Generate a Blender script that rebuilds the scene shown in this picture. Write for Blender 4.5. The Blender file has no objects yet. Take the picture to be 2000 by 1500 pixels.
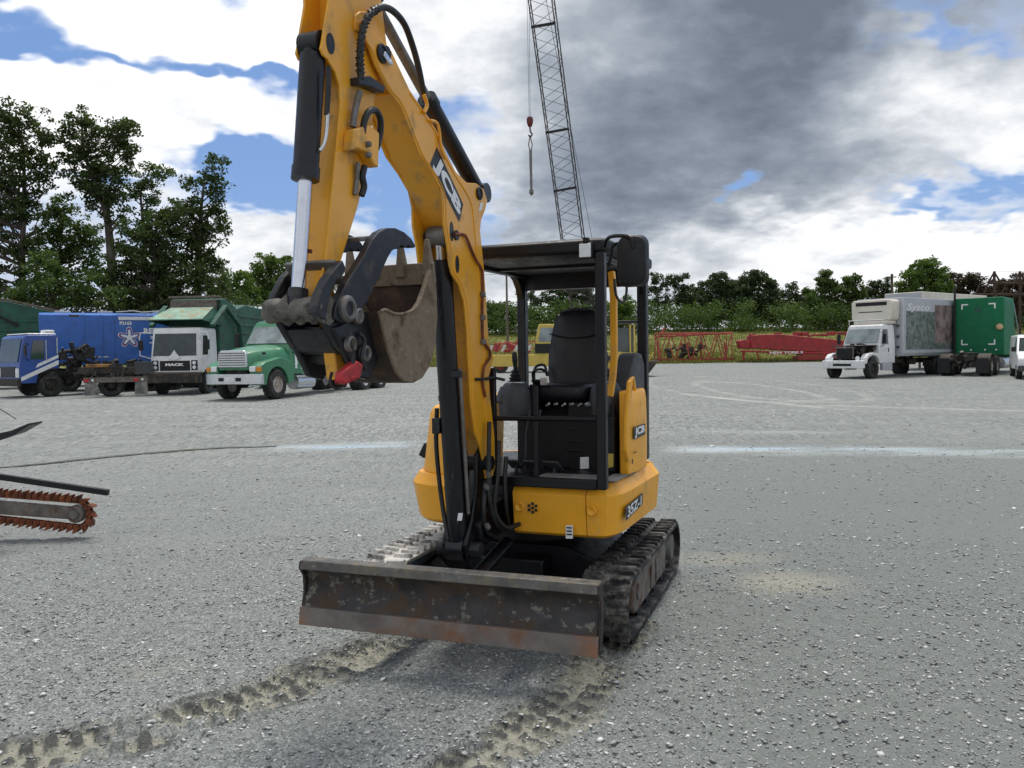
import bpy, bmesh, math, random
import numpy as np
from mathutils import Vector, Matrix, noise
PI = math.pi
rnd = random.Random(11)
sc = bpy.context.scene
COL = sc.collection

# ------------------------------------------------------------------ camera
F_PX, HOR, CAM_H, ROLL = 1632.0, 690.6, 1.706, -0.014
PITCH = math.atan((750 - HOR) / F_PX)
cam_d = bpy.data.cameras.new('camera'); cam = bpy.data.objects.new('camera', cam_d); COL.objects.link(cam)
cam_d.sensor_width = 36; cam_d.lens = F_PX / 2000 * 36
cam_d.clip_start = 0.05; cam_d.clip_end = 6000
cam.matrix_world = Matrix.Translation((0, 0, CAM_H)) @ Matrix.Rotation(PI / 2 - PITCH, 4, 'X') @ Matrix.Rotation(ROLL, 4, 'Z')
sc.camera = cam

# ------------------------------------------------------------------ exposure, sun
sc.view_settings.view_transform = 'Standard'; sc.view_settings.look = 'None'
sc.view_settings.exposure = 0.2; sc.view_settings.gamma = 1.0
SUN_EL, SUN_AZ = math.radians(71), math.radians(14)      # azimuth measured from +Y (ahead) towards +X
sd = bpy.data.lights.new('sun', 'SUN'); so = bpy.data.objects.new('sun', sd); COL.objects.link(so)
sd.energy = 2.5; sd.angle = math.radians(18); sd.color = (1, .95, .87)
sdir = Vector((math.sin(SUN_AZ) * math.cos(SUN_EL), math.cos(SUN_AZ) * math.cos(SUN_EL), math.sin(SUN_EL)))
so.rotation_euler = sdir.to_track_quat('Z', 'Y').to_euler(); so.location = (0, 0, 50)

# ------------------------------------------------------------------ world: Nishita sky with a layer of broken cloud
def ray(px, py):                                          # photograph pixel -> world direction
    X, Y = px - 1000, py - 750
    x = X * math.cos(ROLL) + Y * math.sin(ROLL); y = -X * math.sin(ROLL) + Y * math.cos(ROLL)
    return Vector((x / F_PX, math.cos(PITCH) - y / F_PX * math.sin(PITCH), -math.sin(PITCH) - y / F_PX * math.cos(PITCH)))
class NT:
    def __init__(s, tree): s.t = tree; s.n = tree.nodes; s.l = tree.links
    def node(s, typ, **kw):
        n = s.n.new(typ)
        for k, v in kw.items():
            if k.startswith('i_'):
                key = k[2:]; key = int(key) if key.isdigit() else key.replace('_', ' ')
                if hasattr(v, 'node') and hasattr(v, 'is_output'): s.l.new(v, n.inputs[key])
                else: n.inputs[key].default_value = v
            else: setattr(n, k, v)
        return n
    def math(s, op, a, b=None, c=None, clamp=False):
        n = s.n.new('ShaderNodeMath'); n.operation = op; n.use_clamp = clamp
        for i, v in enumerate((a, b, c)):
            if v is None: continue
            if hasattr(v, 'is_output'): s.l.new(v, n.inputs[i])
            else: n.inputs[i].default_value = v
        return n.outputs[0]
    def vmath(s, op, a, b=None, out=0):
        n = s.n.new('ShaderNodeVectorMath'); n.operation = op
        for i, v in enumerate((a, b)):
            if v is None: continue
            if hasattr(v, 'is_output'): s.l.new(v, n.inputs[i])
            else: n.inputs[i].default_value = v
        return n.outputs[out]
    def noise(s, vec, scale, detail=4, rough=.55, lac=2.0, dist=0, out=0, w=None):
        n = s.n.new('ShaderNodeTexNoise'); n.inputs['Scale'].default_value = scale; n.inputs['Detail'].default_value = detail
        n.inputs['Roughness'].default_value = rough; n.inputs['Lacunarity'].default_value = lac; n.inputs['Distortion'].default_value = dist
        if vec is not None: s.l.new(vec, n.inputs['Vector'])
        return n.outputs[out]
    def voronoi(s, vec, scale, feature='F1', out=0, rand=1):
        n = s.n.new('ShaderNodeTexVoronoi'); n.feature = feature; n.inputs['Scale'].default_value = scale; n.inputs['Randomness'].default_value = rand
        if vec is not None: s.l.new(vec, n.inputs['Vector'])
        return n.outputs[out]
    def remap(s, v, a, b, c=0, d=1, smooth=True):
        n = s.n.new('ShaderNodeMapRange'); n.interpolation_type = 'SMOOTHSTEP' if smooth else 'LINEAR'
        s.l.new(v, n.inputs[0])
        for i, x in enumerate((a, b, c, d)):
            if hasattr(x, 'is_output'): s.l.new(x, n.inputs[i + 1])
            else: n.inputs[i + 1].default_value = x
        return n.outputs[0]
    def mix(s, f, a, b, blend='MIX'):
        n = s.n.new('ShaderNodeMix'); n.data_type = 'RGBA'; n.blend_type = blend
        for i, v in ((0, f), (6, a), (7, b)):
            if hasattr(v, 'is_output'): s.l.new(v, n.inputs[i])
            elif i == 0: n.inputs[0].default_value = v
            else: n.inputs[i].default_value = (*v, 1) if len(v) == 3 else v
        return n.outputs[2]
    def ramp(s, v, stops):
        n = s.n.new('ShaderNodeValToRGB'); e = n.color_ramp.elements
        while len(e) < len(stops): e.new(.5)
        for el, (p, c) in zip(e, stops): el.position = p; el.color = (*c, 1) if len(c) == 3 else c
        s.l.new(v, n.inputs[0]); return n.outputs[0]

W = bpy.data.worlds.new('World'); sc.world = W; W.use_nodes = True
t = NT(W.node_tree); t.n.clear()
out = t.node('ShaderNodeOutputWorld'); bg = t.node('ShaderNodeBackground'); bg.inputs[1].default_value = 0.1
sky = t.node('ShaderNodeTexSky', sky_type='NISHITA', sun_disc=False, sun_elevation=SUN_EL, sun_rotation=SUN_AZ, altitude=200, air_density=1.0, dust_density=1.0, ozone_density=1.6)
dirv = t.node('ShaderNodeTexCoord').outputs['Generated']
sep = t.node('ShaderNodeSeparateXYZ'); t.l.new(dirv, sep.inputs[0])
# a flat cloud deck seen from below: far clouds crowd towards the horizon
zc = t.math('ADD', t.math('MAXIMUM', sep.outputs[2], 0.0), 0.30)
deck = t.node('ShaderNodeCombineXYZ')
t.l.new(t.math('DIVIDE', sep.outputs[0], zc), deck.inputs[0]); t.l.new(t.math('DIVIDE', sep.outputs[1], zc), deck.inputs[1])
dk = deck.outputs[0]
warp = t.vmath('SCALE', t.vmath('SUBTRACT', t.noise(dk, 1.6, 5, .6, out=1), (.5, .5, .5))); warp.node.inputs['Scale'].default_value = .34
wdir = t.vmath('ADD', dirv, warp)
def blobs(lst):                                            # sum of soft lobes of cloud round given sky directions
    tot = None
    for px, py, rx, ry, amp in lst:
        d = ray(px, py).normalized()
        right = Vector((d.y, -d.x, 0)).normalized(); up = right.cross(d)
        a = t.math('DIVIDE', t.vmath('DOT_PRODUCT', wdir, tuple(right), out=1), rx / F_PX)
        b = t.math('DIVIDE', t.math('SUBTRACT', t.vmath('DOT_PRODUCT', wdir, tuple(up), out=1), 0.0), ry / F_PX)
        q = t.math('ADD', t.math('MULTIPLY', a, a), t.math('MULTIPLY', b, b))
        front = t.math('GREATER_THAN', t.vmath('DOT_PRODUCT', dirv, tuple(d), out=1), 0.0)
        g = t.math('MULTIPLY', t.math('POWER', 2.718, t.math('MULTIPLY', q, -1.0)), t.math('MULTIPLY', front, amp))
        tot = g if tot is None else t.math('ADD', tot, g)
    return tot
SKY_COVER = [(160, 190, 330, 170, .40), (450, 240, 200, 80, .42), (330, 40, 300, 50, .35), (780, 30, 300, 100, .40), (1120, 330, 330, 330, .5), (1500, 180, 420, 260, .6),
    (1700, 320, 200, 120, .35), (1350, 560, 700, 70, .38), (1800, 480, 300, 60, .3), (560, 480, 150, 110, .35), (1900, 160, 160, 60, .25),
    (1050, 60, 300, 150, .3),
    (430, 128, 260, 16, -.55), (90, 105, 140, 20, -.4), (560, 345, 120, 60, -.75), (540, 170, 60, 30, -.35), (470, 330, 120, 26, -.35), (930, 215, 110, 70, -.55), (960, 430, 90, 60, -.45), (1412, 408, 46, 34, -.7), (1930, 320, 200, 30, -.5), (1850, 395, 220, 22, -.5),
    (1760, 105, 130, 26, -.42), (1930, 100, 90, 20, -.35), (775, 350, 60, 110, -.6), (470, 420, 90, 30, -.3), (840, 200, 60, 40, -.3), (1330, 330, 40, 20, -.2), (60, 50, 160, 22, -.5), (250, 345, 90, 26, -.35)]
SKY_DARK = [(1430, 180, 280, 210, .52), (1210, 410, 220, 110, .32), (1480, 260, 200, 90, .12), (1330, 560, 140, 60, .12), (1750, 60, 330, 60, .34), (1050, 140, 190, 150, .2), (1560, 410, 150, 60, .28), (1130, 60, 130, 70, .1),
    (180, 190, 420, 230, -.30), (560, 50, 300, 120, -.22), (1780, 220, 190, 100, -.26), (1650, 495, 420, 60, -.28), (985, 170, 110, 200, -.22), (1180, 90, 60, 50, -.2)]
behind = t.math('ADD', t.remap(sep.outputs[1], .45, -.2, 0, .34), t.remap(sep.outputs[2], .45, .8, 0, .25))  # extra cloud out of view, added to whiten the light from the sky
n1 = t.noise(dk, 1.5, 9, .56, dist=.35); n2 = t.noise(dk, 4.2, 8, .6, dist=.2); n3 = t.noise(dk, .75, 8, .55); n4 = t.noise(dk, 11.0, 7, .62)
cover = t.math('ADD', t.math('ADD', t.math('MULTIPLY', n1, .9), t.math('ADD', t.math('MULTIPLY', n2, .50), t.math('MULTIPLY', t.math('SUBTRACT', n4, .5), .46))), t.math('ADD', t.math('ADD', blobs(SKY_COVER), behind), -.28))
alpha = t.remap(cover, .30, .74)
shade = t.math('ADD', t.math('ADD', t.math('MULTIPLY', t.math('SUBTRACT', n3, .5), .8), t.math('ADD', t.math('MULTIPLY', t.math('SUBTRACT', n2, .5), .66), t.math('MULTIPLY', t.math('SUBTRACT', n4, .5), .42))), blobs(SKY_DARK))
dark = t.remap(t.math('ADD', shade, t.math('MULTIPLY', alpha, .12)), -.20, .80, smooth=False)
cloud = t.ramp(dark, [(0, (10.8, 10.8, 10.8)), (.16, (8.6, 8.75, 8.9)), (.36, (5.6, 5.9, 6.35)), (.56, (3.5, 3.9, 4.45)), (.78, (2.25, 2.62, 3.2)), (1, (1.45, 1.75, 2.25))])
blue = t.mix(.6, sky.outputs[0], (1.5, 3.0, 6.6))
skyc = t.mix(alpha, blue, cloud)
t.l.new(skyc, bg.inputs[0]); t.l.new(bg.outputs[0], out.inputs[0])

# ------------------------------------------------------------------ placing: a pixel plus a known plane gives a point
CAM = Vector((0, 0, CAM_H))
MC, YAW_U, YAW_T = Vector((0.145, 5.873, 0)), 0.40, 0.347
def ax(yw): return Vector((math.cos(yw), -math.sin(yw), 0)), Vector((-math.sin(yw), -math.cos(yw), 0))
AR, AF = ax(YAW_U)
def loc(w): q = w - MC; return (q.dot(AR), q.dot(AF), q.z)
def onR(px, py, r): d = ray(px, py); return loc(CAM + d * ((r + MC.dot(AR)) / d.dot(AR)))
def onU(px, py, u): d = ray(px, py); return loc(CAM + d * ((u + MC.dot(AF)) / d.dot(AF)))
def at(px, py, Y): d = ray(px, py); return CAM + d * (Y / d.y)
def gz(x, y):                                              # height of the terrain, far field
    d = y
    if d < 30: z = 0.0
    elif d < 75: z = .55 * ((d - 30) / 45)
    elif d < 135: z = .55 + 4.7 * ((d - 75) / 60)
    else: z = 5.25 + .01 * (min(d, 400) - 135)
    return z
def ground_at(px, Y): p = at(px, 700, Y); return Vector((p.x, p.y, gz(p.x, p.y)))

# ------------------------------------------------------------------ materials
def mat(name, c, rough=.5, metal=0, var=.12, vs=5, bump=0, bs=40, dirt=None, da=.5, ds=3, dz=None, coat=0, spec=.5, stretch=None, wear=None, emit=None):
    m = bpy.data.materials.new(name); m.use_nodes = True; t = NT(m.node_tree); b = t.n['Principled BSDF']
    tc = t.node('ShaderNodeTexCoord').outputs['Object']
    if stretch: mp = t.node('ShaderNodeMapping'); t.l.new(tc, mp.inputs[0]); mp.inputs['Scale'].default_value = stretch; tc2 = mp.outputs[0]
    else: tc2 = tc
    n = t.noise(tc2, vs, 6, .6)
    lo = tuple(x * (1 - var) for x in c); hi = tuple(min(1, x * (1 + var)) for x in c)
    col = t.mix(t.remap(n, .3, .7), lo, hi)
    r = t.remap(t.noise(tc, vs * 2.3, 4, .6), .3, .7, max(.02, rough - .08), min(1, rough + .1))
    if dirt:
        dn = t.noise(tc2, ds, 9, .68)
        f = t.remap(dn, 1 - da - .1, 1 - da + .14)
        if dz:                                             # splashed mud reaches only so high
            sp = t.node('ShaderNodeSeparateXYZ'); t.l.new(tc, sp.inputs[0])
            f = t.math('MULTIPLY', f, t.remap(sp.outputs[2], dz[0], dz[1], 1, 0))
        col = t.mix(f, col, dirt); r = t.mix(f, t.node('ShaderNodeCombineXYZ', i_0=r, i_1=r, i_2=r).outputs[0], (.9, .9, .9))
    if wear:
        wn = t.noise(tc, wear[1], 8, .7); col = t.mix(t.remap(wn, wear[2], wear[2] + .05), col, wear[0])
    t.l.new(col, b.inputs['Base Color']); t.l.new(r, b.inputs['Roughness'])
    b.inputs['Metallic'].default_value = metal; b.inputs['Coat Weight'].default_value = coat; b.inputs['Specular IOR Level'].default_value = spec
    b.inputs['Coat Roughness'].default_value = .12
    if bump:
        bn = t.node('ShaderNodeBump', i_Strength=bump, i_Distance=.01); t.l.new(t.noise(tc2, bs, 8, .65), bn.inputs['Height']); t.l.new(bn.outputs[0], b.inputs['Normal'])
    return m
YEL = (.83, .385, .018)
M = {}
M['yellow'] = mat('yellow_paint', YEL, .38, var=.08, vs=3, coat=.2, dirt=(.40, .25, .10), da=.40, ds=6, bump=.05, bs=9, wear=((.10, .07, .04), 34, .715))
M['yellow_side'] = mat('yellow_plastic', (.86, .40, .020), .42, var=.05, vs=4, dirt=(.50, .33, .14), da=.37, ds=7, bump=.05, bs=14, wear=((.25, .17, .08), 40, .735))
M['black'] = mat('black_paint', (.004, .0042, .0065), .40, var=.3, vs=7, spec=.4, dirt=(.05, .045, .04), da=.30, ds=14, bump=.05, bs=25)
M['black_plastic'] = mat('black_plastic', (.006, .006, .0075), .5, var=.2, vs=9, bump=.08, bs=120, spec=.4, dirt=(.03, .028, .026), da=.26, ds=6)
M['cyl_black'] = mat('worn_black_cylinder', (.005, .0055, .009), .36, var=.4, vs=10, spec=.45, dirt=(.10, .085, .07), da=.33, ds=30, stretch=(1, 1, .25), bump=.06, bs=30)
M['rubber'] = mat('dusty_rubber', (.022, .022, .024), .85, var=.3, vs=6, dirt=(.16, .15, .14), da=.5, ds=5, bump=.35, bs=30)
M['rubber_mud'] = mat('dried_mud_rubber', (.014, .014, .015), .8, var=.3, vs=8, spec=.35, dirt=(.19, .18, .165), da=.46, ds=7, bump=.5, bs=40)
M['track_white'] = mat('chalky_mud_rubber', (.03, .03, .03), .9, var=.3, vs=8, dirt=(.60, .59, .56), da=.56, ds=7, bump=.5, bs=40)
M['hose'] = mat('hose_rubber', (.013, .013, .014), .5, var=.3, vs=12, bump=.1, bs=90, dirt=(.08, .07, .06), da=.3, ds=20)
M['chrome'] = mat('chrome_rod', (.62, .64, .70), .2, 1, var=.06, vs=20)
M['steel'] = mat('worn_steel', (.17, .165, .16), .5, .5, var=.3, vs=7, bump=.15, bs=30, dirt=(.16, .12, .085), da=.42, ds=8)
M['dark_steel'] = mat('scuffed_dark_steel', (.016, .0175, .023), .42, .25, var=.3, vs=9, bump=.2, bs=25, dirt=(.12, .105, .09), da=.38, ds=10, wear=((.4, .4, .4), 26, .70))
M['blade'] = mat('blade_steel', (.026, .025, .027), .48, .25, var=.5, vs=5, bump=.25, bs=22, dirt=(.085, .055, .034), da=.48, ds=7, wear=((.15, .14, .12), 13, .57))
M['blade_lip'] = mat('blade_lip_steel', (.115, .11, .105), .5, .4, var=.35, vs=9, bump=.2, bs=30, dirt=(.21, .18, .125), da=.45, ds=12, wear=((.33, .31, .27), 24, .62))
M['blade_edge'] = mat('rusty_cutting_edge', (.16, .145, .135), .5, .4, var=.25, vs=6, bump=.2, bs=26, dirt=(.25, .10, .035), da=.40, ds=2.2)
M['bucket'] = mat('bucket_steel', (.235, .18, .125), .75, .05, var=.35, vs=7, bump=.5, bs=20, dirt=(.075, .05, .035), da=.47, ds=7, wear=((.30, .26, .21), 20, .60))
M['bucket_in'] = mat('rusty_bucket_interior', (.075, .04, .026), .85, 0, var=.5, vs=7, bump=.5, bs=22, dirt=(.035, .026, .02), da=.5, ds=8)
M['mud'] = mat('caked_mud', (.155, .145, .13), .95, var=.3, vs=14, bump=.9, bs=24, dirt=(.05, .045, .04), da=.45, ds=16)
M['red'] = mat('red_paint', (.46, .022, .03), .5, var=.2, vs=12, dirt=(.15, .05, .05), da=.4, ds=10)
M['white'] = mat('white_paint', (.72, .73, .74), .4, var=.05, vs=3, coat=.2, dirt=(.42, .40, .36), da=.38, ds=4)
M['white_decal'] = mat('white_decal', (.78, .79, .80), .5, var=.06, vs=30)
M['black_decal'] = mat('black_decal', (.012, .012, .013), .45, var=.1, vs=30)
M['grey_plastic'] = mat('grey_plastic', (.045, .048, .052), .55, var=.12, vs=9, bump=.06, bs=120, dirt=(.15, .14, .13), da=.3, ds=6)
M['vinyl'] = mat('black_vinyl', (.006, .006, .010), .46, var=.12, vs=6, bump=.1, bs=160)
M['tread_mat'] = mat('grey_step_mat', (.16, .16, .16), .8, var=.2, vs=10, bump=.4, bs=60, dirt=(.28, .26, .23), da=.45, ds=8)
M['lens'] = mat('lamp_lens', (.75, .78, .8), .15, var=.05, vs=30)
M['rust'] = mat('orange_rust', (.21, .062, .024), .85, var=.4, vs=9, bump=.5, bs=28, dirt=(.085, .03, .016), da=.48, ds=12)
M['grey_steel'] = mat('grey_weathered_steel', (.16, .145, .13), .7, .3, var=.3, vs=8, bump=.2, bs=25, dirt=(.12, .06, .03), da=.45, ds=7)
M['alu'] = mat('brushed_aluminium', (.62, .64, .66), .34, .85, var=.1, vs=12)
def rusty_ends(m, x0, x1, c):
    t = NT(m.node_tree); b = t.n['Principled BSDF']; src = b.inputs['Base Color'].links[0].from_socket; tc = t.node('ShaderNodeTexCoord').outputs['Object']; sp = t.node('ShaderNodeSeparateXYZ'); t.l.new(tc, sp.inputs[0])
    f = t.math('ADD', t.math('MAXIMUM', t.math('MULTIPLY_ADD', sp.outputs[0], -1.0, .02), t.math('ADD', sp.outputs[0], -.13)), t.math('MULTIPLY', t.math('SUBTRACT', t.noise(tc, 5, 7, .65), .5), .55))
    t.l.new(t.mix(t.remap(f, x0, x1), src, c), b.inputs['Base Color'])
rusty_ends(M['blade_edge'], .66, .95, (.33, .125, .045))
def glass(name, c, rough=.06):
    m = bpy.data.materials.new(name); m.use_nodes = True; t = NT(m.node_tree); b = t.n['Principled BSDF']
    tc = t.node('ShaderNodeTexCoord').outputs['Object']
    t.l.new(t.mix(t.remap(t.noise(tc, 1.6, 5, .6), .35, .65), tuple(x * .7 for x in c), tuple(x * 1.3 for x in c)), b.inputs['Base Color'])
    b.inputs['Roughness'].default_value = rough; b.inputs['Specular IOR Level'].default_value = .8
    return m
M['glass'] = glass('dark_window_glass', (.03, .045, .045)); M['glass_pale'] = glass('sky_painted_windscreen_glass', (.20, .24, .25), .12)  # pale windscreens: reflected sky is painted into the base colour

# ------------------------------------------------------------------ mesh builder
def ident(p): return Vector(p)
def VM(p): return Vector((p[0], -p[1], p[2]))              # machine (right, forward, up) -> local of the machine's root
def VT(p):                                                 # undercarriage, turned a little under the house
    a = YAW_U - YAW_T; R, Fv = ax(YAW_T); w = R * p[0] + Fv * p[1]
    return Vector((w.dot(AR), -w.dot(AF), p[2]))
class MB:
    def __init__(s, mp=ident): s.b = bmesh.new(); s.mp = mp
    def vs(s, pts): return [s.b.verts.new(s.mp(p)) for p in pts]
    def face(s, v):
        try: return s.b.faces.new(v)
        except ValueError: return None
    def poly(s, pts): return s.face(s.vs(pts))
    def box(s, c, d, rot=None, taper=1.0):
        h = [x / 2 for x in d]; pts = []
        for z in (-1, 1):
            k = taper if z > 0 else 1
            for x, y in ((-1, -1), (1, -1), (1, 1), (-1, 1)):
                v = Vector((x * h[0] * k, y * h[1] * k, z * h[2]))
                if rot is not None: v = rot @ v
                pts.append(v + Vector(c))
        v = s.vs(pts)
        for f in ((0, 3, 2, 1), (4, 5, 6, 7), (0, 1, 5, 4), (1, 2, 6, 5), (2, 3, 7, 6), (3, 0, 4, 7)): s.face([v[i] for i in f])
        return s
    def span(s, a, b): return s.box([(x + y) / 2 for x, y in zip(a, b)], [abs(y - x) for x, y in zip(a, b)])
    def prism(s, poly, axis, a, b):
        def pt(p, k): return {'x': (k, p[0], p[1]), 'y': (p[0], k, p[1]), 'z': (p[0], p[1], k)}[axis]
        A = s.vs([pt(p, a) for p in poly]); B = s.vs([pt(p, b) for p in poly]); n = len(poly)
        s.face(A[::-1]); s.face(B)
        for i in range(n): s.face([A[i], A[(i + 1) % n], B[(i + 1) % n], B[i]])
        return s
    def loft(s, rings, close=True, caps=True):
        R = [s.vs(r) for r in rings]; n = len(R[0])
        for a, b in zip(R, R[1:]):
            for i in range(n if close else n - 1): s.face([a[i], a[(i + 1) % n], b[(i + 1) % n], b[i]])
        if caps and close: s.face(R[0][::-1]); s.face(R[-1])
        return s
    def cyl(s, p0, p1, r0, r1=None, seg=16):
        return s.tube([p0, p1], [r0, r0 if r1 is None else r1], seg)
    def tube(s, pts, r, seg=8, closed=False, caps=True):
        pts = [Vector(p) for p in pts]; n = len(pts); rings = []; prev = None
        for i, p in enumerate(pts):
            if closed: d = pts[(i + 1) % n] - pts[i - 1]
            else: d = pts[min(i + 1, n - 1)] - pts[max(i - 1, 0)]
            d.normalize()
            if prev is None:
                a = Vector((0, 0, 1)) if abs(d.z) < .9 else Vector((1, 0, 0)); x = a.cross(d).normalized()
            else:
                x = prev - d * prev.dot(d); x.normalize()
            prev = x; y = d.cross(x); rr = r[i] if isinstance(r, (list, tuple)) else r
            rings.append([p + (x * math.cos(2 * PI * k / seg) + y * math.sin(2 * PI * k / seg)) * rr for k in range(seg)])
        if closed: rings.append(rings[0]); s.loft(rings, caps=False)
        else: s.loft(rings, caps=caps)
        return s
    def lathe(s, prof, o, d, seg=28, closed=False):         # prof = [(radius, along)], round axis d through o
        d = Vector(d).normalized(); a = Vector((0, 0, 1)) if abs(d.z) < .9 else Vector((1, 0, 0)); x = a.cross(d).normalized(); y = d.cross(x); o = Vector(o)
        rings = [[o + d * h + (x * math.cos(2 * PI * k / seg) + y * math.sin(2 * PI * k / seg)) * max(r, 1e-4) for k in range(seg)] for r, h in prof]
        if closed: rings.append(rings[0])
        s.loft(rings, caps=not closed); return s
    def strip(s, pts, w, up=(0, 0, 1), th=.02):             # flat bar along a path
        pts = [Vector(p) for p in pts]; rings = []
        for i, p in enumerate(pts):
            d = (pts[min(i + 1, len(pts) - 1)] - pts[max(i - 1, 0)]).normalized(); x = d.cross(Vector(up)).normalized(); y = x.cross(d)
            rings.append([p + x * w / 2 + y * th / 2, p - x * w / 2 + y * th / 2, p - x * w / 2 - y * th / 2, p + x * w / 2 - y * th / 2])
        return s.loft(rings)
    def build(s, name, m, parent=None, bevel=0, seg=2, ang=38, smooth=True, weld=True):
        if weld: bmesh.ops.remove_doubles(s.b, verts=s.b.verts, dist=1e-5)
        bmesh.ops.recalc_face_normals(s.b, faces=s.b.faces)
        if smooth:
            for f in s.b.faces: f.smooth = True
            for e in s.b.edges:
                if len(e.link_faces) == 2: e.smooth = e.calc_face_angle(0) < math.radians(ang)
        me = bpy.data.meshes.new(name); s.b.to_mesh(me); s.b.free()
        for mm in (m if isinstance(m, (list, tuple)) else [m]): me.materials.append(mm)
        o = bpy.data.objects.new(name, me); COL.objects.link(o)
        if parent is not None: o.parent = parent
        if bevel:
            bv = o.modifiers.new('bevel', 'BEVEL'); bv.width = bevel; bv.segments = seg; bv.limit_method = 'ANGLE'; bv.angle_limit = math.radians(35)
        return o
def tag(o, label=None, cat=None, group=None, kind=None):
    if label: o['label'] = label
    if cat: o['category'] = cat
    if group: o['group'] = group
    if kind: o['kind'] = kind
    return o
def thing(name, label, cat, p=(0, 0, 0), rz=0, group=None, s=1):
    o = bpy.data.objects.new(name, None); COL.objects.link(o); o.location = p; o.rotation_euler = (0, 0, rz); o.scale = (s, s, s); o.empty_display_size = .3
    return tag(o, label, cat, group)
def circ(cx, cy, r, n=14, a0=0, a1=2 * PI): return [(cx + r * math.cos(a0 + (a1 - a0) * i / (n if a1 - a0 >= 2 * PI - .01 else n - 1)), cy + r * math.sin(a0 + (a1 - a0) * i / (n if a1 - a0 >= 2 * PI - .01 else n - 1))) for i in range(n)]
def spline(pts, n=8):                                       # Catmull-Rom through points
    P = [Vector(p) for p in pts]; P = [P[0] * 2 - P[1]] + P + [P[-1] * 2 - P[-2]]; o = []
    for i in range(1, len(P) - 2):
        for k in range(n):
            u = k / n; a, b, c, d = P[i - 1:i + 3]
            o.append(.5 * ((2 * b) + (c - a) * u + (2 * a - 5 * b + 4 * c - d) * u * u + (3 * b - a - 3 * c + d) * u ** 3))
    o.append(P[-2]); return o
def text_verts(s, shear=0, bold=.0):
    cu = bpy.data.curves.new('lettering', 'FONT'); cu.body = s; cu.size = 1; cu.offset = bold; cu.shear = shear; cu.resolution_u = 3
    ob = bpy.data.objects.new('lettering', cu); COL.objects.link(ob)
    dg = bpy.context.evaluated_depsgraph_get(); me = bpy.data.meshes.new_from_object(ob.evaluated_get(dg))
    v = [x.co.copy() for x in me.vertices]; f = [list(p.vertices) for p in me.polygons]
    bpy.data.objects.remove(ob); bpy.data.curves.remove(cu); bpy.data.meshes.remove(me)
    x0, x1 = min(p.x for p in v), max(p.x for p in v); y0, y1 = min(p.y for p in v), max(p.y for p in v)
    return [((p.x - x0) / (x1 - x0), (p.y - y0) / (y1 - y0)) for p in v], f
def lettering(s, q, m, parent, name='lettering', mp=ident, off=(0, 0, 0), shear=0, bold=.02):   # q: lower-left, lower-right, upper-right, upper-left
    q = [Vector(x) + Vector(off) for x in q]; v, f = text_verts(s, shear, bold); b = MB(mp)
    vv = b.vs([q[0] * (1 - x) * (1 - y) + q[1] * x * (1 - y) + q[2] * x * y + q[3] * (1 - x) * y for x, y in v])
    for fc in f: b.face([vv[i] for i in fc])
    return b.build(name, m, parent, smooth=False, weld=False)
def copy_tree(o, parent=None):
    c = o.copy(); COL.objects.link(c)
    if parent is not None: c.parent = parent
    for ch in [x for x in COL.objects if x.parent == o]: copy_tree(ch, c)
    return c
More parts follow.
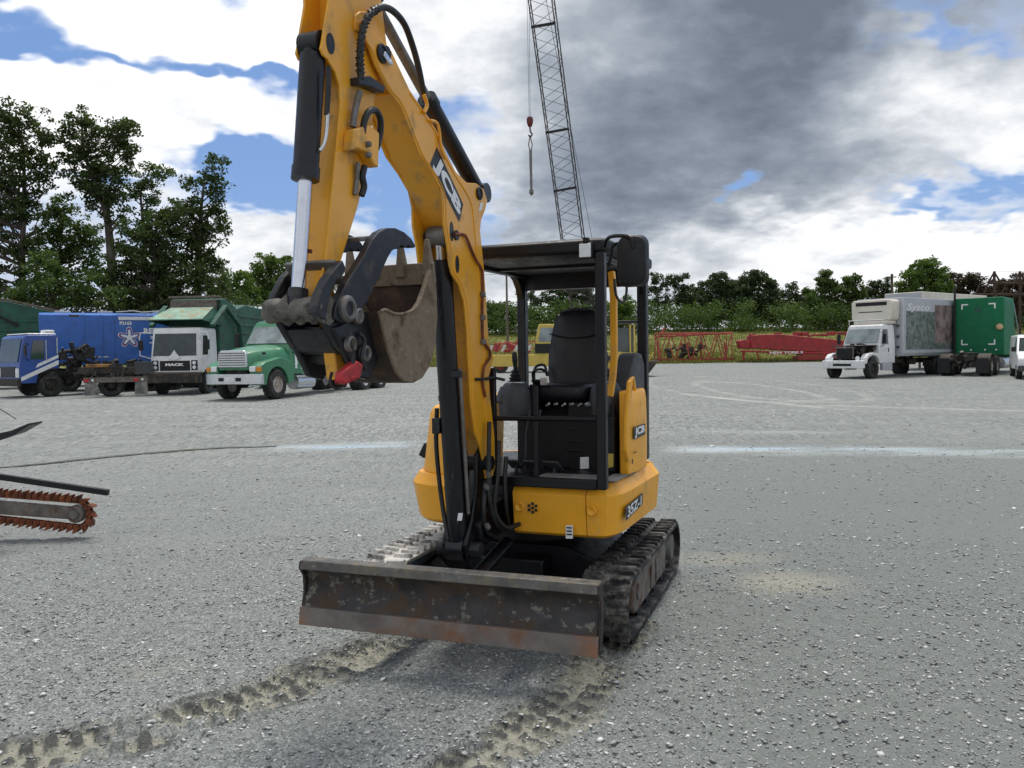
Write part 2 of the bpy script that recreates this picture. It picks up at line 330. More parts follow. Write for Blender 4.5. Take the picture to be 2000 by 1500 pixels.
# ------------------------------------------------------------------ the excavator
def excavator():
    X = thing('mini_excavator', 'yellow and black mini excavator with open canopy and front blade, nearest machine', 'excavator', MC, -YAW_U)
    K = lambda mp=VM: MB(mp)
    # --- undercarriage -------------------------------------------------
    ZT, RF, HL = .445, .2, .80                               # track height, end radius, half length between axle centres
    def loop(r_out, n_arc=14, sx=0.0):                       # centre line of the track, (u, z)
        pts = []
        c = .215
        for k in range(n_arc): a = -PI / 2 + PI * k / (n_arc - 1); pts.append((HL + math.cos(a) * r_out, c + math.sin(a) * r_out))
        for k in range(n_arc): a = PI / 2 + PI * k / (n_arc - 1); pts.append((-HL + math.cos(a) * r_out, c + math.sin(a) * r_out))
        return pts
    for side, rubber in ((1, 'rubber_mud'), (-1, 'track_white')):
        rc = .725 * side; w = .15
        b = K(VT); o, i = loop(.185), loop(.158)
        n = len(o)
        A = [b.vs([(rc - w, *p) for p in o]), b.vs([(rc + w, *p) for p in o]), b.vs([(rc + w, *p) for p in i]), b.vs([(rc - w, *p) for p in i])]
        for k in range(n):
            k2 = (k + 1) % n
            for q in range(4): b.face([A[q][k], A[q][k2], A[(q + 1) % 4][k2], A[(q + 1) % 4][k]])
        band = b.build('rubber_track', M[rubber], X, .006, 2)
        # tread lugs, two staggered rows following the loop
        per = 4 * HL + 2 * PI * .185; N = 44
        def onloop(s):
            s %= per; L2 = 2 * HL; ar = PI * .185
            if s < L2: return (-HL + s, .03, 0)
            s -= L2
            if s < ar: a = -PI / 2 + s / .185; return (HL + math.cos(a) * .185, .215 + math.sin(a) * .185, a + PI / 2)
            s -= ar
            if s < L2: return (HL - s, .40, PI)
            s -= L2; a = PI / 2 + s / .185; return (-HL + math.cos(a) * .185, .215 + math.sin(a) * .185, a + PI / 2)
        b = K(VT)
        for k in range(N):
            for row in (-1, 1):
                u, z, a = onloop((k + (.25 if row > 0 else -.25)) * per / N)
                tx, tz = math.cos(a), math.sin(a); nx, nz = math.sin(a), -math.cos(a)
                if abs(z - .03) < 1e-6 and u < HL - .1 and u > -HL + .1: pass
                def L(r, al, h): return (rc + r, u + tx * al + nx * h, z + tz * al + nz * h)
                r0, r1 = (.022 * row, .147 * row); e = rnd.uniform(-.003, .003); hh = .024
                base = [L(r0, -.026, -.004), L(r0, .018, -.004), L(r1, .034, -.004), L(r1, -.014, -.004)]
                top = [L(r0 + .006 * row, -.016 + e, hh), L(r0 + .006 * row, .008 + e, hh), L(r1 - .008 * row, .022 + e, hh), L(r1 - .008 * row, -.004 + e, hh)]
                b.loft([base, top])
        b.build('tread', M[rubber], X, .004, 1)
        b = K(VT)                                            # the track frame between the runs
        ro, ri = rc + .105 * side, rc - .11 * side
        b.prism([(-.55, .09), (.52, .09), (.62, .14), (.60, .27), (.30, .315), (-.40, .315), (-.58, .28)], 'x', min(ro, ri), max(ro, ri))
        b.build('track_frame', M['dark_steel'] if side < 0 else M['grey_steel'], X, .02, 2)
        b = K(VT); b.lathe([(0, -.05), (.145, -.05), (.152, -.02), (.152, .05), (.12, .06), (.1, .045), (.06, .05), (.05, .08), (0, .085)], (rc + .02 * side, HL, .215), (side, 0, 0), 24).build('idler_wheel', M['grey_steel'], X)
        b = K(VT); b.lathe([(0, -.05), (.15, -.05), (.15, .05), (.125, .062), (.105, .05), (.1, .085), (.09, .1), (0, .105)], (rc + .015 * side, -HL, .215), (side, 0, 0), 24).build('sprocket', M['steel'], X)
        b = K(VT)
        for u in (-.42, -.14, .14, .42): b.lathe([(0, -.1), (.055, -.1), (.06, -.04), (.04, -.02), (.04, .02), (.06, .04), (.055, .1), (0, .1)], (rc, u, .105), (1, 0, 0), 14)
        b.build('track_roller', M['dark_steel'], X)
        b = K(VT)
        b.prism(circ(.47, .215, .05, 14, 0, 2 * PI), 'x', min(ro, ro + .012 * side), max(ro, ro + .012 * side)); b.build('frame_cover', M['grey_steel'], X, .004)
        for uu, ww in ((-.15, .05), (.05, .03)): b = K(VT); b.box((ro + .006 * side, uu, .2), (.014, ww, .155)); b.build('frame_rib', M['grey_steel'], X, .004)
    b = K(VT)                                                # car body and the slew ring
    b.prism([(-.6, .36), (-.4, .18), (.4, .18), (.6, .36), (.35, .46), (-.35, .46)], 'y', -.42, .42)
    b.box((0, .45, .32), (.5, .3, .16)); b.box((.34, .52, .25), (.05, .34, .05)); b.box((-.34, .52, .25), (.05, .34, .05))
    b.build('lower_frame', M['black'], X, .012)
    b = K(VT); b.lathe([(0, .0), (.36, .0), (.36, .07), (.31, .075), (.31, .13), (0, .13)], (0, 0, .45), (0, 0, 1), 32).build('slew_ring', M['black'], X)
    # --- dozer blade ---------------------------------------------------
    ub, zb = 1.585, .215
    def prof(sl): return [(ub + .035 * math.cos((v - .5) * 3.0) * -1.4 + .05, zb + sl * v) for v in ()]
    curve = [(0.03, .0), (.005, .055), (-.03, .12), (-.045, .18), (-.035, .24), (-.008, .292)]
    b = K(VT)
    front = [(ub + u, zb + .05 + z * .86) for u, z in curve]; back = [(u - .018, z) for u, z in front]
    b.prism(front + back[::-1], 'x', -.85, .85)
    bl = b.build('dozer_blade', M['blade'], X, .003)
    b = K(VT)
    b.prism([(ub + .022, zb - .008), (ub + .040, zb - .012), (ub + .026, zb + .085), (ub + .008, zb + .088)], 'x', -.86, .86)
    b.build('cutting_edge', M['blade_edge'], bl, .003)
    b = K(VT)
    b.prism([(ub - .012, zb + .292), (ub + .022, zb + .296), (ub + .008, zb + .345), (ub - .06, zb + .352), (ub - .07, zb + .31)], 'x', -.86, .86)
    b.build('top_lip', M['blade_lip'], bl, .005)
    for s in (-1, 1):
        b = K(VT)
        b.prism([(ub + .024, zb + .0), (ub + .0, zb + .08), (ub - .022, zb + .16), (ub - .018, zb + .25), (ub + .02, zb + .30), (ub + .01, zb + .34), (ub - .06, zb + .345), (ub - .075, zb + .2), (ub - .045, zb + .05)], 'x', s * .851, s * .867)
        b.build('end_plate', M['blade'], bl, .003)
        b = K(VT); b.strip([(s * .36, ub - .06, zb + .14), (s * .36, 1.1, .3), (s * .3, .62, .26)], .055, (1, 0, 0), .12); b.build('blade_arm', M['black'], X, .008)
    b = K(VT); b.box((0, ub - .09, zb + .2), (.36, .05, .16)); b.build('blade_bracket', M['black'], bl, .01)
    b = K(VT); b.cyl((.02, ub - .11, zb + .25), (.02, 1.12, .42), .022); b.build('blade_ram_rod', M['chrome'], X)
    b = K(VT); b.cyl((.02, 1.16, .41), (.02, .62, .5), .042); b.build('blade_ram', M['cyl_black'], X)
    # --- upper structure: skirt ---------------------------------------
    def tailarc(n=13, R=.875, a0=-.42, a1=PI + .42): return [(R * math.cos(a0 - (a0 * 2 + PI) * 0 - 0) if 0 else R * math.cos(t_), -abs(R * math.sin(t_)) if 1 else 0) for t_ in [0.42 + (PI - .84) * i / (n - 1) for i in range(n)]]
    tail = tailarc()
    plan = [(.17, .70), (.70, .70), (.765, .67), (.805, .60)] + [(x * .985, y) for x, y in tail] + [(-.80, .05), (-.77, .30), (-.70, .47), (-.62, .56), (-.42, .60)]
    def scale(pl, k, c=(0, -.05)): return [(c[0] + (x - c[0]) * k, c[1] + (y - c[1]) * k) for x, y in pl]
    b = K(); b.loft([[(x, y, z) for x, y in scale(plan, k)] for z, k in ((.575, .87), (.60, .89), (.70, .90), (.84, .91), (.905, .90), (.932, .88))])
    b.build('deck_skirt', M['black'], X, .004)
    # the yellow front valance left to right, with its bevelled top and bottom
    def valance(pts, rows):                                  # pts: plan points from left to right with outward normals
        b = K(); n = len(pts); rings = []
        N = []
        for i in range(n):
            d = Vector(pts[min(i + 1, n - 1)]) - Vector(pts[max(i - 1, 0)]); d.normalize(); N.append(Vector((-d.y, d.x)))
        outer = [[(p[0] + N[i].x * o, p[1] + N[i].y * o, z) for i, p in enumerate(pts)] for z, o in rows]
        inner = [[(p[0] + N[i].x * (o - .03), p[1] + N[i].y * (o - .03), z) for i, p in enumerate(pts)] for z, o in rows]
        V1 = [b.vs(r) for r in outer]; V2 = [b.vs(r) for r in inner]
        for a in range(len(rows) - 1):
            for i in range(n - 1):
                b.face([V1[a][i], V1[a][i + 1], V1[a + 1][i + 1], V1[a + 1][i]]); b.face([V2[a][i], V2[a + 1][i], V2[a + 1][i + 1], V2[a][i + 1]])
        for i in range(n - 1):
            b.face([V1[0][i], V2[0][i], V2[0][i + 1], V1[0][i + 1]]); b.face([V1[-1][i], V1[-1][i + 1], V2[-1][i + 1], V2[-1][i]])
        for a in range(len(rows) - 1):
            for e in (0, n - 1): b.face([V1[a][e], V1[a + 1][e], V2[a + 1][e], V2[a][e]])
        return b
    rowsF = ((.592, -.035), (.612, .0), (.852, .022), (.922, -.028), (.928, -.06))
    cF = [(.155, .735), (.30, .735), (.62, .725)]
    valance(cF, rowsF).build('front_panel', M['yellow_side'], X, .006, 3, ang=25)
    b_ = valance([(.624, .725), (.69, .722), (.735, .705), (.77, .655), (.79, .58), (.80, .45), (.80, .0), (.80, -.32)], rowsF).build('side_panel', M['yellow_side'], X, .006, 3, ang=25)
    # counterweight round the tail
    valance([(.80, -.325)] + [(x * .99, y * .99) for x, y in tail[1:-1]] + [(-.80, -.34)], ((.60, -.04), (.63, .0), (.852, .014), (.93, -.03))).build('counterweight', M['yellow'], X, .006, 3, ang=25)
    # punched holes, bumpers, stickers on the front panel
    def fx(px, py, u=.758): return onU(px, py, u)
    c = fx(1040, 992)
    b = K()
    for dx, dz in [(0, 0)] + [(.026 * math.cos(a), .026 * math.sin(a)) for a in [PI / 6 + PI / 3 * k for k in range(6)]]: b.lathe([(0, 0), (.0095, 0), (.0095, .004), (0, .004)], (c[0] + dx, c[1] - .001, c[2] + dz), (0, 1, 0), 10)
    b.build('vent_holes', M['black_decal'], X)
    for px, py in ((1014, 990), (1155, 998)):
        c = fx(px, py); K().lathe([(0, -.003), (.012, -.002), (.021, .006), (.026, .007), (.030, .002), (.030, -.01), (.0, -.01)], (c[0], c[1] - .001, c[2]), (0, 1, 0), 20).build('panel_button', M['yellow_side'], X)
    q = [onU(*p, .756) for p in ((1105, 1052), (1119, 1052), (1119, 1026), (1105, 1026))]
    b = K(); b.poly(q); st = b.build('sticker', M['white_decal'], X, smooth=False)
    for k in range(3):
        z = q[0][2] + (q[3][2] - q[0][2]) * (.28 + .25 * k); b = K(); b.poly([(q[0][0] + .006, .758, z), (q[1][0] - .006, .758, z), (q[1][0] - .006, .758, z + .009), (q[0][0] + .006, .758, z + .009)]); b.build('print', M['black_decal'], st, smooth=False)
    # model badge on the side panel
    rs = .824
    q = [onR(*p, rs) for p in ((1222, 1018), (1255, 985), (1256, 962), (1222, 990))]
    b = K(); b.poly(q); bd = b.build('badge', M['black_decal'], X, smooth=False)
    qq = [Vector(v) for v in q]; mid = sum(qq, Vector()) / 4; qi = [mid + (v - mid) * .80 for v in qq]
    lettering('35Z-1', [(v.x + .002, v.y, v.z) for v in qi], M['white_decal'], bd, mp=VM, bold=.03)
    b = K(); q = [onR(*p, .70) for p in ()]
    b = K(); b.span((.69, .15, .93), (.80, .43, .938)); b.build('step_grip', M['grey_plastic'], X, .003)
    # --- left hand hood (tank) -----------------------------------------
    def hood(z, k, out=0): return [(x * k - .0, y) for x, y in ((-.42, .605), (-.56, .585), (-.66, .54), (-.735, .46), (-.79, .33), (-.81, .15), (-.81, -.30))] 
    lo = [(-.40, .60), (-.54, .575), (-.65, .52), (-.73, .43), (-.785, .30), (-.80, .10), (-.80, -.33)]
    up = [(-.42, .53), (-.52, .505), (-.60, .455), (-.66, .375), (-.70, .26), (-.715, .08), (-.715, -.30)]
    valance(lo[::-1], ((.575, -.075), (.60, -.045), (.835, .0), (.905, -.045), (.915, -.10))).build('tank_skirt', M['yellow_side'], X, .008, 3, ang=25)
    b = K()
    ring = lambda z, k, dy: [(x * k, y * k + dy, z) for x, y in up + [(-.36, -.30), (-.36, .53)]]
    b.loft([ring(.905, 1.02, 0), ring(1.0, 1.0, 0), ring(1.30, .955, -.01), ring(1.345, .93, -.02), ring(1.41, .76, -.06)])
    b.build('tank_hood', M['yellow_side'], X, .012, 3, ang=25)
    b = K(); b.box((-.715, .27, 1.03), (.05, .05, .1), Matrix.Rotation(.5, 3, 'Y')); b.build('hood_latch', M['black_plastic'], X, .004)
    # --- kingpost and swing bracket ------------------------------------
    b = K(); b.prism([(.62, .60), (.95, .56), (1.03, .60), (1.03, .70), (.95, .78), (.62, .80)], 'x', -.14, .07); b.build('kingpost', M['black'], X, .015)
    b = K(); b.cyl((-.04, .98, .50), (-.04, .98, .86), .075, seg=20); b.build('swing_pin', M['dark_steel'], X, .006)
    b = K()
    for r0, r1 in ((-.136, -.110), (.005, .032)):
        b.prism([(1.12, .50), (1.16, .60), (1.07, .74), (1.0, .92), (1.0, 1.10), (.92, 1.16), (.83, 1.12), (.80, .98), (.82, .80), (.84, .58), (.92, .50)], 'x', r0, r1)
    b.prism([(.86, .53), (.9, .53), (.88, .82), (.83, .82)], 'x', -.112, .007)
    b.prism([(1.02, .515), (1.13, .53), (1.14, .60), (1.03, .60)], 'x', -.112, .007)
    b.build('swing_bracket', M['black'], X, .010)
    b = K(); b.cyl((-.18, 1.09, .565), (.095, 1.09, .565), .045, seg=18); b.build('ram_foot_pin', M['dark_steel'], X, .004)
    b = K(); b.cyl((-.17, .91, 1.05), (.09, .91, 1.05), .045, seg=18); b.build('boom_foot_pin', M['dark_steel'], X, .004)
    for k, pts in enumerate((((.085, .93, 1.30), (.10, .98, 1.05), (.11, 1.0, .85), (.12, .92, .68), (.16, .78, .62)), ((.115, .86, 1.18), (.13, .92, .98), (.12, .95, .78), (.16, .88, .66), (.2, .76, .66)), ((.08, .98, .95), (.09, 1.04, .80), (.085, 1.0, .66), (.10, .85, .58)), ((.145, .82, 1.08), (.15, .86, .92), (.15, .84, .74), (.12, .74, .64)))):
        K().tube(spline(pts, 6), .014, 8).build('hydraulic_hose', M['hose'], X)
    for p in ((.098, 1.02, .93), (.105, 1.03, .70), (.10, 1.0, 1.0)): K().lathe([(0, 0), (.016, 0), (.016, .035), (.010, .045), (0, .045)], p, (.5, .6, -.2), 8).build('fitting', M['steel'], X)
    # cover of mud and stones in the bracket foot, small sticker
    b = K(); q = [onU(*p, 1.165) for p in ((893, 1017), (902, 1017), (904, 1002), (895, 1002))]; b.poly(q); b.build('sticker', M['white_decal'], X, smooth=False)
    # --- boom ------------------------------------------------------------
    rB0, rB1 = -.155, .05
    upE = [onR(*p, rB1)[1:] for p in ((705, 40), (727, 62), (745, 78), (765, 100), (800, 175), (822, 208), (845, 240), (857, 262), (872, 300), (890, 335), (912, 357), (930, 358), (945, 370), (952, 392), (947, 412), (940, 430), (938, 450), (945, 520), (950, 590), (953, 640), (955, 668), (964, 700), (955, 735), (957, 770), (962, 815), (967, 860), (968, 905), (963, 930), (950, 935))]
    loE = [onR(*p, rB1)[1:] for p in ((944, 900), (938, 870), (928, 845), (920, 790), (915, 700), (912, 640), (907, 590), (897, 556), (884, 535), (879, 515), (875, 478), (868, 438), (867, 400), (861, 368), (842, 333), (820, 300), (784, 208), (760, 176), (734, 128), (723, 95), (712, 70))]
    outl = upE + loE
    b = K(); b.prism(outl, 'x', rB1 - .014, rB1); boom = b.build('boom', M['yellow'], X, .003)
    b = K(); b.prism(outl, 'x', rB0, rB0 + .014)
    b.build('boom_side_plate', M['yellow'], boom, .003)
    # box between the plates, open round the lift ram at the knee
    core = [onR(*p, rB1)[1:] for p in ((775, 130), (798, 178), (820, 212), (843, 244), (855, 268), (870, 304), (888, 338), (910, 366), (925, 395), (930, 440), (936, 520), (941, 590), (944, 640), (945, 700), (946, 760), (952, 830), (950, 860), (938, 800), (930, 700), (926, 620), (920, 560), (905, 500), (893, 450), (875, 415), (864, 380), (845, 336), (824, 303), (789, 212), (772, 182))]
    b = K(); b.prism(core, 'x', rB0 + .012, rB1 - .012); b.build('boom_box', M['yellow'], boom, .003)
    for nm, pts in (('edge_weld', ((716, 82), (728, 100), (738, 128), (764, 176), (788, 208), (824, 300), (846, 333), (865, 368), (871, 400), (872, 438), (879, 478), (883, 515), (888, 534), (901, 556), (911, 590), (916, 640), (919, 700), (924, 790), (932, 845))), ('edge_weld', ((800, 182), (822, 214), (843, 246), (855, 268), (870, 306), (888, 341), (908, 372), (921, 400), (926, 440), (933, 520), (939, 590), (943, 650), (944, 700), (945, 760), (951, 830)))):
        K().tube(spline([onR(*p, rB1 + .0005) for p in pts], 3), .0045, 6).build(nm, M['yellow'], boom)
    for px, py, rr in ((745, 105, .045), (935, 378, .038), (893, 516, .0)):
        if rr:
            c = onR(px, py, rB1); b = K(); b.lathe([(0, 0), (rr, 0), (rr, .012), (rr * .75, .016), (rr * .7, .010), (0, .010)], (rB1 - .002, c[1], c[2]), (1, 0, 0), 20); b.build('pin_boss', M['dark_steel'], boom)
            b = K(); b.cyl((rB0 - .012, c[1], c[2]), (rB0 + .002, c[1], c[2]), rr); b.build('pin_boss', M['dark_steel'], boom)
    for (px, py, a, l) in ((893, 516, 0, .1), (882, 452, 0, .11), (893, 780, 0, 0)):
        if l:
            c = onR(px, py, rB1); b = K(); b.prism([(c[1] + .024 * math.cos(k) , c[2] + l / 2 * math.sin(k)) for k in [2 * PI * i / 16 for i in range(16)]], 'x', rB1 - .002, rB1 + .0015); b.build('hand_hole', M['black_decal'], boom)
    c = onR(745, 105, rB1); c2 = onR(756, 124, rB1); b = K(); b.strip([(rB1 + .012, c[1], c[2]), (rB1 + .016, c2[1], c2[2])], .03, (1, 0, 0), .014); b.lathe([(0, 0), (.012, 0), (.012, .014), (0, .014)], (rB1 + .012, c2[1], c2[2]), (1, 0, 0), 10); b.build('pin_lock', M['alu'], boom, .003)
    # recessed line of the side casting and small warning sticker
    q = [onR(*p, rB1 + .0015) for p in ((935, 412), (941, 410), (944, 395), (938, 397))]; b = K(); b.poly(q); b.build('sticker', M['white_decal'], boom, smooth=False)
    # maker's lettering on the boom
    q = [onR(*p, rB1 + .0012) for p in ((840, 320), (897, 434), (905, 399), (853, 287))]
    b = K(); b.poly(q); lg = b.build('name_plate', M['black_decal'], boom, smooth=False)
    lq = [onR(*p, rB1 + .0030) for p in ((844, 326), (896, 430), (903, 402), (856, 300))]
    lettering('JCB', lq, M['white_decal'], lg, mp=VM, bold=.055)
    # --- boom lift ram -----------------------------------------------------
    rM = -.0525
    top, bot = Vector(onR(858, 462, rM)), Vector((rM, 1.09, .565)); dv = (bot - top).normalized()
    b = K(); b.cyl(top, top + dv * .40, .033, seg=20); b.build('lift_ram_rod', M['chrome'], X)
    b = K(); b.cyl(top + dv * .16, bot - dv * .06, .060, seg=24); b.cyl(top + dv * .13, top + dv * .2, .068, seg=24); b.cyl(top + dv * .9, top + dv * .93, .064, seg=24)
    b.cyl((rM - .055, bot.y, bot.z), (rM + .055, bot.y, bot.z), .075, seg=20); lr = b.build('lift_ram', M['cyl_black'], X)
    b = K(); b.cyl((rM - .06, top.y, top.z), (rM + .06, top.y, top.z), .06, seg=20); b.build('ram_eye', M['steel'], X, .006)
    b = K(); b.cyl((rB0 - .01, top.y, top.z), (rB1 + .01, top.y, top.z), .028, seg=14); b.build('ram_pin', M['dark_steel'], X)
    pp = [top + dv * s + Vector((.078, .0, 0)) for s in (.75, .95, 1.2, 1.45, 1.6)]
    K().tube(pp, .011).build('steel_pipe', M['steel'], lr)
    b = K(); b.box(top + dv * .78 + Vector((.055, .02, 0)), (.07, .05, .04)); b.build('pipe_clamp', M['dark_steel'], lr, .004); b = K(); b.box(top + dv * 1.08 + Vector((-.075, .02, 0)), (.05, .06, .09)); b.build('pipe_clamp', M['dark_steel'], lr, .004)
    K().tube(spline([top + dv * .98 + Vector((-.085, .0, 0)), top + dv * 1.2 + Vector((-.105, .0, 0)), top + dv * 1.5 + Vector((-.095, .0, 0)), top + dv * 1.75 + Vector((-.04, .05, 0))]), .014).build('hydraulic_hose', M['hose'], X)
    # --- dipper ram on top of the boom -------------------------------------
    e0, e1 = Vector(onR(935, 378, rM)), Vector(onR(722, -12, rM)); dv = (e1 - e0).normalized(); Ld = (e1 - e0).length
    b = K(); b.cyl(e0 + dv * .03, e0 + dv * .74, .048, seg=24); b.cyl(e0 + dv * .71, e0 + dv * .77, .055, seg=24); b.cyl((rM - .06, e0.y, e0.z), (rM + .06, e0.y, e0.z), .06, seg=20); b.build('dipper_ram', M['cyl_black'], X)
    b = K(); b.cyl(e0 + dv * .7, e1, .027, seg=20); b.build('dipper_ram_rod', M['steel'], X)
    b = K(); b.cyl((rM - .055, e1.y, e1.z), (rM + .055, e1.y, e1.z), .05, seg=18); b.build('ram_eye', M['dark_steel'], X, .005)
    # --- dipper ---------------------------------------------------------------
    d0, d1 = -.118, .020
    side = [onR(*p, d1)[1:] for p in ((640, -60), (643, 0), (630, 80), (627, 95), (632, 108), (640, 115), (655, 140), (663, 165), (665, 200), (652, 340), (637, 500), (620, 592), (648, 566), (655, 545), (700, 400), (722, 300), (728, 230), (735, 160), (748, 120), (757, 95), (752, 60), (745, 0), (738, -60), (715, -90), (660, -95))]
    b = K(); b.prism(side, 'x', d1 - .012, d1); dip = b.build('dipper', M['yellow'], X, .003)
    b = K(); b.prism(side, 'x', d0, d0 + .012); b.build('dipper_side_plate', M['yellow'], dip, .003)
    inn = [onR(*p, d1)[1:] for p in ((668, -80), (671, 0), (672, 100), (672, 200), (655, 340), (640, 500), (624, 590), (646, 566), (652, 545), (697, 400), (719, 300), (725, 230), (731, 150), (733, 60), (728, -80))]
    b = K(); b.prism(inn, 'x', d0 + .010, d1 - .010); b.build('dipper_box', M['yellow'], dip, .003)
    c = onR(645, 85, d1); b = K(); b.prism([(c[1] + .030 * math.cos(k), c[2] + .045 * math.sin(k)) for k in [2 * PI * i / 18 for i in range(18)]], 'x', d1 - .001, d1 + .003); b.build('pin_end', M['dark_steel'], dip)
    c = onR(745, 105, d1); b = K(); b.cyl((rB0 - .01, c[1], c[2]), (rB1 + .006, c[1], c[2]), .032, seg=18); b.build('dipper_pin', M['dark_steel'], X)
    # raised casting and hose guard on the dipper's side
    q = [onR(*p, d1)[1:] for p in ((690, 30), (700, 22), (728, 25), (735, 70), (725, 75), (703, 62), (690, 60))]
    b = K(); b.prism(q, 'x', d1 - .002, d1 + .012); b.build('side_casting', M['yellow'], dip, .006)
    q = [onR(*p, d1)[1:] for p in ((672, 255), (703, 246), (722, 262), (720, 330), (712, 325), (698, 300), (680, 293), (668, 296))]
    b = K(); b.prism(q, 'x', d1 - .002, d1 + .055); hg = b.build('hose_guard', M['yellow'], dip, .008)
    for px, py in ((716, 282), (716, 303)):
        c = onR(px, py, d1 + .055); K().lathe([(0, 0), (.014, 0), (.014, .02), (.008, .024), (0, .024)], (d1 + .054, c[1], c[2]), (1, 0, 0), 8).build('fitting', M['steel'], hg)
    c = onR(675, 265, d1); K().lathe([(0, 0), (.01, 0), (.01, .012), (0, .012)], (d1, c[1], c[2]), (1, 0, 0), 6).build('bolt', M['dark_steel'], dip)
    c = onU(607, 491, 2.50)
    K().lathe([(0, 0), (.01, 0), (.01, .012), (0, .012)], (c[0], 2.50, c[2]), (0, 1, 0), 6).build('bolt', M['rust'], dip)
    # bracket with the hoses clamped to it
    q = [onR(*p, d1)[1:] for p in ((683, 153), (705, 151), (735, 172), (733, 184), (705, 172), (684, 168))]
    b = K(); b.prism(q, 'x', d1, d1 + .05); b.build('hose_clamp', M['dark_steel'], dip, .004)
    # hoses
    def hose(pts, r=.0155, m='hose', par=X, name='hydraulic_hose'): return K().tube(spline(pts, 8), r, 10).build(name, M[m], par)
    P = lambda px, py, r: Vector(onR(px, py, r))
    hose([P(705, 155, .06), P(703, 110, .06), P(708, 60, .07), P(722, 28, .08), P(745, 14, .085), P(768, 22, .085), P(790, 48, .08), P(806, 90, .07), P(817, 130, .06), P(824, 165, .045), P(828, 185, .02)], .0165)
    b = K()                                                  # wound guard round the hose
    for i, p in enumerate(spline([P(704, 140, .06), P(703, 110, .06), P(708, 60, .07), P(722, 28, .08), P(735, 18, .083)], 9)):
        pass
    sp = spline([P(704, 146, .06), P(703, 110, .06), P(708, 60, .07), P(722, 28, .08), P(738, 17, .084)], 26)
    hel = []
    for i, p in enumerate(sp):
        dvv = (sp[min(i + 1, len(sp) - 1)] - sp[max(i - 1, 0)]).normalized(); x = Vector((1, 0, 0)).cross(dvv).normalized(); y = dvv.cross(x); a = i * 1.75
        hel.append(p + (x * math.cos(a) + y * math.sin(a)) * .019)
    K().tube(hel, .0042, 5).build('hose_guard_coil', M['hose'], X)
    hose([P(703, 178, .055), P(697, 200, .05), P(692, 225, .05), P(689, 248, .045)], .0155, 'steel')
    hose([P(708, 262, .06), P(712, 235, .07), P(722, 217, .075), P(735, 217, .07), P(743, 235, .06), P(742, 262, .05), P(735, 290, .045), P(722, 305, .05)], .0155)
    hose([P(712, 325, .05), P(708, 345, .05), P(711, 365, .05), P(706, 382, .045)], .0155)
    hose([P(700, 318, .04), P(698, 335, .04), P(697, 352, .035), P(693, 380, .03)], .011, 'steel')
    Pm = lambda px, py: Vector(onU(px, py, 2.42))
    hose([Vector(onU(641, 130, 2.44)), Vector(onU(641, 180, 2.44)), Vector(onU(638, 225, 2.44))], .012); 
    hose([Vector(onU(640, 222, 2.44)), Vector(onU(637, 262, 2.44)), Vector(onU(632, 282, 2.45)), Vector(onU(624, 295, 2.47))], .008, 'alu', X, 'steel_pipe')
    Pb = lambda px, py: Vector(onR(px, py, rB1 + .012))
    hose([Pb(828, 185), Pb(834, 205), Pb(828, 220)], .010, 'yellow', boom, 'steel_pipe')
    hose([Pb(840, 235), Pb(853, 240), Pb(858, 256), Pb(862, 290), Pb(870, 310)], .008, 'yellow', boom, 'steel_pipe')
    hose([Pb(888, 458), Pb(905, 458), Pb(912, 466), Pb(925, 498), Pb(940, 525), Pb(943, 545), Pb(942, 600), Pb(943, 660), Pb(948, 672), Pb(957, 686), Pb(956, 700), Pb(946, 716), Pb(943, 745), Pb(948, 775)], .0085, 'rust', boom, 'steel_pipe')
    for py_, px_ in ((575, 943), (620, 943), (668, 944)): 
        c = Pb(px_, py_); K().box(c, (.022, .04, .03)).build('pipe_clip', M['steel'], boom, .003)
    hose([Pb(930, 741), Pb(948, 740), Pb(965, 738), Vector(onU(985, 742, .72))], .009, 'hose')
    # --- bucket ram in front of the dipper ----------------------------------
    q0, q1 = Vector(onR(612, 88, rM + .0)), Vector(onR(581, 600, rM)); dv = (q1 - q0).normalized(); Lq = (q1 - q0).length
    b = K(); b.cyl(q0 + dv * .05, q0 + dv * .575, .055, seg=28); b.cyl(q0 + dv * .545, q0 + dv * .60, .060, seg=28); b.cyl(q0 + dv * .02, q0 + dv * .1, .045, seg=24); b.cyl((rM - .05, q0.y, q0.z), (rM + .05, q0.y, q0.z), .055, seg=20); b.build('bucket_ram', M['cyl_black'], X)
    b = K(); b.cyl(q0 + dv * .57, q1, .031, seg=24); b.build('bucket_ram_rod', M['chrome'], X)
    b = K(); b.cyl(q1 - dv * .08, q1, .042, seg=20); b.build('rod_eye', M['dark_steel'], X, .004)
    # --- tipping link, caked in mud ------------------------------------------
    tz, tu = q1.z - .015, q1.y
    b = K(); prof = []
    for k in range(15): prof.append(((.047 + .014 * noise.noise(Vector((k * .9, 3.1, 0))) + .006 * (k % 3)), .305 * k / 14))
    b.lathe([(0, 0)] + prof + [(0, .305)], (-.205, tu, tz), (1, 0, 0), 18)
    for v in b.b.verts: v.co += Vector((noise.noise(v.co * 28), noise.noise(v.co * 28 + Vector((5, 0, 0))), noise.noise(v.co * 28 + Vector((0, 9, 0))))) * .016
    b.build('link_cross_tube', M['mud'], X, ang=80)
    for r0, r1 in ((-.19, -.155), (.04, .075)):
        b = K(); L_ = [onR(*p, -.17)[1:] for p in ((538, 622), (548, 640), (572, 680), (600, 706), (636, 712), (652, 695), (648, 660), (625, 630), (600, 615))]
        b.prism(L_, 'x', r0, r1); b.build('tipping_link', M['dark_steel'], X, .008)
    b = K(); b.prism([onR(*p, -.17)[1:] for p in ((552, 645), (575, 684), (590, 694), (598, 688), (575, 655), (562, 640))], 'x', -.157, .042); b.build('link_plate', M['dark_steel'], X, .006)
    for px, py in ((635, 620), (604, 668)):
        pass
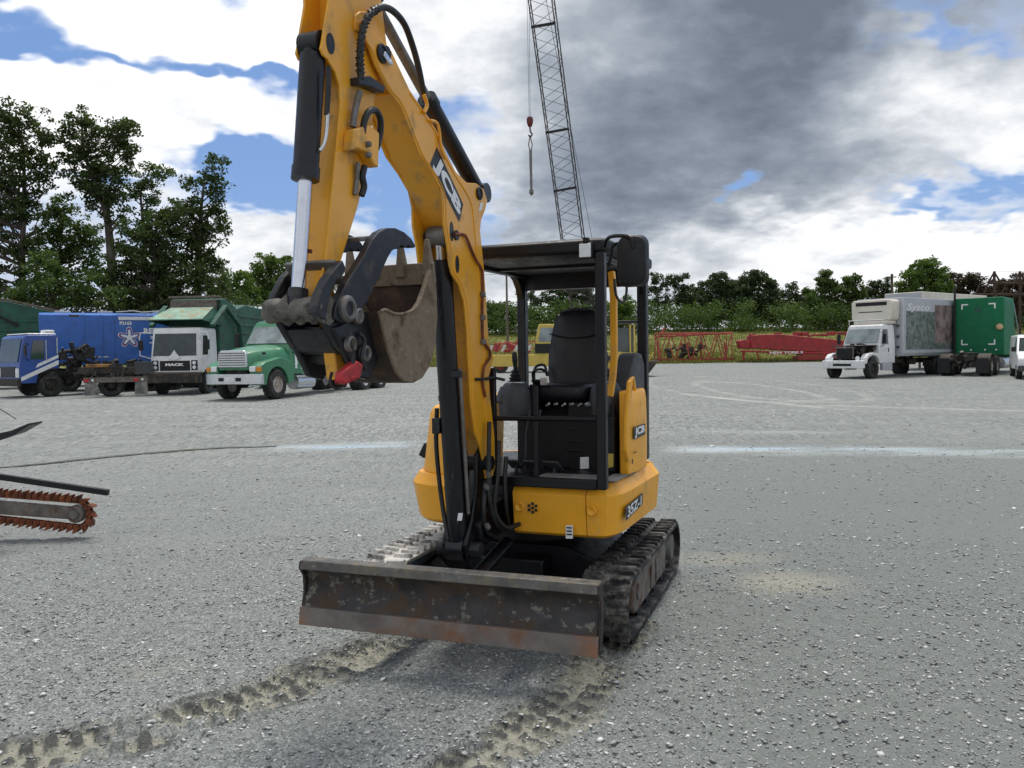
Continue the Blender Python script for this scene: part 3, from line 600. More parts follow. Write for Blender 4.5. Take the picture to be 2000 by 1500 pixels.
    # curved side arm from the tube up to the dipper
    q = [onR(*p, .115)[1:] for p in ((643, 628), (620, 612), (628, 575), (642, 545), (658, 525), (672, 508), (678, 522), (675, 535), (660, 548), (650, 570), (643, 598), (640, 622))]
    b = K(); b.prism(q, 'x', .065, .108); b.build('side_link', M['dark_steel'], X, .008)
    q = [onR(*p, -.19)[1:] for p in ((548, 622), (528, 612), (538, 575), (556, 540), (576, 520), (592, 510), (600, 530), (602, 560), (598, 592), (590, 612))]
    b = K(); b.prism(q, 'x', -.225, -.19); b.build('side_link', M['dark_steel'], X, .008)
    # --- dipper nose and quick hitch -------------------------------------------
    nz = [onR(*p, d1)[1:] for p in ((640, 585), (652, 560), (672, 620), (690, 690), (690, 742), (662, 742), (655, 690))]
    b = K(); b.prism(nz, 'x', -.045, d1 - .004); b.build('dipper_nose', M['yellow'], dip, .006)
    b = K(); b.cyl((d0 - .06, 2.30, 1.71), (d1 + .09, 2.30, 1.71), .045, seg=18); b.build('bucket_pin', M['dark_steel'], X, .004)
    hz = [onR(*p, .10)[1:] for p in ((655, 640), (690, 625), (725, 610), (740, 640), (745, 700), (725, 742), (700, 735), (680, 690))]
    b = K()
    for r0, r1 in ((-.185, -.155), (.06, .09)): b = K(); b.prism(hz, 'x', r0, r1); b.build('quick_hitch', M['dark_steel'], X, .008)
    for px, py in ((683, 672), (712, 690), (697, 617)): b = K(); c = onR(px, py, .10); b.lathe([(0, 0), (.036, 0), (.036, .02), (.026, .026), (.018, .014), (0, .014)], (.094, c[1], c[2]), (1, 0, 0), 16); b.build('hitch_pin_end', M['steel'], X)
    q = [onR(*p, .125)[1:] for p in ((668, 728), (700, 704), (712, 712), (706, 738), (678, 752), (668, 744))]
    b = K(); b.prism(q, 'x', .085, .122); b.build('red_lock', M['red'], X, .008)
    b = K(); b.cyl((.06, onR(665, 746, .09)[1], onR(665, 746, .09)[2]), (.13, onR(690, 738, .12)[1], onR(690, 738, .12)[2]), .012); b.build('lock_rod', M['red'], X)
    hose([P(648, 728, .05), P(645, 745, .06), P(655, 758, .07), P(670, 752, .07), P(678, 738, .07)], .007)
    hose([P(683, 665, .11), P(690, 690, .115), P(688, 715, .11), P(680, 728, .10)], .009)
    hose([P(700, 650, .10), P(712, 665, .115), P(706, 700, .115), P(714, 722, .11)], .009)
    # --- thumb ---------------------------------------------------------------------
    th = [onR(*p, .12)[1:] for p in ((655, 622), (658, 600), (664, 585), (684, 545), (700, 522), (716, 495), (728, 470), (742, 453), (758, 445), (775, 445), (792, 453), (806, 466), (814, 480), (812, 484), (803, 483), (800, 479), (796, 484), (790, 482), (786, 479), (781, 486), (774, 486), (768, 490), (760, 503), (748, 530), (738, 552), (728, 572), (720, 590), (706, 605), (690, 622), (672, 632))]
    for r0, r1 in ((.075, .115), (-.215, -.175)):
        b = K(); b.prism(th, 'x', r0, r1); tb = b.build('thumb', M['dark_steel'], X, .005)
        c = onR(678, 603, .12); b = K(); b.lathe([(0, 0), (.058, 0), (.058, .016), (.046, .026), (.034, .026), (.03, .014), (0, .014)], (r1 - .002, c[1], c[2]), (1, 0, 0), 24); b.build('thumb_boss', M['steel'], tb)
    c0, c1 = onR(716, 500, .12), onR(742, 458, .12)
    b = K(); b.box((-.05, c1[1] + .04, c1[2] - .02), (.255, .09, .02), Matrix.Rotation(-.2, 3, 'X')); b.box((-.05, c0[1] + .15, c0[2] - .08), (.255, .02, .12), Matrix.Rotation(-.7, 3, 'X')); b.build('thumb_cross_plate', M['steel'], X, .004)
    c = onR(678, 603, .12); b = K(); b.cyl((-.23, c[1], c[2]), (.13, c[1], c[2]), .04, seg=18); b.build('thumb_pin', M['dark_steel'], X)
    # --- bucket ----------------------------------------------------------------------
    rb0, rb1 = -.36, .16
    sp_ = [onR(*p, rb1)[1:] for p in ((838, 528), (828, 560), (818, 588), (808, 603), (790, 612), (770, 613), (752, 605), (742, 608), (749, 640), (761, 690), (776, 728), (790, 744), (808, 748), (826, 738), (840, 715), (850, 680), (855, 620), (853, 570), (850, 528))]
    def tapered(b):                                          # the shell narrows towards its floor on the far side
        for v in b.b.verts:
            if v.co.x < -.02: v.co.x += .24 * min(1, max(0, (2.06 - v.co.z) / .28))
        return b
    b = K(); b.prism(sp_, 'x', rb1 - .016, rb1); bk = b.build('bucket', M['bucket'], X, .004)
    b = K(); b.prism(sp_, 'x', rb0, rb0 + .016); tapered(b).build('bucket_side', M['bucket'], bk, .004)
    sh_o = sp_[7:]; sh_i = []
    cc = (sum(p[0] for p in sp_) / len(sp_), sum(p[1] for p in sp_) / len(sp_))
    for p in sh_o: v = Vector((cc[0] - p[0], cc[1] - p[1])).normalized() * .02; sh_i.append((p[0] + v.x, p[1] + v.y))
    b = K(); b.prism(sh_o + sh_i[::-1], 'x', rb0 + .014, rb1 - .014); tapered(b).build('bucket_shell', M['bucket_in'], bk, .002)
    lip = sp_[-1]
    b = K(); b.prism([(lip[0] - .005, lip[1] - .07), (lip[0] + .022, lip[1] - .07), (lip[0] + .03, lip[1] + .035), (lip[0] + .012, lip[1] + .04)], 'x', rb0 - .004, rb1 + .004); b.build('bucket_lip', M['bucket'], bk, .004)
    for k in range(4):
        r = rb0 + .03 + (rb1 - rb0 - .06) * k / 3; b = K()
        b.loft([[(r - .026, lip[0] - .012, lip[1] - .03), (r + .026, lip[0] - .012, lip[1] - .03), (r + .026, lip[0] + .04, lip[1] - .03), (r - .026, lip[0] + .04, lip[1] - .03)],
                [(r - .02, lip[0] - .005, lip[1] + .05), (r + .02, lip[0] - .005, lip[1] + .05), (r + .02, lip[0] + .04, lip[1] + .05), (r - .02, lip[0] + .04, lip[1] + .05)],
                [(r - .012, lip[0] + .02, lip[1] + .155), (r + .012, lip[0] + .02, lip[1] + .155), (r + .012, lip[0] + .034, lip[1] + .155), (r - .012, lip[0] + .034, lip[1] + .155)]])
        b.build('tooth', M['bucket'], bk, .004)
    e = [Vector((rb1 + .004, p[0], p[1])) for p in sp_[0:8]]
    K().tube(spline(e, 4), .007, 8).build('side_rim', M['bucket'], bk)
    e = [Vector((rb0 - .004, p[0], p[1])) for p in sp_[0:8]]
    bb_ = K(); bb_.tube(spline(e, 4), .008, 8); tapered(bb_).build('side_rim', M['steel'], bk)
    for r in (-.10, .06): b = K(); b.prism([(sh_o[0][0] + .0, sh_o[0][1]), (sh_o[0][0] + .07, sh_o[0][1] - .01), (sh_o[0][0] + .06, sh_o[0][1] - .10), (sh_o[2][0] + .0, sh_o[2][1])], 'x', r - .01, r + .01); b.build('bucket_ear', M['dark_steel'], bk, .004)
    return X
EX = excavator()
def canopy(X):
    K = lambda: MB(VM)
    uF, uR = .79, -.33; rL, rR = -.22, .78
    # roof: a crowned shell with a turned-down rim
    b = K()
    def rr(inset, z, z2): 
        return [(rL + inset, uF - inset, z), (rR - inset - .03, uF - inset, z), (rR - inset, uF - inset - .05, z), (rR - inset, uR + inset, z2), (rL + inset, uR + inset, z2), (rL + inset, uF - inset - .05, z)]
    b.loft([rr(.02, 2.285, 2.275), rr(0, 2.30, 2.29), rr(0, 2.355, 2.345), rr(.02, 2.372, 2.362), rr(.14, 2.39, 2.385), rr(.3, 2.395, 2.392)]); b.build('canopy_roof', M['black_plastic'], X, .008)
    b = K()
    b.span((rL + .03, uR + .05, 2.255), (rL + .08, uF - .06, 2.284)); b.span((rR - .09, uR + .05, 2.255), (rR - .04, uF - .06, 2.284)); b.span((rL + .081, .2, 2.262), (rR - .091, .25, 2.284))
    b.span((rL + .03, uR - .03, 2.17), (rR - .04, uR + .045, 2.283)); b.build('roof_frame', M['black'], X, .006)
    # posts
    def post(name, path, w=.055): K().strip(path, w, (0, 1, 0), w).build(name, M['black'], X, .008)
    post('canopy_post', [(.735, .765, .90), (.735, .765, 1.6), (.735, .762, 2.29)], .058)
    post('canopy_post', [(.715, uR + .02, .95), (.715, uR + .02, 1.6), (.715, uR + .02, 2.28)], .068)
    post('canopy_post', [(-.195, uR + .02, .95), (-.195, uR + .02, 1.6), (-.195, uR + .02, 2.28)], .066)
    b = K(); b.prism([(uR + .05, 2.28), (uR + .05, 2.10), (uR + .09, 2.18), (uR + .15, 2.24), (uR + .24, 2.28)], 'x', -.222, -.175); b.build('post_gusset', M['black'], X, .004); b = K(); b.prism([(uR + .05, 2.28), (uR + .05, 2.10), (uR + .09, 2.18), (uR + .15, 2.24), (uR + .24, 2.28)], 'x', .70, .735); b.build('post_gusset', M['black'], X, .004)
    b = K(); b.span((-.19, uR - .02, 1.38), (.70, uR + .03, 1.46)); b.build('rear_rail', M['black'], X, .008)
    # front guard frame of the cab
    b = K(); b.span((.025, .742, .895), (.705, .785, .955)); b.build('front_sill', M['black'], X, .006)
    b = K(); b.span((.015, .745, .957), (.055, .78, 1.62)); b.build('front_post', M['black'], X, .006)
    K().tube([(.035, .775, 1.31), (.705, .775, 1.315)], .016, 12).build('knee_rail', M['black'], X)
    b = K(); b.span((.30, .735, .957), (.33, .76, 1.50)); b.build('front_bar', M['black'], X, .004)
    # yellow grab handle
    K().strip([(.752, .60, 2.19), (.765, .60, 2.05), (.765, .60, 1.68), (.755, .60, 1.56), (.735, .60, 1.44)], .042, (0, 1, 0), .03).build('grab_handle', M['yellow'], X, .006)
    # work lamp, mirror
    c = onU(1142, 489, .83)
    b = K(); b.box((c[0], .795, c[2]), (.085, .05, .095)); wl = b.build('work_lamp', M['black_plastic'], X, .008)
    b = K(); b.box((c[0], .824, c[2]), (.07, .012, .078)); b.build('lens', M['lens'], wl, .004)
    b = K(); b.box((c[0], .80, c[2] + .062), (.03, .04, .03)); b.build('lamp_bracket', M['black'], wl, .003)
    mc = onU(1236, 510, .93)
    def rrect(cx, cz, w, h, r, n=5):
        o = []
        for sx, sz, a0 in ((1, -1, -PI / 2), (1, 1, 0), (-1, 1, PI / 2), (-1, -1, PI)):
            for k in range(n): a = a0 + PI / 2 * k / (n - 1); o.append((cx + sx * (w / 2 - r) + r * math.cos(a), cz + sz * (h / 2 - r) + r * math.sin(a)))
        return o
    b = K(); b.loft([[(x, .985 - .0, z) for x, z in rrect(mc[0], mc[2], .10, .20, .04)], [(x, .97, z) for x, z in rrect(mc[0], mc[2], .16, .265, .055)], [(x, .925, z) for x, z in rrect(mc[0], mc[2], .175, .285, .05)], [(x, .90, z) for x, z in rrect(mc[0], mc[2], .17, .28, .05)]]); mi = b.build('mirror', M['black_plastic'], X, .004, ang=50)
    b = K(); b.loft([[(x, .899, z) for x, z in rrect(mc[0], mc[2], .15, .26, .045)], [(x, .896, z) for x, z in rrect(mc[0], mc[2], .15, .26, .045)]]); b.build('mirror_glass', M['chrome'], mi)
    T = lambda px, py, u: Vector(onU(px, py, u))
    K().tube(spline([T(1182, 482, .80), T(1187, 466, .86), T(1200, 461, .92), T(1222, 461, .97), T(1233, 466, .99), T(1237, 484, .99)], 6), .011, 8).build('mirror_arm', M['black'], X)
    K().tube(spline([T(1188, 520, .80), T(1194, 500, .84), T(1198, 480, .88), T(1215, 474, .90), T(1235, 474, .90)], 6), .010, 8).build('mirror_arm', M['black'], X)
    K().tube(spline([T(1200, 545, .72), T(1203, 575, .72), T(1213, 590, .72), T(1222, 582, .70), T(1224, 555, .68), T(1222, 530, .66)], 6), .008, 8).build('mirror_cable', M['hose'], X)
    # engine cover at the rear left of the machine
    b = K()
    A = [(.795, .40), (.808, .2), (.80, -.02), (.765, -.2), (.69, -.36), (.62, -.36), (.70, -.1), (.73, .38)]
    rows = ((.93, .985), (1.0, 1.0), (1.22, 1.0), (1.38, .985), (1.44, .95), (1.46, .90))
    b.loft([[(.6 + (x - .6) * k, y * k, z) for x, y in A] for z, k in rows]); ec = b.build('engine_cover', M['yellow_side'], X, .014, 3, ang=25)
    b = K(); b.prism([(.43, 1.05), (.46, 1.10), (.44, 1.30), (.36, 1.52), (.30, 1.54), (.33, 1.45), (.402, 1.28), (.402, 1.02)], 'x', .775, .80); b.build('cover_flange', M['yellow_side'], ec, .006)
    b = K(); b.strip([(.79, .34, 1.42), (.79, .30, 1.535), (.78, .22, 1.54), (.78, .17, 1.45)], .02, (1, 0, 0), .018); b.build('cover_handle', M['yellow'], ec, .003)
    q = [onR(*p, .808) for p in ((1237, 859), (1259, 848), (1259, 827), (1237, 834))]
    fixu = lambda v: (.812 if v[1] > .0 else .808, v[1], v[2])
    q = [fixu(v) for v in q]
    b = K(); b.poly(q); lg = b.build('name_plate', M['black_decal'], ec, smooth=False)
    mid = sum((Vector(v) for v in q), Vector()) / 4; qi = [mid + (Vector(v) - mid) * .86 + Vector((.002, 0, 0)) for v in q]
    lettering('JCB', qi, M['white_decal'], lg, mp=VM, bold=.05)
    b = K(); b.box((.812, .30, 1.07), (.004, .05, .006)); b.box((.812, .37, 1.02), (.004, .012, .03)); b.build('panel_latch', M['black_decal'], ec)
    b = K(); b.prism([(.36, -.30), (.36, .30), (.69, .34), (.68, -.06), (.60, -.32)], 'z', .935, 1.38); b.build('engine_bay', M['black_plastic'], X, .01)
    # floor, step mat, riser
    b = K(); b.span((.06, .02, .93), (.70, .74, .945)); b.build('cab_floor', M['black_plastic'], X); b = K(); b.span((.30, .55, .9455), (.69, .735, .952)); b.build('floor_mat', M['tread_mat'], X)
    b = K(); b.span((.705, .42, .935), (.795, .70, .945)); b.build('side_step', M['tread_mat'], X, .003)
    b = K(); b.prism([(.30, .945), (.30, 1.28), (.20, 1.36), (-.28, 1.38), (-.28, .945)], 'x', .0, .70); b.build('seat_riser', M['black_plastic'], X, .012)
    b = K()
    for z in (1.06, 1.12, 1.20): b.span((.36, .301, z), (.66, .312, z + .022))
    b.build('riser_rib', M['black'], X, .004)
    b = K(); b.span((.49, .29, .95), (.60, .315, 1.03)); b.build('document_box', M['black_plastic'], X, .004)
    q = [onU(*p, .318) for p in ((1133, 916), (1162, 914), (1162, 892), (1133, 893))]
    b = K(); b.poly([(x, .318, z) for x, _, z in q]); st = b.build('sticker', M['white_decal'], X, smooth=False)
    q = [onU(*p, .40) for p in ((1187, 914), (1198, 912), (1198, 886), (1187, 886))]
    b = K(); b.poly(q); b.build('warning_sticker', mat('amber_sticker', (.5, .36, .06), .5), X, smooth=False)
    b = K(); b.span((.60, -.28, .945), (.70, .38, 1.30)); b.build('side_wall', M['black_plastic'], X, .01)
    # pedals
    for cx_ in (1042, 1080, 1005):
        c = onU(cx_, 912, .56); b = K(); b.box((c[0], .56, 1.0), (.105 if cx_ > 1010 else .08, .12, .014), Matrix.Rotation(.55, 3, 'X')); b.box((c[0], .53, .97), (.02, .03, .06)); b.build('pedal', M['grey_plastic'], X, .006)
    for c_ in (.13, .20): K().tube([(c_ + .02, .52, .96), (c_ + .02, .50, 1.2), (c_ + .03, .45, 1.34)], .009).build('travel_lever', M['dark_steel'], X)
    # console pods with joysticks
    def pod(rc, u0, key):
        b = K(); R_ = lambda z, a, c_: [(rc + a * math.cos(2 * PI * k / 18), u0 + c_ * math.sin(2 * PI * k / 18), z) for k in range(18)]
        b.loft([R_(1.30, .105, .13), R_(1.36, .11, .135), R_(1.46, .10, .125), R_(1.50, .078, .10), R_(1.515, .06, .075)]); b.build('console_pod', M['grey_plastic'], X, .006)
        b = K(); b.lathe([(.058, 0), (.052, .012), (.036, .018), (.046, .032), (.030, .04), (.040, .054), (.024, .064), (.032, .078), (.016, .09), (0, .092)], (rc, u0, 1.512), (0, 0, 1), 18); b.build('joystick_boot', M['hose'], X)
        b = K(); b.loft([[(rc + .018 * math.cos(a) * k, u0 + o + .022 * math.sin(a) * k, z) for a in [2 * PI * i / 12 for i in range(12)]] for z, k, o in ((1.59, .6, 0), (1.62, .75, .0), (1.66, 1.0, .006), (1.70, .95, .01), (1.715, .6, .012))]); b.build('joystick', M['black_plastic'], X)
        b = K(); b.lathe([(.056, 0), (.066, 0), (.064, .008), (.056, .008)], (rc, u0, 1.51), (0, 0, 1), 20, closed=True); b.build('boot_ring', M['alu'], X)
    pod(.02, .36, 0)
    pod(.60, .22, 1)
    b = K(); b.cyl((-.045, .43, 1.37), (-.01, .40, 1.47), .06, seg=20); b.build('hose_pod', M['grey_plastic'], X, .008)
    b = K(); b.span((-.05, .05, 1.30), (.10, .30, 1.44)); b.build('console_box', M['black_plastic'], X, .02)
    b = K(); b.box((.16, .24, 1.49), (.10, .16, .018), Matrix.Rotation(.5, 3, 'X')); b.build('armrest', M['black_plastic'], X, .008)
    b = K(); b.box((.60, .10, 1.56), (.08, .22, .03)); b.build('armrest', M['vinyl'], X, .012)
    b = K(); b.span((.115, .30, 1.30), (.17, .35, 1.50)); b.build('safety_lever', M['black'], X, .004)
    K().tube(spline([(.13, .30, 1.50), (.13, .32, 1.58), (.2, .34, 1.60), (.24, .32, 1.56)], 5), .009).build('safety_lever_grip', M['black'], X)
    b = K(); b.box((.21, .33, 1.52), (.05, .012, .05)); b.build('control_panel', M['alu'], X, .003)
    b = K()
    for k in range(6): b.cyl((.22 + .055 * k, .315, 1.36 + .01 * (k % 2)), (.245 + .055 * k, .33, 1.375), .008 + .006 * (k == 5), seg=8)
    b.build('hose_fitting', M['alu'], X)
    # seat
    sx, su = .27, .06
    def rrs(w, d, r, z, du=0): return [(x, y, z) for x, y in rrect(sx, su + du, w, d, r)]
    b = K(); b.loft([rrs(.40, .40, .08, 1.38), rrs(.45, .46, .1, 1.42), rrs(.46, .47, .1, 1.47), rrs(.43, .43, .1, 1.495), rrs(.30, .30, .08, 1.50)]); st = b.build('seat_cushion', M['vinyl'], X, ang=60)
    b = K(); rows = []
    for z, w, th, lean in ((1.46, .40, .10, .0), (1.56, .43, .12, -.01), (1.70, .43, .13, -.03), (1.80, .40, .11, -.05), (1.84, .385, .10, -.055), (1.90, .36, .10, -.065), (1.96, .33, .09, -.075), (2.0, .27, .07, -.08), (2.015, .20, .04, -.085)):
        uc = su - .22 + lean; n = 14
        ring = []
        for k in range(n):
            a = 2 * PI * k / n; ca, sa = math.cos(a), math.sin(a); e = .55
            ring.append((sx + w / 2 * math.copysign(abs(ca) ** e, ca), uc + th / 2 * math.copysign(abs(sa) ** e, sa) - (.03 * (1 - abs(ca)) if sa > 0 and 1.5 < z < 1.8 else 0), z))
        rows.append(ring)
    b.loft(rows); bkst = b.build('backrest', M['vinyl'], X, ang=60)
    e = [(sx + .195 * math.cos(a), su - .22 - .055 + .062, 1.83 + .035 * (math.cos(a * 1.0) ** 2) - .02) for a in [PI * k / 14 for k in range(15)]]
    K().tube(e, .005, 6).build('seam', M['black'], bkst)
    K().tube(spline([(sx - .205, su - .255, 1.72), (sx - .19, su - .28, 1.86), (sx - .16, su - .29, 1.95), (sx - .10, su - .298, 2.008), (sx, su - .30, 2.02), (sx + .1, su - .298, 2.008), (sx + .16, su - .29, 1.95), (sx + .19, su - .28, 1.86)], 5), .008, 6).build('piping', M['grey_plastic'], bkst)
    # grey fender beside the seat
    b = K(); b.prism([(-.25, 1.30), (-.25, 1.62), (-.18, 1.70), (-.08, 1.70), (.06, 1.58), (.14, 1.44), (.16, 1.30)], 'x', .60, .745); b.build('rear_console', M['grey_plastic'], X, .03, 3)
    K().tube(spline([(.03, .05, 1.48), (-.0, -.05, 1.6), (.05, -.1, 1.62), (.09, -.05, 1.55)], 5), .010).build('control_hose', M['hose'], X)
canopy(EX)
# ------------------------------------------------------------------ ground: one sheet from the camera to the horizon
gp = lambda px, py: (lambda d: CAM + d * (-CAM_H / d.z))(ray(px, py))
def pixel_path(pts): 
    o = []
    for px, py in pts:
        d = ray(px, py); p = CAM + d * (-CAM_H / d.z); o.append((p.x, p.y))
    return [(v.x, v.y) for v in spline([(x, y, 0) for x, y in o], 10)]
TRAILS = [pixel_path([(900, 1175), (800, 1232), (690, 1288), (590, 1332), (480, 1372), (350, 1410), (200, 1448), (20, 1480), (-250, 1520)]),
          pixel_path([(1225, 1230), (1200, 1262), (1165, 1312), (1115, 1362), (1045, 1412), (960, 1465), (860, 1530), (740, 1600)])]
def hashn(ix, iy, s):
    h = (ix.astype(np.int64) * 374761393 + iy.astype(np.int64) * 668265263 + s * 1442695041) & 0x7fffffff
    h = ((h ^ (h >> 13)) * 1274126177) & 0x7fffffff
    return ((h ^ (h >> 16)) & 0xffff) / 65535.0
def vnoise(x, y, s=0):
    ix, iy = np.floor(x), np.floor(y); fx, fy = x - ix, y - iy; fx = fx * fx * (3 - 2 * fx); fy = fy * fy * (3 - 2 * fy)
    a, b, c, d = hashn(ix, iy, s), hashn(ix + 1, iy, s), hashn(ix, iy + 1, s), hashn(ix + 1, iy + 1, s)
    return (a * (1 - fx) + b * fx) * (1 - fy) + (c * (1 - fx) + d * fx) * fy - .5
def trail_field(x, y, path):
    best = np.full(x.shape, 1e9); q = np.zeros(x.shape); sA = np.zeros(x.shape); acc = 0
    for (x0, y0), (x1, y1) in zip(path, path[1:]):
        dx, dy = x1 - x0, y1 - y0; L = math.hypot(dx, dy); tt = np.clip(((x - x0) * dx + (y - y0) * dy) / (L * L), 0, 1)
        ex, ey = x - (x0 + tt * dx), y - (y0 + tt * dy); d = np.hypot(ex, ey); sg = np.sign(dx * ey - dy * ex)
        m = d < best; best = np.where(m, d, best); q = np.where(m, d * sg, q); sA = np.where(m, acc + tt * L, sA); acc += L
    return best, q, sA
def ground_height(x, y):
    z = np.where(y < 30, 0, np.where(y < 75, .55 * (y - 30) / 45, np.where(y < 135, .55 + 4.7 * (y - 75) / 60, 5.25 + .01 * (np.minimum(y, 400) - 135))))
    near = np.clip((11 - np.hypot(x, y)) / 4, 0, 1)
    g = .012 * vnoise(x * 1.3, y * 1.3, 1) + .016 * vnoise(x * 4, y * 4, 2) + .016 * vnoise(x * 14, y * 14, 3) + .014 * vnoise(x * 36, y * 36, 4) + .010 * vnoise(x * 80, y * 80, 5)
    z = z + g * (.25 + .75 * near)
    mud = np.zeros(x.shape); rdg = np.zeros(x.shape)
    for k, path in enumerate(TRAILS):
        m = (np.hypot(x, y) < 8) & (y > .5)
        if not m.any(): continue
        xs, ys = x[m], y[m]; d, q, s = trail_field(xs, ys, path)
        wob = .03 * vnoise(xs * 3, ys * 3, 9 + k) + .03 * vnoise(xs * 11, ys * 11, 19 + k)
        e = np.clip((.19 + wob - d) / .05, 0, 1); berm = np.exp(-((d - .21 - wob) / .04) ** 2)
        row = np.where(q > 0, 1.0, -1.0); ph = s / .105 + .25 * row - np.abs(q) * 1.1 + .25 * vnoise(xs * 5, ys * 5, 91)
        ridge = np.abs((ph % 1.0) - .5) * 2; ridge = np.clip((ridge - .34) / .30, 0, 1) * np.clip((.185 - np.abs(q)) / .03, 0, 1) * np.clip((np.abs(q) - .012) / .02, 0, 1)
        brk = np.clip(.8 + .9 * vnoise(xs * 7, ys * 7, 29 + k) + .8 * vnoise(xs * 2, ys * 2, 39), .1, 1.2); clod = vnoise(xs * 24, ys * 24, 49 + k) * .018 + vnoise(xs * 60, ys * 60, 59) * .022
        lum = np.clip(.7 + .9 * vnoise(xs * 2.2 + k, ys * 2.2, 66), .15, 1)
        z[m] += e * (-.018 + ridge * .036 * brk + clod * 1.0 * lum) + berm * (.016 + clod * 1.6) * lum
        dk_ = np.maximum(ridge * np.clip(brk, 0, 1), berm * np.clip(.55 + 1.6 * vnoise(xs * 2.5, ys * 2.5, 97), 0, 1)); rdg[m] = np.maximum(rdg[m], dk_)
        mud[m] = np.maximum(mud[m], np.clip(e + berm * .6, 0, 1) * np.clip(.72 + 1.1 * vnoise(xs * 5, ys * 5, 71) , .25, 1))
    return z, mud, rdg
def build_ground():
    rad = [.3 + .15 * k for k in range(10)]; r = 1.8
    while r < 8.5: rad.append(r); r *= 1.0046
    while r < 140: rad.append(r); r *= 1.022
    while r < 2600: rad.append(r); r *= 1.12
    ang = list(np.linspace(-.66, .66, 640)) + list(np.linspace(.66, 2 * PI - .66, 60))[1:-1]
    rad, ang = np.array(rad), np.array(ang); nr, na = len(rad), len(ang)
    Rr, A = np.meshgrid(rad, ang, indexing='ij'); x, y = (Rr * np.sin(A)).ravel(), (Rr * np.cos(A)).ravel()
    z, mud, rdg = ground_height(x, y)
    idx = np.arange(nr * na).reshape(nr, na); nx = np.roll(idx, -1, axis=1)
    quads = np.stack([idx[:-1], idx[1:], nx[1:], nx[:-1]], -1).reshape(-1, 4)
    co = np.stack([x, y, z], -1); ctr = len(co); co = np.vstack([co, [[0, 0, 0]]]); mud = np.append(mud, 0); rdg = np.append(rdg, 0)
    tris = np.stack([idx[0], nx[0], np.full(na, ctr)], -1)
    me = bpy.data.meshes.new('ground'); me.vertices.add(len(co)); me.vertices.foreach_set('co', co.ravel())
    loops = np.concatenate([quads.ravel(), tris.ravel()]); me.loops.add(len(loops)); me.loops.foreach_set('vertex_index', loops)
    ls = np.concatenate([np.arange(len(quads)) * 4, len(quads) * 4 + np.arange(len(tris)) * 3]); me.polygons.add(len(ls)); me.polygons.foreach_set('loop_start', ls)
    me.update(calc_edges=True); me.validate()
    me.attributes.new('mud', 'FLOAT', 'POINT').data.foreach_set('value', mud)
    me.attributes.new('ridge', 'FLOAT', 'POINT').data.foreach_set('value', rdg)
    me.polygons.foreach_set('use_smooth', np.ones(len(ls), bool))
    o = bpy.data.objects.new('ground', me); COL.objects.link(o); o['kind'] = 'structure'
    m = bpy.data.materials.new('gravel_and_grass'); m.use_nodes = True; t = NT(m.node_tree); b = t.n['Principled BSDF']
    P = t.node('ShaderNodeNewGeometry').outputs['Position']; s = t.node('ShaderNodeSeparateXYZ'); t.l.new(P, s.inputs[0])
    flat = t.node('ShaderNodeCombineXYZ'); t.l.new(s.outputs[0], flat.inputs[0]); t.l.new(s.outputs[1], flat.inputs[1]); Q = flat.outputs[0]
    chips = t.voronoi(Q, 70, out=1); chipd = t.voronoi(Q, 70, out=0); chips2 = t.voronoi(Q, 150, out=1)
    cv = t.node('ShaderNodeSeparateColor'); t.l.new(chips, cv.inputs[0]); cv2 = t.node('ShaderNodeSeparateColor'); t.l.new(chips2, cv2.inputs[0])
    grain = t.math('ADD', t.math('MULTIPLY', cv.outputs[0], .55), t.math('MULTIPLY', cv2.outputs[1], .45))
    col = t.ramp(grain, [(0, (0.102, 0.108, 0.108)), (.3, (0.198, 0.210, 0.209)), (.55, (0.288, 0.302, 0.299)), (.8, (0.408, 0.422, 0.416)), (1, (0.696, 0.708, 0.696))])
    sty = t.node('ShaderNodeMapping'); t.l.new(Q, sty.inputs[0]); sty.inputs['Scale'].default_value = (.16, 1, 1); sty.inputs['Rotation'].default_value = (0, 0, .05)
    streak = t.remap(t.noise(sty.outputs[0], .9, 7, .62), .40, .62)              # dusty wheel-worn bands across the lot
    dist = s.outputs[1]
    def aniso(sx, sy): mp = t.node('ShaderNodeMapping'); t.l.new(Q, mp.inputs[0]); mp.inputs['Scale'].default_value = (sx, sy, 1); return mp.outputs[0]
    ga = t.node('ShaderNodeSeparateColor'); t.l.new(t.voronoi(aniso(46, 15), 1, out=1), ga.inputs[0]); gb = t.node('ShaderNodeSeparateColor'); t.l.new(t.voronoi(aniso(22, 4), 1, out=1), gb.inputs[0])
    gmix = t.mix(t.remap(dist, 9, 20), t.node('ShaderNodeCombineXYZ', i_0=ga.outputs[0]).outputs[0], t.node('ShaderNodeCombineXYZ', i_0=gb.outputs[0]).outputs[0]); gs = t.node('ShaderNodeSeparateXYZ'); t.l.new(gmix, gs.inputs[0])
    avg = t.ramp(t.math('ADD', t.math('MULTIPLY', t.noise(Q, 5, 10, .82), .55), t.math('MULTIPLY', gs.outputs[0], .45)), [(.22, (.15, .158, .157)), (.45, (.265, .278, .274)), (.66, (.40, .41, .402)), (.82, (.62, .62, .60))])
    col = t.mix(t.remap(dist, 5, 16), col, avg)
    big = t.remap(t.noise(Q, .35, 6, .6), .35, .68)
    col = t.mix(t.math('MULTIPLY', big, .42), col, (.245, .258, .252))
    col = t.mix(t.math('MULTIPLY', streak, t.remap(dist, 6, 22, .08, .36)), col, (.40, .40, .375))
    dust = t.remap(t.noise(Q, .8, 8, .68), .55, .7); col = t.mix(t.math('MULTIPLY', dust, .26), col, (.43, .40, .335))
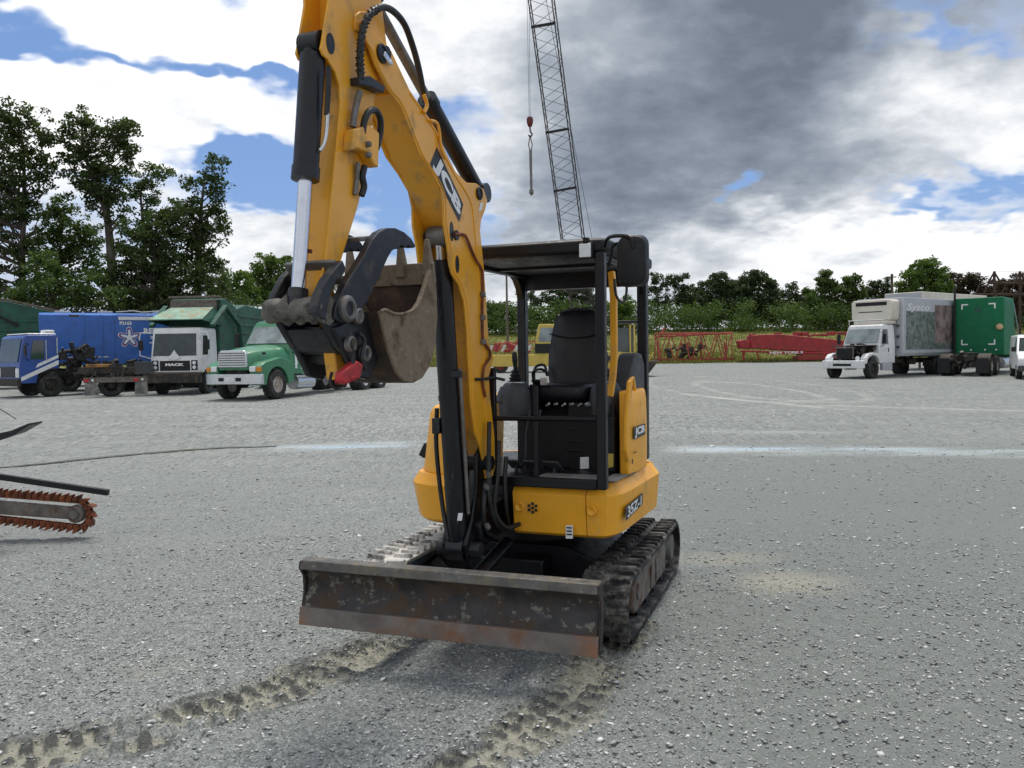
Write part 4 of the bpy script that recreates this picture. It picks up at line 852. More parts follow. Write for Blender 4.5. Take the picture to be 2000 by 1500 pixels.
    side = t.math('MULTIPLY', t.remap(t.math('SUBTRACT', s.outputs[0], t.math('MULTIPLY', s.outputs[1], .14)), -.5, .9), t.remap(dist, 9, 18, 1, .25))   # darker grey-green towards the right, weaker with distance
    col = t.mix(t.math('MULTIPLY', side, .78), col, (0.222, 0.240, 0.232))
    def ring(px, py, rad, w):                                                     # where trucks turned in circles
        d = ray(px, py); p = CAM + d * ((.15 - CAM_H) / d.z)
        dd = t.vmath('LENGTH', t.vmath('SUBTRACT', t.vmath('ADD', Q, wq), (p.x, p.y, 0)), out=1); e = t.math('ABSOLUTE', t.math('SUBTRACT', dd, rad)); return t.remap(e, w * .15, w, 1, 0)
    wq = t.vmath('SCALE', t.vmath('SUBTRACT', t.noise(Q, .3, 3, .5, out=1), (.5, .5, .5))); wq.node.inputs['Scale'].default_value = 1.8
    def loop(px, py, rx, ry, w):
        d = ray(px, py); p = CAM + d * ((.15 - CAM_H) / d.z); v = t.vmath('MULTIPLY', t.vmath('SUBTRACT', t.vmath('ADD', Q, t.vmath('MULTIPLY', wq, (.35, .8, 0))), (p.x, p.y, 0)), (1 / rx, 1 / ry, 0))
        return t.remap(t.math('ABSOLUTE', t.math('SUBTRACT', t.vmath('LENGTH', v, out=1), 1.0)), w * .2, w, 1, 0)
    rings = t.math('MAXIMUM', loop(1466, 757, 1.55, 7.5, .17), t.math('MULTIPLY', loop(1440, 752, 3.6, 11, .07), .6))
    col = t.mix(t.math('MULTIPLY', rings, t.remap(t.noise(Q, .9, 8, .72), .38, .62, .08, .55)), col, (.56, .555, .51))
    def spot(px, py, rx, ry, c, a):
        d = ray(px, py); p = CAM + d * (-CAM_H / d.z); v = t.vmath('SUBTRACT', t.vmath('ADD', Q, t.vmath('MULTIPLY', wq, (.5, .5, .5))), (p.x, p.y, 0)); v = t.vmath('MULTIPLY', v, (1 / rx, 1 / ry, 0))
        return t.mix(t.math('MULTIPLY', t.remap(t.vmath('LENGTH', v, out=1), .15, 1.2, 1, 0), a), col, c)
    col = spot(1520, 1135, .55, .38, (.48, .44, .36), .62); col = spot(1400, 1090, .6, .3, (.45, .42, .34), .4); col = spot(1330, 1200, .6, .9, (.2, .205, .2), .3)
    def streak_at(p0, p1, w, amp, c, tex):
        A_, B_ = gp(*p0), gp(*p1); sl = (B_.y - A_.y) / (B_.x - A_.x); wy = t.vmath('ADD', Q, wq); sw = t.node('ShaderNodeSeparateXYZ'); t.l.new(wy, sw.inputs[0])
        yy = t.math('SUBTRACT', t.math('ADD', s.outputs[1], t.math('MULTIPLY', t.math('SUBTRACT', sw.outputs[1], s.outputs[1]), .5)), t.math('ADD', t.math('MULTIPLY', s.outputs[0], sl), A_.y - sl * A_.x))
        f = t.remap(t.math('ABSOLUTE', yy), w * .1, w, 1, 0); fx = t.math('MULTIPLY', t.remap(s.outputs[0], A_.x, A_.x + .8), t.remap(s.outputs[0], B_.x - 1.0, B_.x, 1, 0))
        return t.mix(t.math('MULTIPLY', t.math('MULTIPLY', f, fx), t.math('MULTIPLY', tex, amp)), col, c)
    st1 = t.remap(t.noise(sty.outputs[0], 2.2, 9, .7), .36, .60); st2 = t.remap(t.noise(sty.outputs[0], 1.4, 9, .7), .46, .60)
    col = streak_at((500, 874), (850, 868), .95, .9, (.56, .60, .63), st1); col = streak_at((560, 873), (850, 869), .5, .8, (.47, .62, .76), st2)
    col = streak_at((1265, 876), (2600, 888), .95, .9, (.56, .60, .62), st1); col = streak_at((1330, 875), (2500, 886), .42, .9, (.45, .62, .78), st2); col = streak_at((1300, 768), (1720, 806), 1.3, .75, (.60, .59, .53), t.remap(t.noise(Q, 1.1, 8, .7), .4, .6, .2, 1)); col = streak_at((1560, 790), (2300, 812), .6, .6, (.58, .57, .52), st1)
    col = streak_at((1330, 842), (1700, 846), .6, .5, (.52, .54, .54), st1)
    mudf = t.node('ShaderNodeAttribute', attribute_name='mud').outputs['Fac']
    rf = t.node('ShaderNodeAttribute', attribute_name='ridge').outputs['Fac']
    mudc = t.mix(t.remap(t.math('ADD', t.math('MULTIPLY', rf, .85), t.math('MULTIPLY', t.math('SUBTRACT', t.noise(Q, 16, 9, .78), .44), 2.4)), .1, .8), (.42, .40, .325), (.072, .072, .066))
    col = t.mix(t.remap(t.math('MULTIPLY', mudf, t.remap(t.noise(Q, 26, 6, .7), .3, .55, .55, 1)), .15, .65, 0, .85), col, mudc)
    # grass beyond the edge of the gravel
    edge = t.math('ADD', dist, t.math('MULTIPLY', t.math('SUBTRACT', t.noise(Q, .22, 6, .65), .5), 5))
    gf = t.remap(edge, 75.5, 77.0)
    gm = t.node('ShaderNodeMapping'); t.l.new(P, gm.inputs[0]); gm.inputs['Scale'].default_value = (.6, .25, .25)
    gcol = t.ramp(t.noise(gm.outputs[0], 1.3, 9, .66), [(.28, (.085, .115, .028)), (.45, (.15, .165, .045)), (.6, (.24, .225, .075)), (.75, (.33, .28, .13))])
    col = t.mix(gf, col, gcol)
    col = t.mix(t.remap(gf, 0, 1, 1, 0), col, (.80, .815, .808), 'MULTIPLY')
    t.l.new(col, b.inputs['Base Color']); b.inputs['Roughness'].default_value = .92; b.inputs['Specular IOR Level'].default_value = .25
    bh = t.math('ADD', t.math('MULTIPLY', chipd, -.9), t.math('MULTIPLY', t.noise(Q, 120, 4, .7), .5))
    bn = t.node('ShaderNodeBump', i_Strength=.75, i_Distance=.012); t.l.new(bh, bn.inputs['Height']); t.l.new(bn.outputs[0], b.inputs['Normal'])
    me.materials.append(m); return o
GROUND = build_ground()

# loose stones lying on the lot in front
def build_stones():
    R = np.random.default_rng(5); N = 120000
    a = R.uniform(-.66, .66, N); r = np.sqrt(R.uniform(2.1 ** 2, 8.2 ** 2, N)); r = np.where(R.random(N) < .40, R.uniform(2.1, 6.5, N), np.where(R.random(N) < .55, 6 + 17 * R.random(N) ** 1.7, r))
    x, y = r * np.sin(a), r * np.cos(a); z, mud, _r = ground_height(x, y)
    keep = (R.random(N) < 1.06 - .5 * mud) & ((vnoise(x * .9, y * .9, 88) + .5 > R.random(N) * .75) | (R.random(N) < .35)); 
    x, y, z, r = x[keep], y[keep], z[keep], r[keep]; N = len(x)
    sz = np.clip(R.lognormal(math.log(.0050), .50, N), .0025, .024) * np.clip(r / 6.5, 1, 1.7)
    base = np.array([[1, 0, 0], [.3, .9, .1], [-.8, .55, -.1], [-.7, -.65, .1], [.4, -.9, -.1], [.15, .1, .75], [-.25, -.1, .6], [0, 0, -.5]])
    faces = np.array([[0, 1, 5], [1, 2, 5], [2, 6, 5], [2, 3, 6], [3, 4, 6], [4, 5, 6], [4, 0, 5], [0, 4, 7], [4, 3, 7], [3, 2, 7], [2, 1, 7], [1, 0, 7]])
    nb = len(base); v = np.repeat(base[None], N, 0) + R.normal(0, .16, (N, nb, 3))
    sx = R.uniform(.7, 1.4, (N, 1)); v[:, :, 0] *= sx; v[:, :, 2] *= R.uniform(.28, .62, (N, 1))
    th = R.uniform(0, 2 * PI, N); c, s = np.cos(th)[:, None], np.sin(th)[:, None]
    vx = v[:, :, 0] * c - v[:, :, 1] * s; vy = v[:, :, 0] * s + v[:, :, 1] * c; tl = R.normal(0, .25, (N, 1)); vz = v[:, :, 2] + vx * tl
    co = np.stack([x[:, None] + vx * sz[:, None], y[:, None] + vy * sz[:, None], z[:, None] + vz * sz[:, None] + sz[:, None] * .12], -1).reshape(-1, 3)
    fc = (faces[None] + (np.arange(N) * nb)[:, None, None]).reshape(-1, 3)
    me = bpy.data.meshes.new('loose_gravel'); me.vertices.add(len(co)); me.vertices.foreach_set('co', co.ravel()); me.loops.add(fc.size); me.loops.foreach_set('vertex_index', fc.ravel())
    me.polygons.add(len(fc)); me.polygons.foreach_set('loop_start', np.arange(len(fc)) * 3); me.update(calc_edges=True)
    o = bpy.data.objects.new('loose_gravel', me); COL.objects.link(o); tag(o, 'loose grey and white stone chips strewn over the near part of the lot', 'gravel', kind='stuff')
    m = bpy.data.materials.new('stone_chips'); m.use_nodes = True; t = NT(m.node_tree); b = t.n['Principled BSDF']
    ri = t.node('ShaderNodeNewGeometry').outputs['Random Per Island']
    t.l.new(t.ramp(ri, [(0, (.16, .168, .168)), (.3, (.27, .28, .278)), (.62, (.37, .382, .378)), (.86, (.50, .51, .505)), (.97, (.74, .74, .73))]), b.inputs['Base Color']); b.inputs['Roughness'].default_value = .8
    me.materials.append(m)
build_stones()

# ------------------------------------------------------------------ shallow puddles drying out across the lot
def puddle(pts, w, name='puddle'):
    R = random.Random(len(pts)); b = MB(); path = [Vector(p) for p in spline(pts, 14)]; L_, R_ = [], []
    for i, p in enumerate(path):
        tt = i / (len(path) - 1); d = (path[min(i + 1, len(path) - 1)] - path[max(i - 1, 0)]).normalized(); n = Vector((-d.y, d.x, 0))
        ww = w(tt); L_.append(p + n * ww * (1 + .35 * noise.noise(Vector((i * .45, 1, 0))))); R_.append(p - n * ww * (1 + .35 * noise.noise(Vector((i * .4, 7, 0)))))
    A, B = b.vs([(p.x, p.y, gz(p.x, p.y) + .012) for p in L_]), b.vs([(p.x, p.y, gz(p.x, p.y) + .012) for p in R_])
    for i in range(len(A) - 1): b.face([A[i], A[i + 1], B[i + 1], B[i]])
    o = b.build(name, M['water'], smooth=False); o['kind'] = 'structure'; return o
mw = bpy.data.materials.new('puddle_water'); mw.use_nodes = True; t = NT(mw.node_tree); b = t.n['Principled BSDF']
t.l.new(t.mix(t.remap(t.noise(t.node('ShaderNodeTexCoord').outputs['Object'], 1.2, 7, .65), .35, .65), (.15, .145, .10), (.26, .26, .21)), b.inputs['Base Color']); b.inputs['Roughness'].default_value = .16; b.inputs['Specular IOR Level'].default_value = .9
M['water'] = mw
puddle([gp(-60, 918), gp(60, 909), gp(180, 896), gp(300, 885), gp(420, 876), gp(540, 872)], lambda s: .04 + .24 * s * (1.12 - s))
# ------------------------------------------------------------------ the chain trencher reaching in from the left
def trencher():
    p0 = gp(60, 1052); Y = p0.y; T = lambda px, py, dy=0: at(px, py, Y + dy)
    X = thing('trencher', 'rusty chain trencher with a toothed digging chain, cut off by the left edge', 'trencher', (T(-500, 1040).x, Y, 0))
    mp = lambda p: Vector(p) - Vector(X.location)
    K = lambda: MB(mp)
    a, c = T(-420, 958), T(150, 1003); d = (c - a).normalized(); n = Vector((-d.z, 0, d.x)); L = (c - a).length
    rad = .125; W = .055
    b = K(); 
    def P(s, h, w): return a + d * s + n * h + Vector((0, w, 0))
    b.loft([[P(0, .075, w), P(L - .05, .062, w), P(L - .02, -.055, w), P(0, -.075, w)] for w in (-.035, .035)]); b.build('digging_bar', M['grey_steel'], X, .01)
    b = K(); b.lathe([(0, -.045), (.075, -.045), (.085, -.03), (.085, .03), (.075, .045), (0, .045)], c, (0, 1, 0), 24); b.build('nose_roller', M['grey_steel'], X)
    b = K(); b.lathe([(0, 0), (.04, 0), (.045, .01), (.03, .02), (0, .02)], c + Vector((0, -.066, 0)), (0, 1, 0), 18); b.build('roller_hub', M['steel'], X)
    def on(s):                                                # the chain's path: top run, round the nose, back underneath
        top = L; arc = PI * rad
        if s < top: return P(s, rad * .98, 0), d, n
        s -= top
        if s < arc: an = PI / 2 - s / rad; o = d * math.cos(an) + n * math.sin(an); return c + o * rad, Vector((d * math.sin(an) - n * math.cos(an))), o
        s -= arc; return P(L - s, -rad * (1.0 - .25 * math.sin(min(1, s / L) * PI)), 0), -d, -n
    tot = 2 * L + PI * rad; pitch = .064; N = int(tot / pitch)
    for k in range(N):
        q, tdir, o = on((k + .5) * pitch)
        if q.x < T(-90, 1000).x: continue
        b = K(); h = pitch * .56
        for w in (-.032, .020):
            r0 = [q - tdir * h - o * .02, q + tdir * h - o * .02, q + tdir * h + o * .018, q - tdir * h + o * .018]
            b.loft([[x + Vector((0, w, 0)) for x in r0], [x + Vector((0, w + .012, 0)) for x in r0]])
        b.cyl(q + Vector((0, -.04, 0)), q + Vector((0, .04, 0)), .011, seg=8)
        lk = b.build('chain_link', M['rust'], X)
        b = K(); s2 = 1 if k % 2 else -1; wd = .05 if k % 2 else .03
        f0 = [q - tdir * .022 + o * .012, q + tdir * .020 + o * .012, q + tdir * .038 + o * .062, q + tdir * .022 + o * .058, q - tdir * .016 + o * .035]
        b.loft([[x + Vector((0, -wd, 0)) for x in f0], [x + Vector((0, wd, 0)) for x in f0]]); b.build('tooth', M['rust'], lk, .003)
    e0, e1 = T(-420, 870, -.05), T(212, 962, -.05)
    b = K(); b.strip([e0, e1], .05, (0, 0, 1), .055); b.build('crumber_bar', M['black'], X, .004)
    f = [T(-300, 905, -.25), T(-60, 868, -.25), T(0, 852, -.25), T(35, 843, -.25), T(69, 826, -.25)]; 
    b = K(); rings = []
    for i, p in enumerate(f): hh = (.13, .10, .075, .055, .02)[i]; rings.append([p + Vector((0, -.1, hh * .35)), p + Vector((0, .12, hh * .45)), p + Vector((0, .12, -hh * .3)), p + Vector((0, -.1, -hh * .65))])
    b.loft(rings); b.build('trench_shoe', M['dark_steel'], X, .004)
    K().tube([T(32, 819, -.25), T(12, 806, -.25), T(-40, 776, -.25)], .004, 5).build('wire', M['hose'], X)
    # the body of the machine, out of frame
    o = T(-560, 1000); b = K(); b.box((o.x, Y, .55), (.5, .75, .5), taper=.85); b.box((T(-425, 900).x, Y - .12, .46), (.14, .5, .55)); b.build('body', M['red'], X, .03)
    for dy in (-.45, .45):
        b = K(); b.lathe([(.12, -.09), (.26, -.1), (.3, -.07), (.3, .07), (.26, .1), (.12, .09)], (o.x, Y + dy, .3), (0, 1, 0), 24, closed=True); w = b.build('wheel', M['rubber'], X)
        b = K(); b.lathe([(0, -.06), (.12, -.07), (.13, .07), (0, .06)], (o.x, Y + dy, .3), (0, 1, 0), 20); b.build('rim', M['white'], w)
trencher()
# ------------------------------------------------------------------ parked vehicles
M['blue'] = mat('blue_truck_paint', (.016, .115, .44), .38, var=.15, vs=2, coat=.25, dirt=(.05, .075, .15), da=.36, ds=2.5)
M['navy'] = mat('navy_cab_paint', (.022, .07, .30), .35, var=.15, vs=3, coat=.3, dirt=(.09, .10, .15), da=.36, ds=4)
M['green'] = mat('green_truck_paint', (.045, .20, .10), .4, var=.12, vs=2, coat=.25, dirt=(.20, .24, .15), da=.33, ds=2.5)
M['body_green'] = mat('dark_green_dumpster', (.012, .085, .055), .55, var=.25, vs=2, dirt=(.05, .06, .045), da=.42, ds=3)
M['sleeper_green'] = mat('sleeper_green_paint', (.006, .14, .058), .6, var=.08, vs=2, spec=.3, dirt=(.03, .12, .06), da=.3, ds=2)
M['pale_green'] = mat('faded_green_canopy', (.22, .36, .28), .7, var=.25, vs=2.5, dirt=(.36, .22, .12), da=.46, ds=2.2)
M['tyre'] = mat('tyre_rubber', (.022, .022, .022), .85, var=.3, vs=6, dirt=(.12, .115, .105), da=.4, ds=4)
M['rim'] = mat('truck_rim', (.50, .47, .43), .55, .3, var=.2, vs=5, dirt=(.26, .15, .09), da=.42, ds=6)
M['chassis'] = mat('grimy_chassis', (.022, .021, .02), .7, var=.4, vs=5, dirt=(.10, .07, .045), da=.45, ds=5)
M['greasy'] = mat('greasy_engine', (.035, .033, .032), .5, .3, var=.6, vs=6, dirt=(.18, .15, .12), da=.40, ds=9)
M['cream'] = mat('cream_reefer', (.66, .62, .54), .45, var=.06, vs=2, dirt=(.4, .36, .3), da=.35, ds=3)
M['boxgrey'] = mat('pale_box_side', (.44, .45, .49), .5, var=.05, vs=1, dirt=(.34, .34, .36), da=.36, ds=2)
M['amber'] = mat('amber_lamp', (.62, .22, .02), .3, var=.1, vs=9)
M['crane_yellow'] = mat('crane_yellow_paint', (.56, .41, .08), .5, var=.12, vs=2, dirt=(.30, .24, .12), da=.35, ds=2)
M['crane_red'] = mat('crane_red_paint', (.30, .02, .025), .55, var=.2, vs=2, dirt=(.22, .05, .04), da=.42, ds=1.6)
M['crane_red2'] = mat('faded_red_paint', (.40, .065, .055), .6, var=.2, vs=2, dirt=(.26, .10, .07), da=.42, ds=1.6)
M['lattice'] = mat('grey_lattice_paint', (.035, .032, .034), .6, var=.2, vs=2, dirt=(.09, .05, .04), da=.4, ds=1.5)
M['rope'] = mat('wire_rope', (.13, .13, .14), .5, .4)

def hz(h): return math.atan2(h[1], h[0])
def wheel(X, c, R=.5, w=.28, side=1, rim='rim', tyre='tyre', rr=.56):
    c = Vector(c); b = MB(); b.lathe([(R * rr, -w / 2), (R * .9, -w / 2 - .01), (R * .985, -w / 2 + .04), (R, -w * .2), (R, w * .2), (R * .985, w / 2 - .04), (R * .9, w / 2 + .01), (R * rr, w / 2)], c, (0, side, 0), 28, closed=True)
    for k in range(30):                                       # tread blocks
        a = 2 * PI * k / 30
        for s in (-1, 1): b.box((c.x + R * math.cos(a + s * .05), c.y + s * w * .24, c.z + R * math.sin(a + s * .05)), (.03, w * .36, R * .11), Matrix.Rotation(-a, 3, 'Y'))
    o = b.build('wheel', M[tyre], X)
    b = MB(); q = R * rr; b.lathe([(0, w * .34), (q * .30, w * .34), (q * .34, w * .20), (q * .62, w * .16), (q * .80, w * .02), (q * .93, w * .10), (q * 1.0, w * .47), (q * 1.04, w * .50), (q * 1.0, -w * .4), (0, -w * .4)], c, (0, side, 0), 24)
    r = b.build('rim', M[rim], o)
    b = MB()
    for k in range(8): a = 2 * PI * k / 8; b.lathe([(0, 0), (q * .10, 0), (q * .10, .01), (0, .01)], c + Vector((q * .70 * math.cos(a), side * w * .12, q * .70 * math.sin(a))), (0, side, 0), 8)
    for k in range(10): a = 2 * PI * k / 10; b.lathe([(0, 0), (q * .05, 0), (q * .04, .03), (0, .03)], c + Vector((q * .46 * math.cos(a), side * w * .18, q * .46 * math.sin(a))), (0, side, 0), 6)
    return o
def panel(X, pts, m, name, th=.02, par=None):               # flat plate through four points, with thickness
    p = [Vector(q) for q in pts]; n = (p[1] - p[0]).cross(p[2] - p[1]).normalized() * th; b = MB(); b.loft([p, [q + n for q in p]]); return b.build(name, M[m], par or X)
def block(X, a, c, m, name, bev=.02, par=None): b = MB(); b.span(a, c); return b.build(name, M[m], par or X, bev)
def clutter(X, name, m, a, c, n, seed, smin=.08, smax=.4):   # a packed cluster of pipes, tanks and brackets, one welded lump
    R = random.Random(seed); b = MB()
    for k in range(n):
        p = [R.uniform(u, v) for u, v in zip(a, c)]; s = [R.uniform(smin, smax) for _ in range(3)]
        if R.random() < .5: b.box(p, s, Matrix.Rotation(R.uniform(-.3, .3), 3, 'Y'))
        else:
            d = Vector((R.uniform(-1, 1), R.uniform(-.4, .4), R.uniform(-.6, .6))).normalized() * max(s); b.cyl(Vector(p) - d * .7, Vector(p) + d * .7, min(s) * .35, seg=10)
    return b.build(name, M[m], X, smooth=True)
def mirror_arm(X, p, q, s=1):
    b = MB(); b.tube([p, Vector(p) + Vector((.15, .25 * s, .05)), Vector(q) + Vector((0, 0, .3))], .018, 6); b.tube([Vector(p) - Vector((0, 0, .7)), Vector(q) - Vector((0, 0, .3))], .018, 6); o = b.build('mirror_bracket', M['black'], X)
    b = MB(); b.box(q, (.06, .2, .5)); b.build('mirror', M['black_plastic'], o, .02)

# --- blue cabover at the left edge
def blue_cabover():
    h = (-.62, -.785); A = ground_at(97, 37.0); left = Vector((-h[1], h[0], 0)); A = A - left * 1.05
    X = thing('cabover_truck', 'dark blue cabover truck with white slanted stripes on its door, leftmost in the row', 'truck', A, hz(h))
    b = MB(); prof = [(1.28, .62), (1.30, 1.45), (1.08, 2.62), (.95, 2.72), (-.26, 2.74), (-.34, 2.62), (-.34, 1.21), (-.2, 1.25), (.2, 1.25), (.5, 1.15), (.6, .62)]
    b.prism(prof, 'y', -1.17, 1.17); cab = b.build('cab', M['navy'], X, .04, 3)
    for s in (1, -1):
        y = 1.173 * s
        panel(X, [(.85, y, 1.66), (.28, y, 1.66), (.28, y, 2.48), (.72, y, 2.48)][::s], 'glass', 'side_window', .012)
        b = MB(); b.prism([(-.32, 1.42), (-.32, 1.62), (1.24, .90), (1.24, .72)], 'y', y - .004, y + .006); b.build('stripe', M['white'], X)
        b = MB(); b.prism([(-.32, 1.72), (-.32, 1.86), (.55, 1.46), (.65, 1.28)], 'y', y - .004, y + .006); b.build('stripe', M['white'], X)
        wheel(X, (0, 1.0 * s, .52), .52, .3, s, 'chassis')
        b = MB(); b.lathe([(.60, -.15), (.66, -.15), (.66, .15), (.60, .15)], (0, 1.05 * s, .52), (0, 1, 0), 28, closed=True)
        for v in list(b.b.verts):
            if v.co.z < .55: b.b.verts.remove(v)
        b.build('mudguard', M['black'], X)
        mirror_arm(X, (.9, 1.18 * s, 2.3), (1.15, 1.42 * s, 2.05), s)
        b = MB(); b.strip([(.2, y + .02 * s, 1.60), (.2, y + .02 * s, 2.5)], .03, (0, 1, 0), .03); b.strip([(-.26, y + .03 * s, 1.9), (-.26, y + .03 * s, 2.6)], .04, (0, 1, 0), .04); b.build('door_pillar', M['alu'], X)
    panel(X, [(1.302, -1.0, 1.55), (1.302, 1.0, 1.55), (1.105, 1.0, 2.55), (1.105, -1.0, 2.55)], 'glass', 'windshield', .015)
    block(X, (1.25, -1.2, .50), (1.42, 1.2, .82), 'chassis', 'bumper', .03); block(X, (1.29, -.75, .9), (1.33, .75, 1.35), 'black', 'grille', .02)
    for s in (1, -1): block(X, (1.29, s * .80, .88), (1.335, s * 1.12, 1.28), 'white', 'headlight_panel', .02); b = MB(); b.lathe([(0, 0), (.09, 0), (.09, .02), (0, .03)], (1.335, s * .96, 1.08), (1, 0, 0), 16); b.build('headlight', M['lens'], X)
    block(X, (-.28, -1.1, 2.745), (.9, 1.1, 2.80), 'white', 'roof_cap', .03); block(X, (-.25, .55, 2.80), (.15, 1.05, 2.95), 'white', 'roof_unit', .04)
    block(X, (-5.5, -.45, .75), (-.6, .45, 1.05), 'chassis', 'chassis', .02); clutter(X, 'loader_arm', 'greasy', (-2.2, .1, .8), (-.5, 1.1, 2.2), 46, 3); clutter(X, 'machinery', 'chassis', (-5.2, -.7, .75), (-2.2, .6, 1.4), 60, 4, .15, .5)
    b = MB(); b.strip([(-.95, 1.0, 2.4), (-1.1, 1.1, 1.7), (-1.9, 1.15, 1.4), (-2.2, 1.1, .9)], .16, (0, 1, 0), .16); b.build('lift_arm', M['black'], X, .02)
    for s in (1, -1): wheel(X, (-4.6, .95 * s, .52), .52, .55, s, 'chassis')
    for s in (1, -1): wheel(X, (-5.75, .95 * s, .52), .52, .55, s, 'chassis')
blue_cabover()

# --- the blue refuse body behind it
def refuse_truck():
    h = (-.90, -.435); c = at(75, 610, 40.6); n = Vector((-h[1], h[0], 0))
    base = Vector((c.x, c.y, gz(c.x, c.y))); Ht = c.z - base.z
    X = thing('refuse_truck', 'long blue refuse truck body with a star emblem and white lettering on its side', 'garbage truck', base, hz(h))
    L = 8.6; zb = 1.32
    b = MB(); b.loft([[(x, y, z) for y, z in ((0, zb), (-2.4, zb), (-2.4, Ht - .12), (-2.2, Ht), (-.2, Ht), (0, Ht - .12))] for x in (0, -L)]); bd = b.build('body', M['blue'], X, .03)
    for x in (-1.9, -2.72, -3.25, -7.9): block(X, (x - .05, .001, zb), (x + .05, .05, Ht - .1), 'blue', 'rib', .01)
    block(X, (-L, .001, Ht - .36), (-3.5, .045, Ht - .20), 'white', 'white_band', .01)
    block(X, (-L, .001, zb + .05), (-3.9, .08, zb + .42), 'blue', 'lower_rail', .03); block(X, (-3.0, .001, zb + .35), (-.2, .03, zb + .40), 'alu', 'trim', .0)
    b = MB(); b.poly([(-1.3, .004, Ht - .22), (-1.75, .004, Ht - .22), (-1.75, .004, Ht - .10), (-1.3, .004, Ht - .10)]); b.build('plate', M['grey_plastic'], X, smooth=False)
    # star emblem: five-lobed white ring with a dark red edge and a white star
    cx, cz = -3.98, 2.66; EM = .74
    def star(r0, r1, e, y, m, name, rot=0):
        pts = []
        for k in range(60):
            a = 2 * PI * k / 60 + PI / 2; f = .5 + .5 * math.cos(5 * (a - PI / 2)); r = r0 + (r1 - r0) * f ** e; pts.append((cx - r * math.cos(a), cz + r * math.sin(a)))
        b = MB(); b.prism(pts, 'y', .001, y); return b.build(name, M[m], X, smooth=False)
    M['decal_red'] = mat('decal_red', (.34, .03, .06), .5)
    star(.34 * EM, .74 * EM, .75, .010, 'white_decal', 'emblem'); star(.30 * EM, .69 * EM, .75, .013, 'decal_red', 'emblem'); star(.25 * EM, .62 * EM, .8, .016, 'blue', 'emblem'); star(.16 * EM, .56 * EM, 1.9, .019, 'white_decal', 'emblem')
    def tx(s, x0, x1, z0, z1): lettering(s, [(x0, .012, z0), (x1, .012, z0), (x1, .012, z1), (x0, .012, z1)], M['white_decal'], X, bold=.045)
    tx('REPUBLIC', -4.65, -6.35, 2.84, 3.14); tx('SERVICES', -4.95, -6.1, 2.58, 2.74); block(X, (-6.3, .001, 2.36), (-4.9, .012, 2.42), 'white_decal', 'line', 0); tx('P2163', -3.55, -4.1, Ht - .60, Ht - .42)
    block(X, (-L, -1.7, .75), (.3, -.7, 1.15), 'chassis', 'chassis', .02); clutter(X, 'underframe', 'chassis', (-8, -1.9, .6), (-.4, -.2, 1.25), 60, 8)
    for x in (-1.2, -5.6, -6.9):
        for s, y in ((1, -.3), (-1, -2.1)): wheel(X, (x, y, .52), .52, .4, s, 'chassis')
    for x in (-1.0, -2.9, -5.5): b = MB(); b.box((x, -1.2, Ht + .06), (.7, 1.2, .1)); b.build('roof_hatch', M['boxgrey'], X, .02)
    b = MB(); b.tube(spline([(-3.4 - .4 * k, -.1, Ht + .05 + .03 * (k % 3)) for k in range(12)], 3), .03, 6)
    b.build('roof_pipe', M['alu'], X)
refuse_truck()

def truck_chassis():
    h = (-.92, -.39); A = ground_at(238, 36.6)
    X = thing('truck_chassis', 'bare rusty truck chassis with mudflaps and amber lamps standing before the blue refuse body', 'truck chassis', A, hz(h))
    block(X, (-1.0, .1, 1.0), (1.7, .25, 1.28), 'chassis', 'frame_rail', .01); block(X, (-1.0, -1.0, 1.0), (1.7, -.85, 1.28), 'chassis', 'frame_rail', .01)
    block(X, (-1.3, .3, .62), (1.5, .42, .85), 'grey_steel', 'bumper_bar', .01); clutter(X, 'linkage', 'greasy', (-1.2, -.5, .75), (1.4, .35, 1.35), 40, 12, .06, .3)
    M['ochre'] = mat('ochre_paint', (.30, .15, .035), .6, dirt=(.08, .05, .03), da=.45)
    block(X, (.4, .2, 1.28), (1.4, .34, 1.42), 'ochre', 'tow_arm', .02)
    for x in (1.2, -.75):
        b = MB(); b.prism([(x - .27, .08), (x + .27, .08), (x + .24, .62), (x - .24, .62)], 'y', .40, .43); b.build('mudflap', mat('faded_mudflap', (.12, .12, .12), .8, dirt=(.3, .28, .25)), X)
        b = MB(); b.lathe([(0, 0), (.055, 0), (.05, .03), (0, .035)], (x - .05, .42, .73), (0, 1, 0), 12); b.build('lamp', M['lens'], X)
        b = MB(); b.box((x + .2, .43, .72), (.22, .02, .12)); b.build('tail_lamp', M['red'], X, .005)
    block(X, (-1.25, .30, .95), (-.5, .36, 1.50), 'grey_plastic', 'fender', .02)
    for x in (.45,):
        for s, y in ((1, .0), (-1, -1.2)): wheel(X, (x, y, .5), .5, .5, s, 'chassis')
truck_chassis()

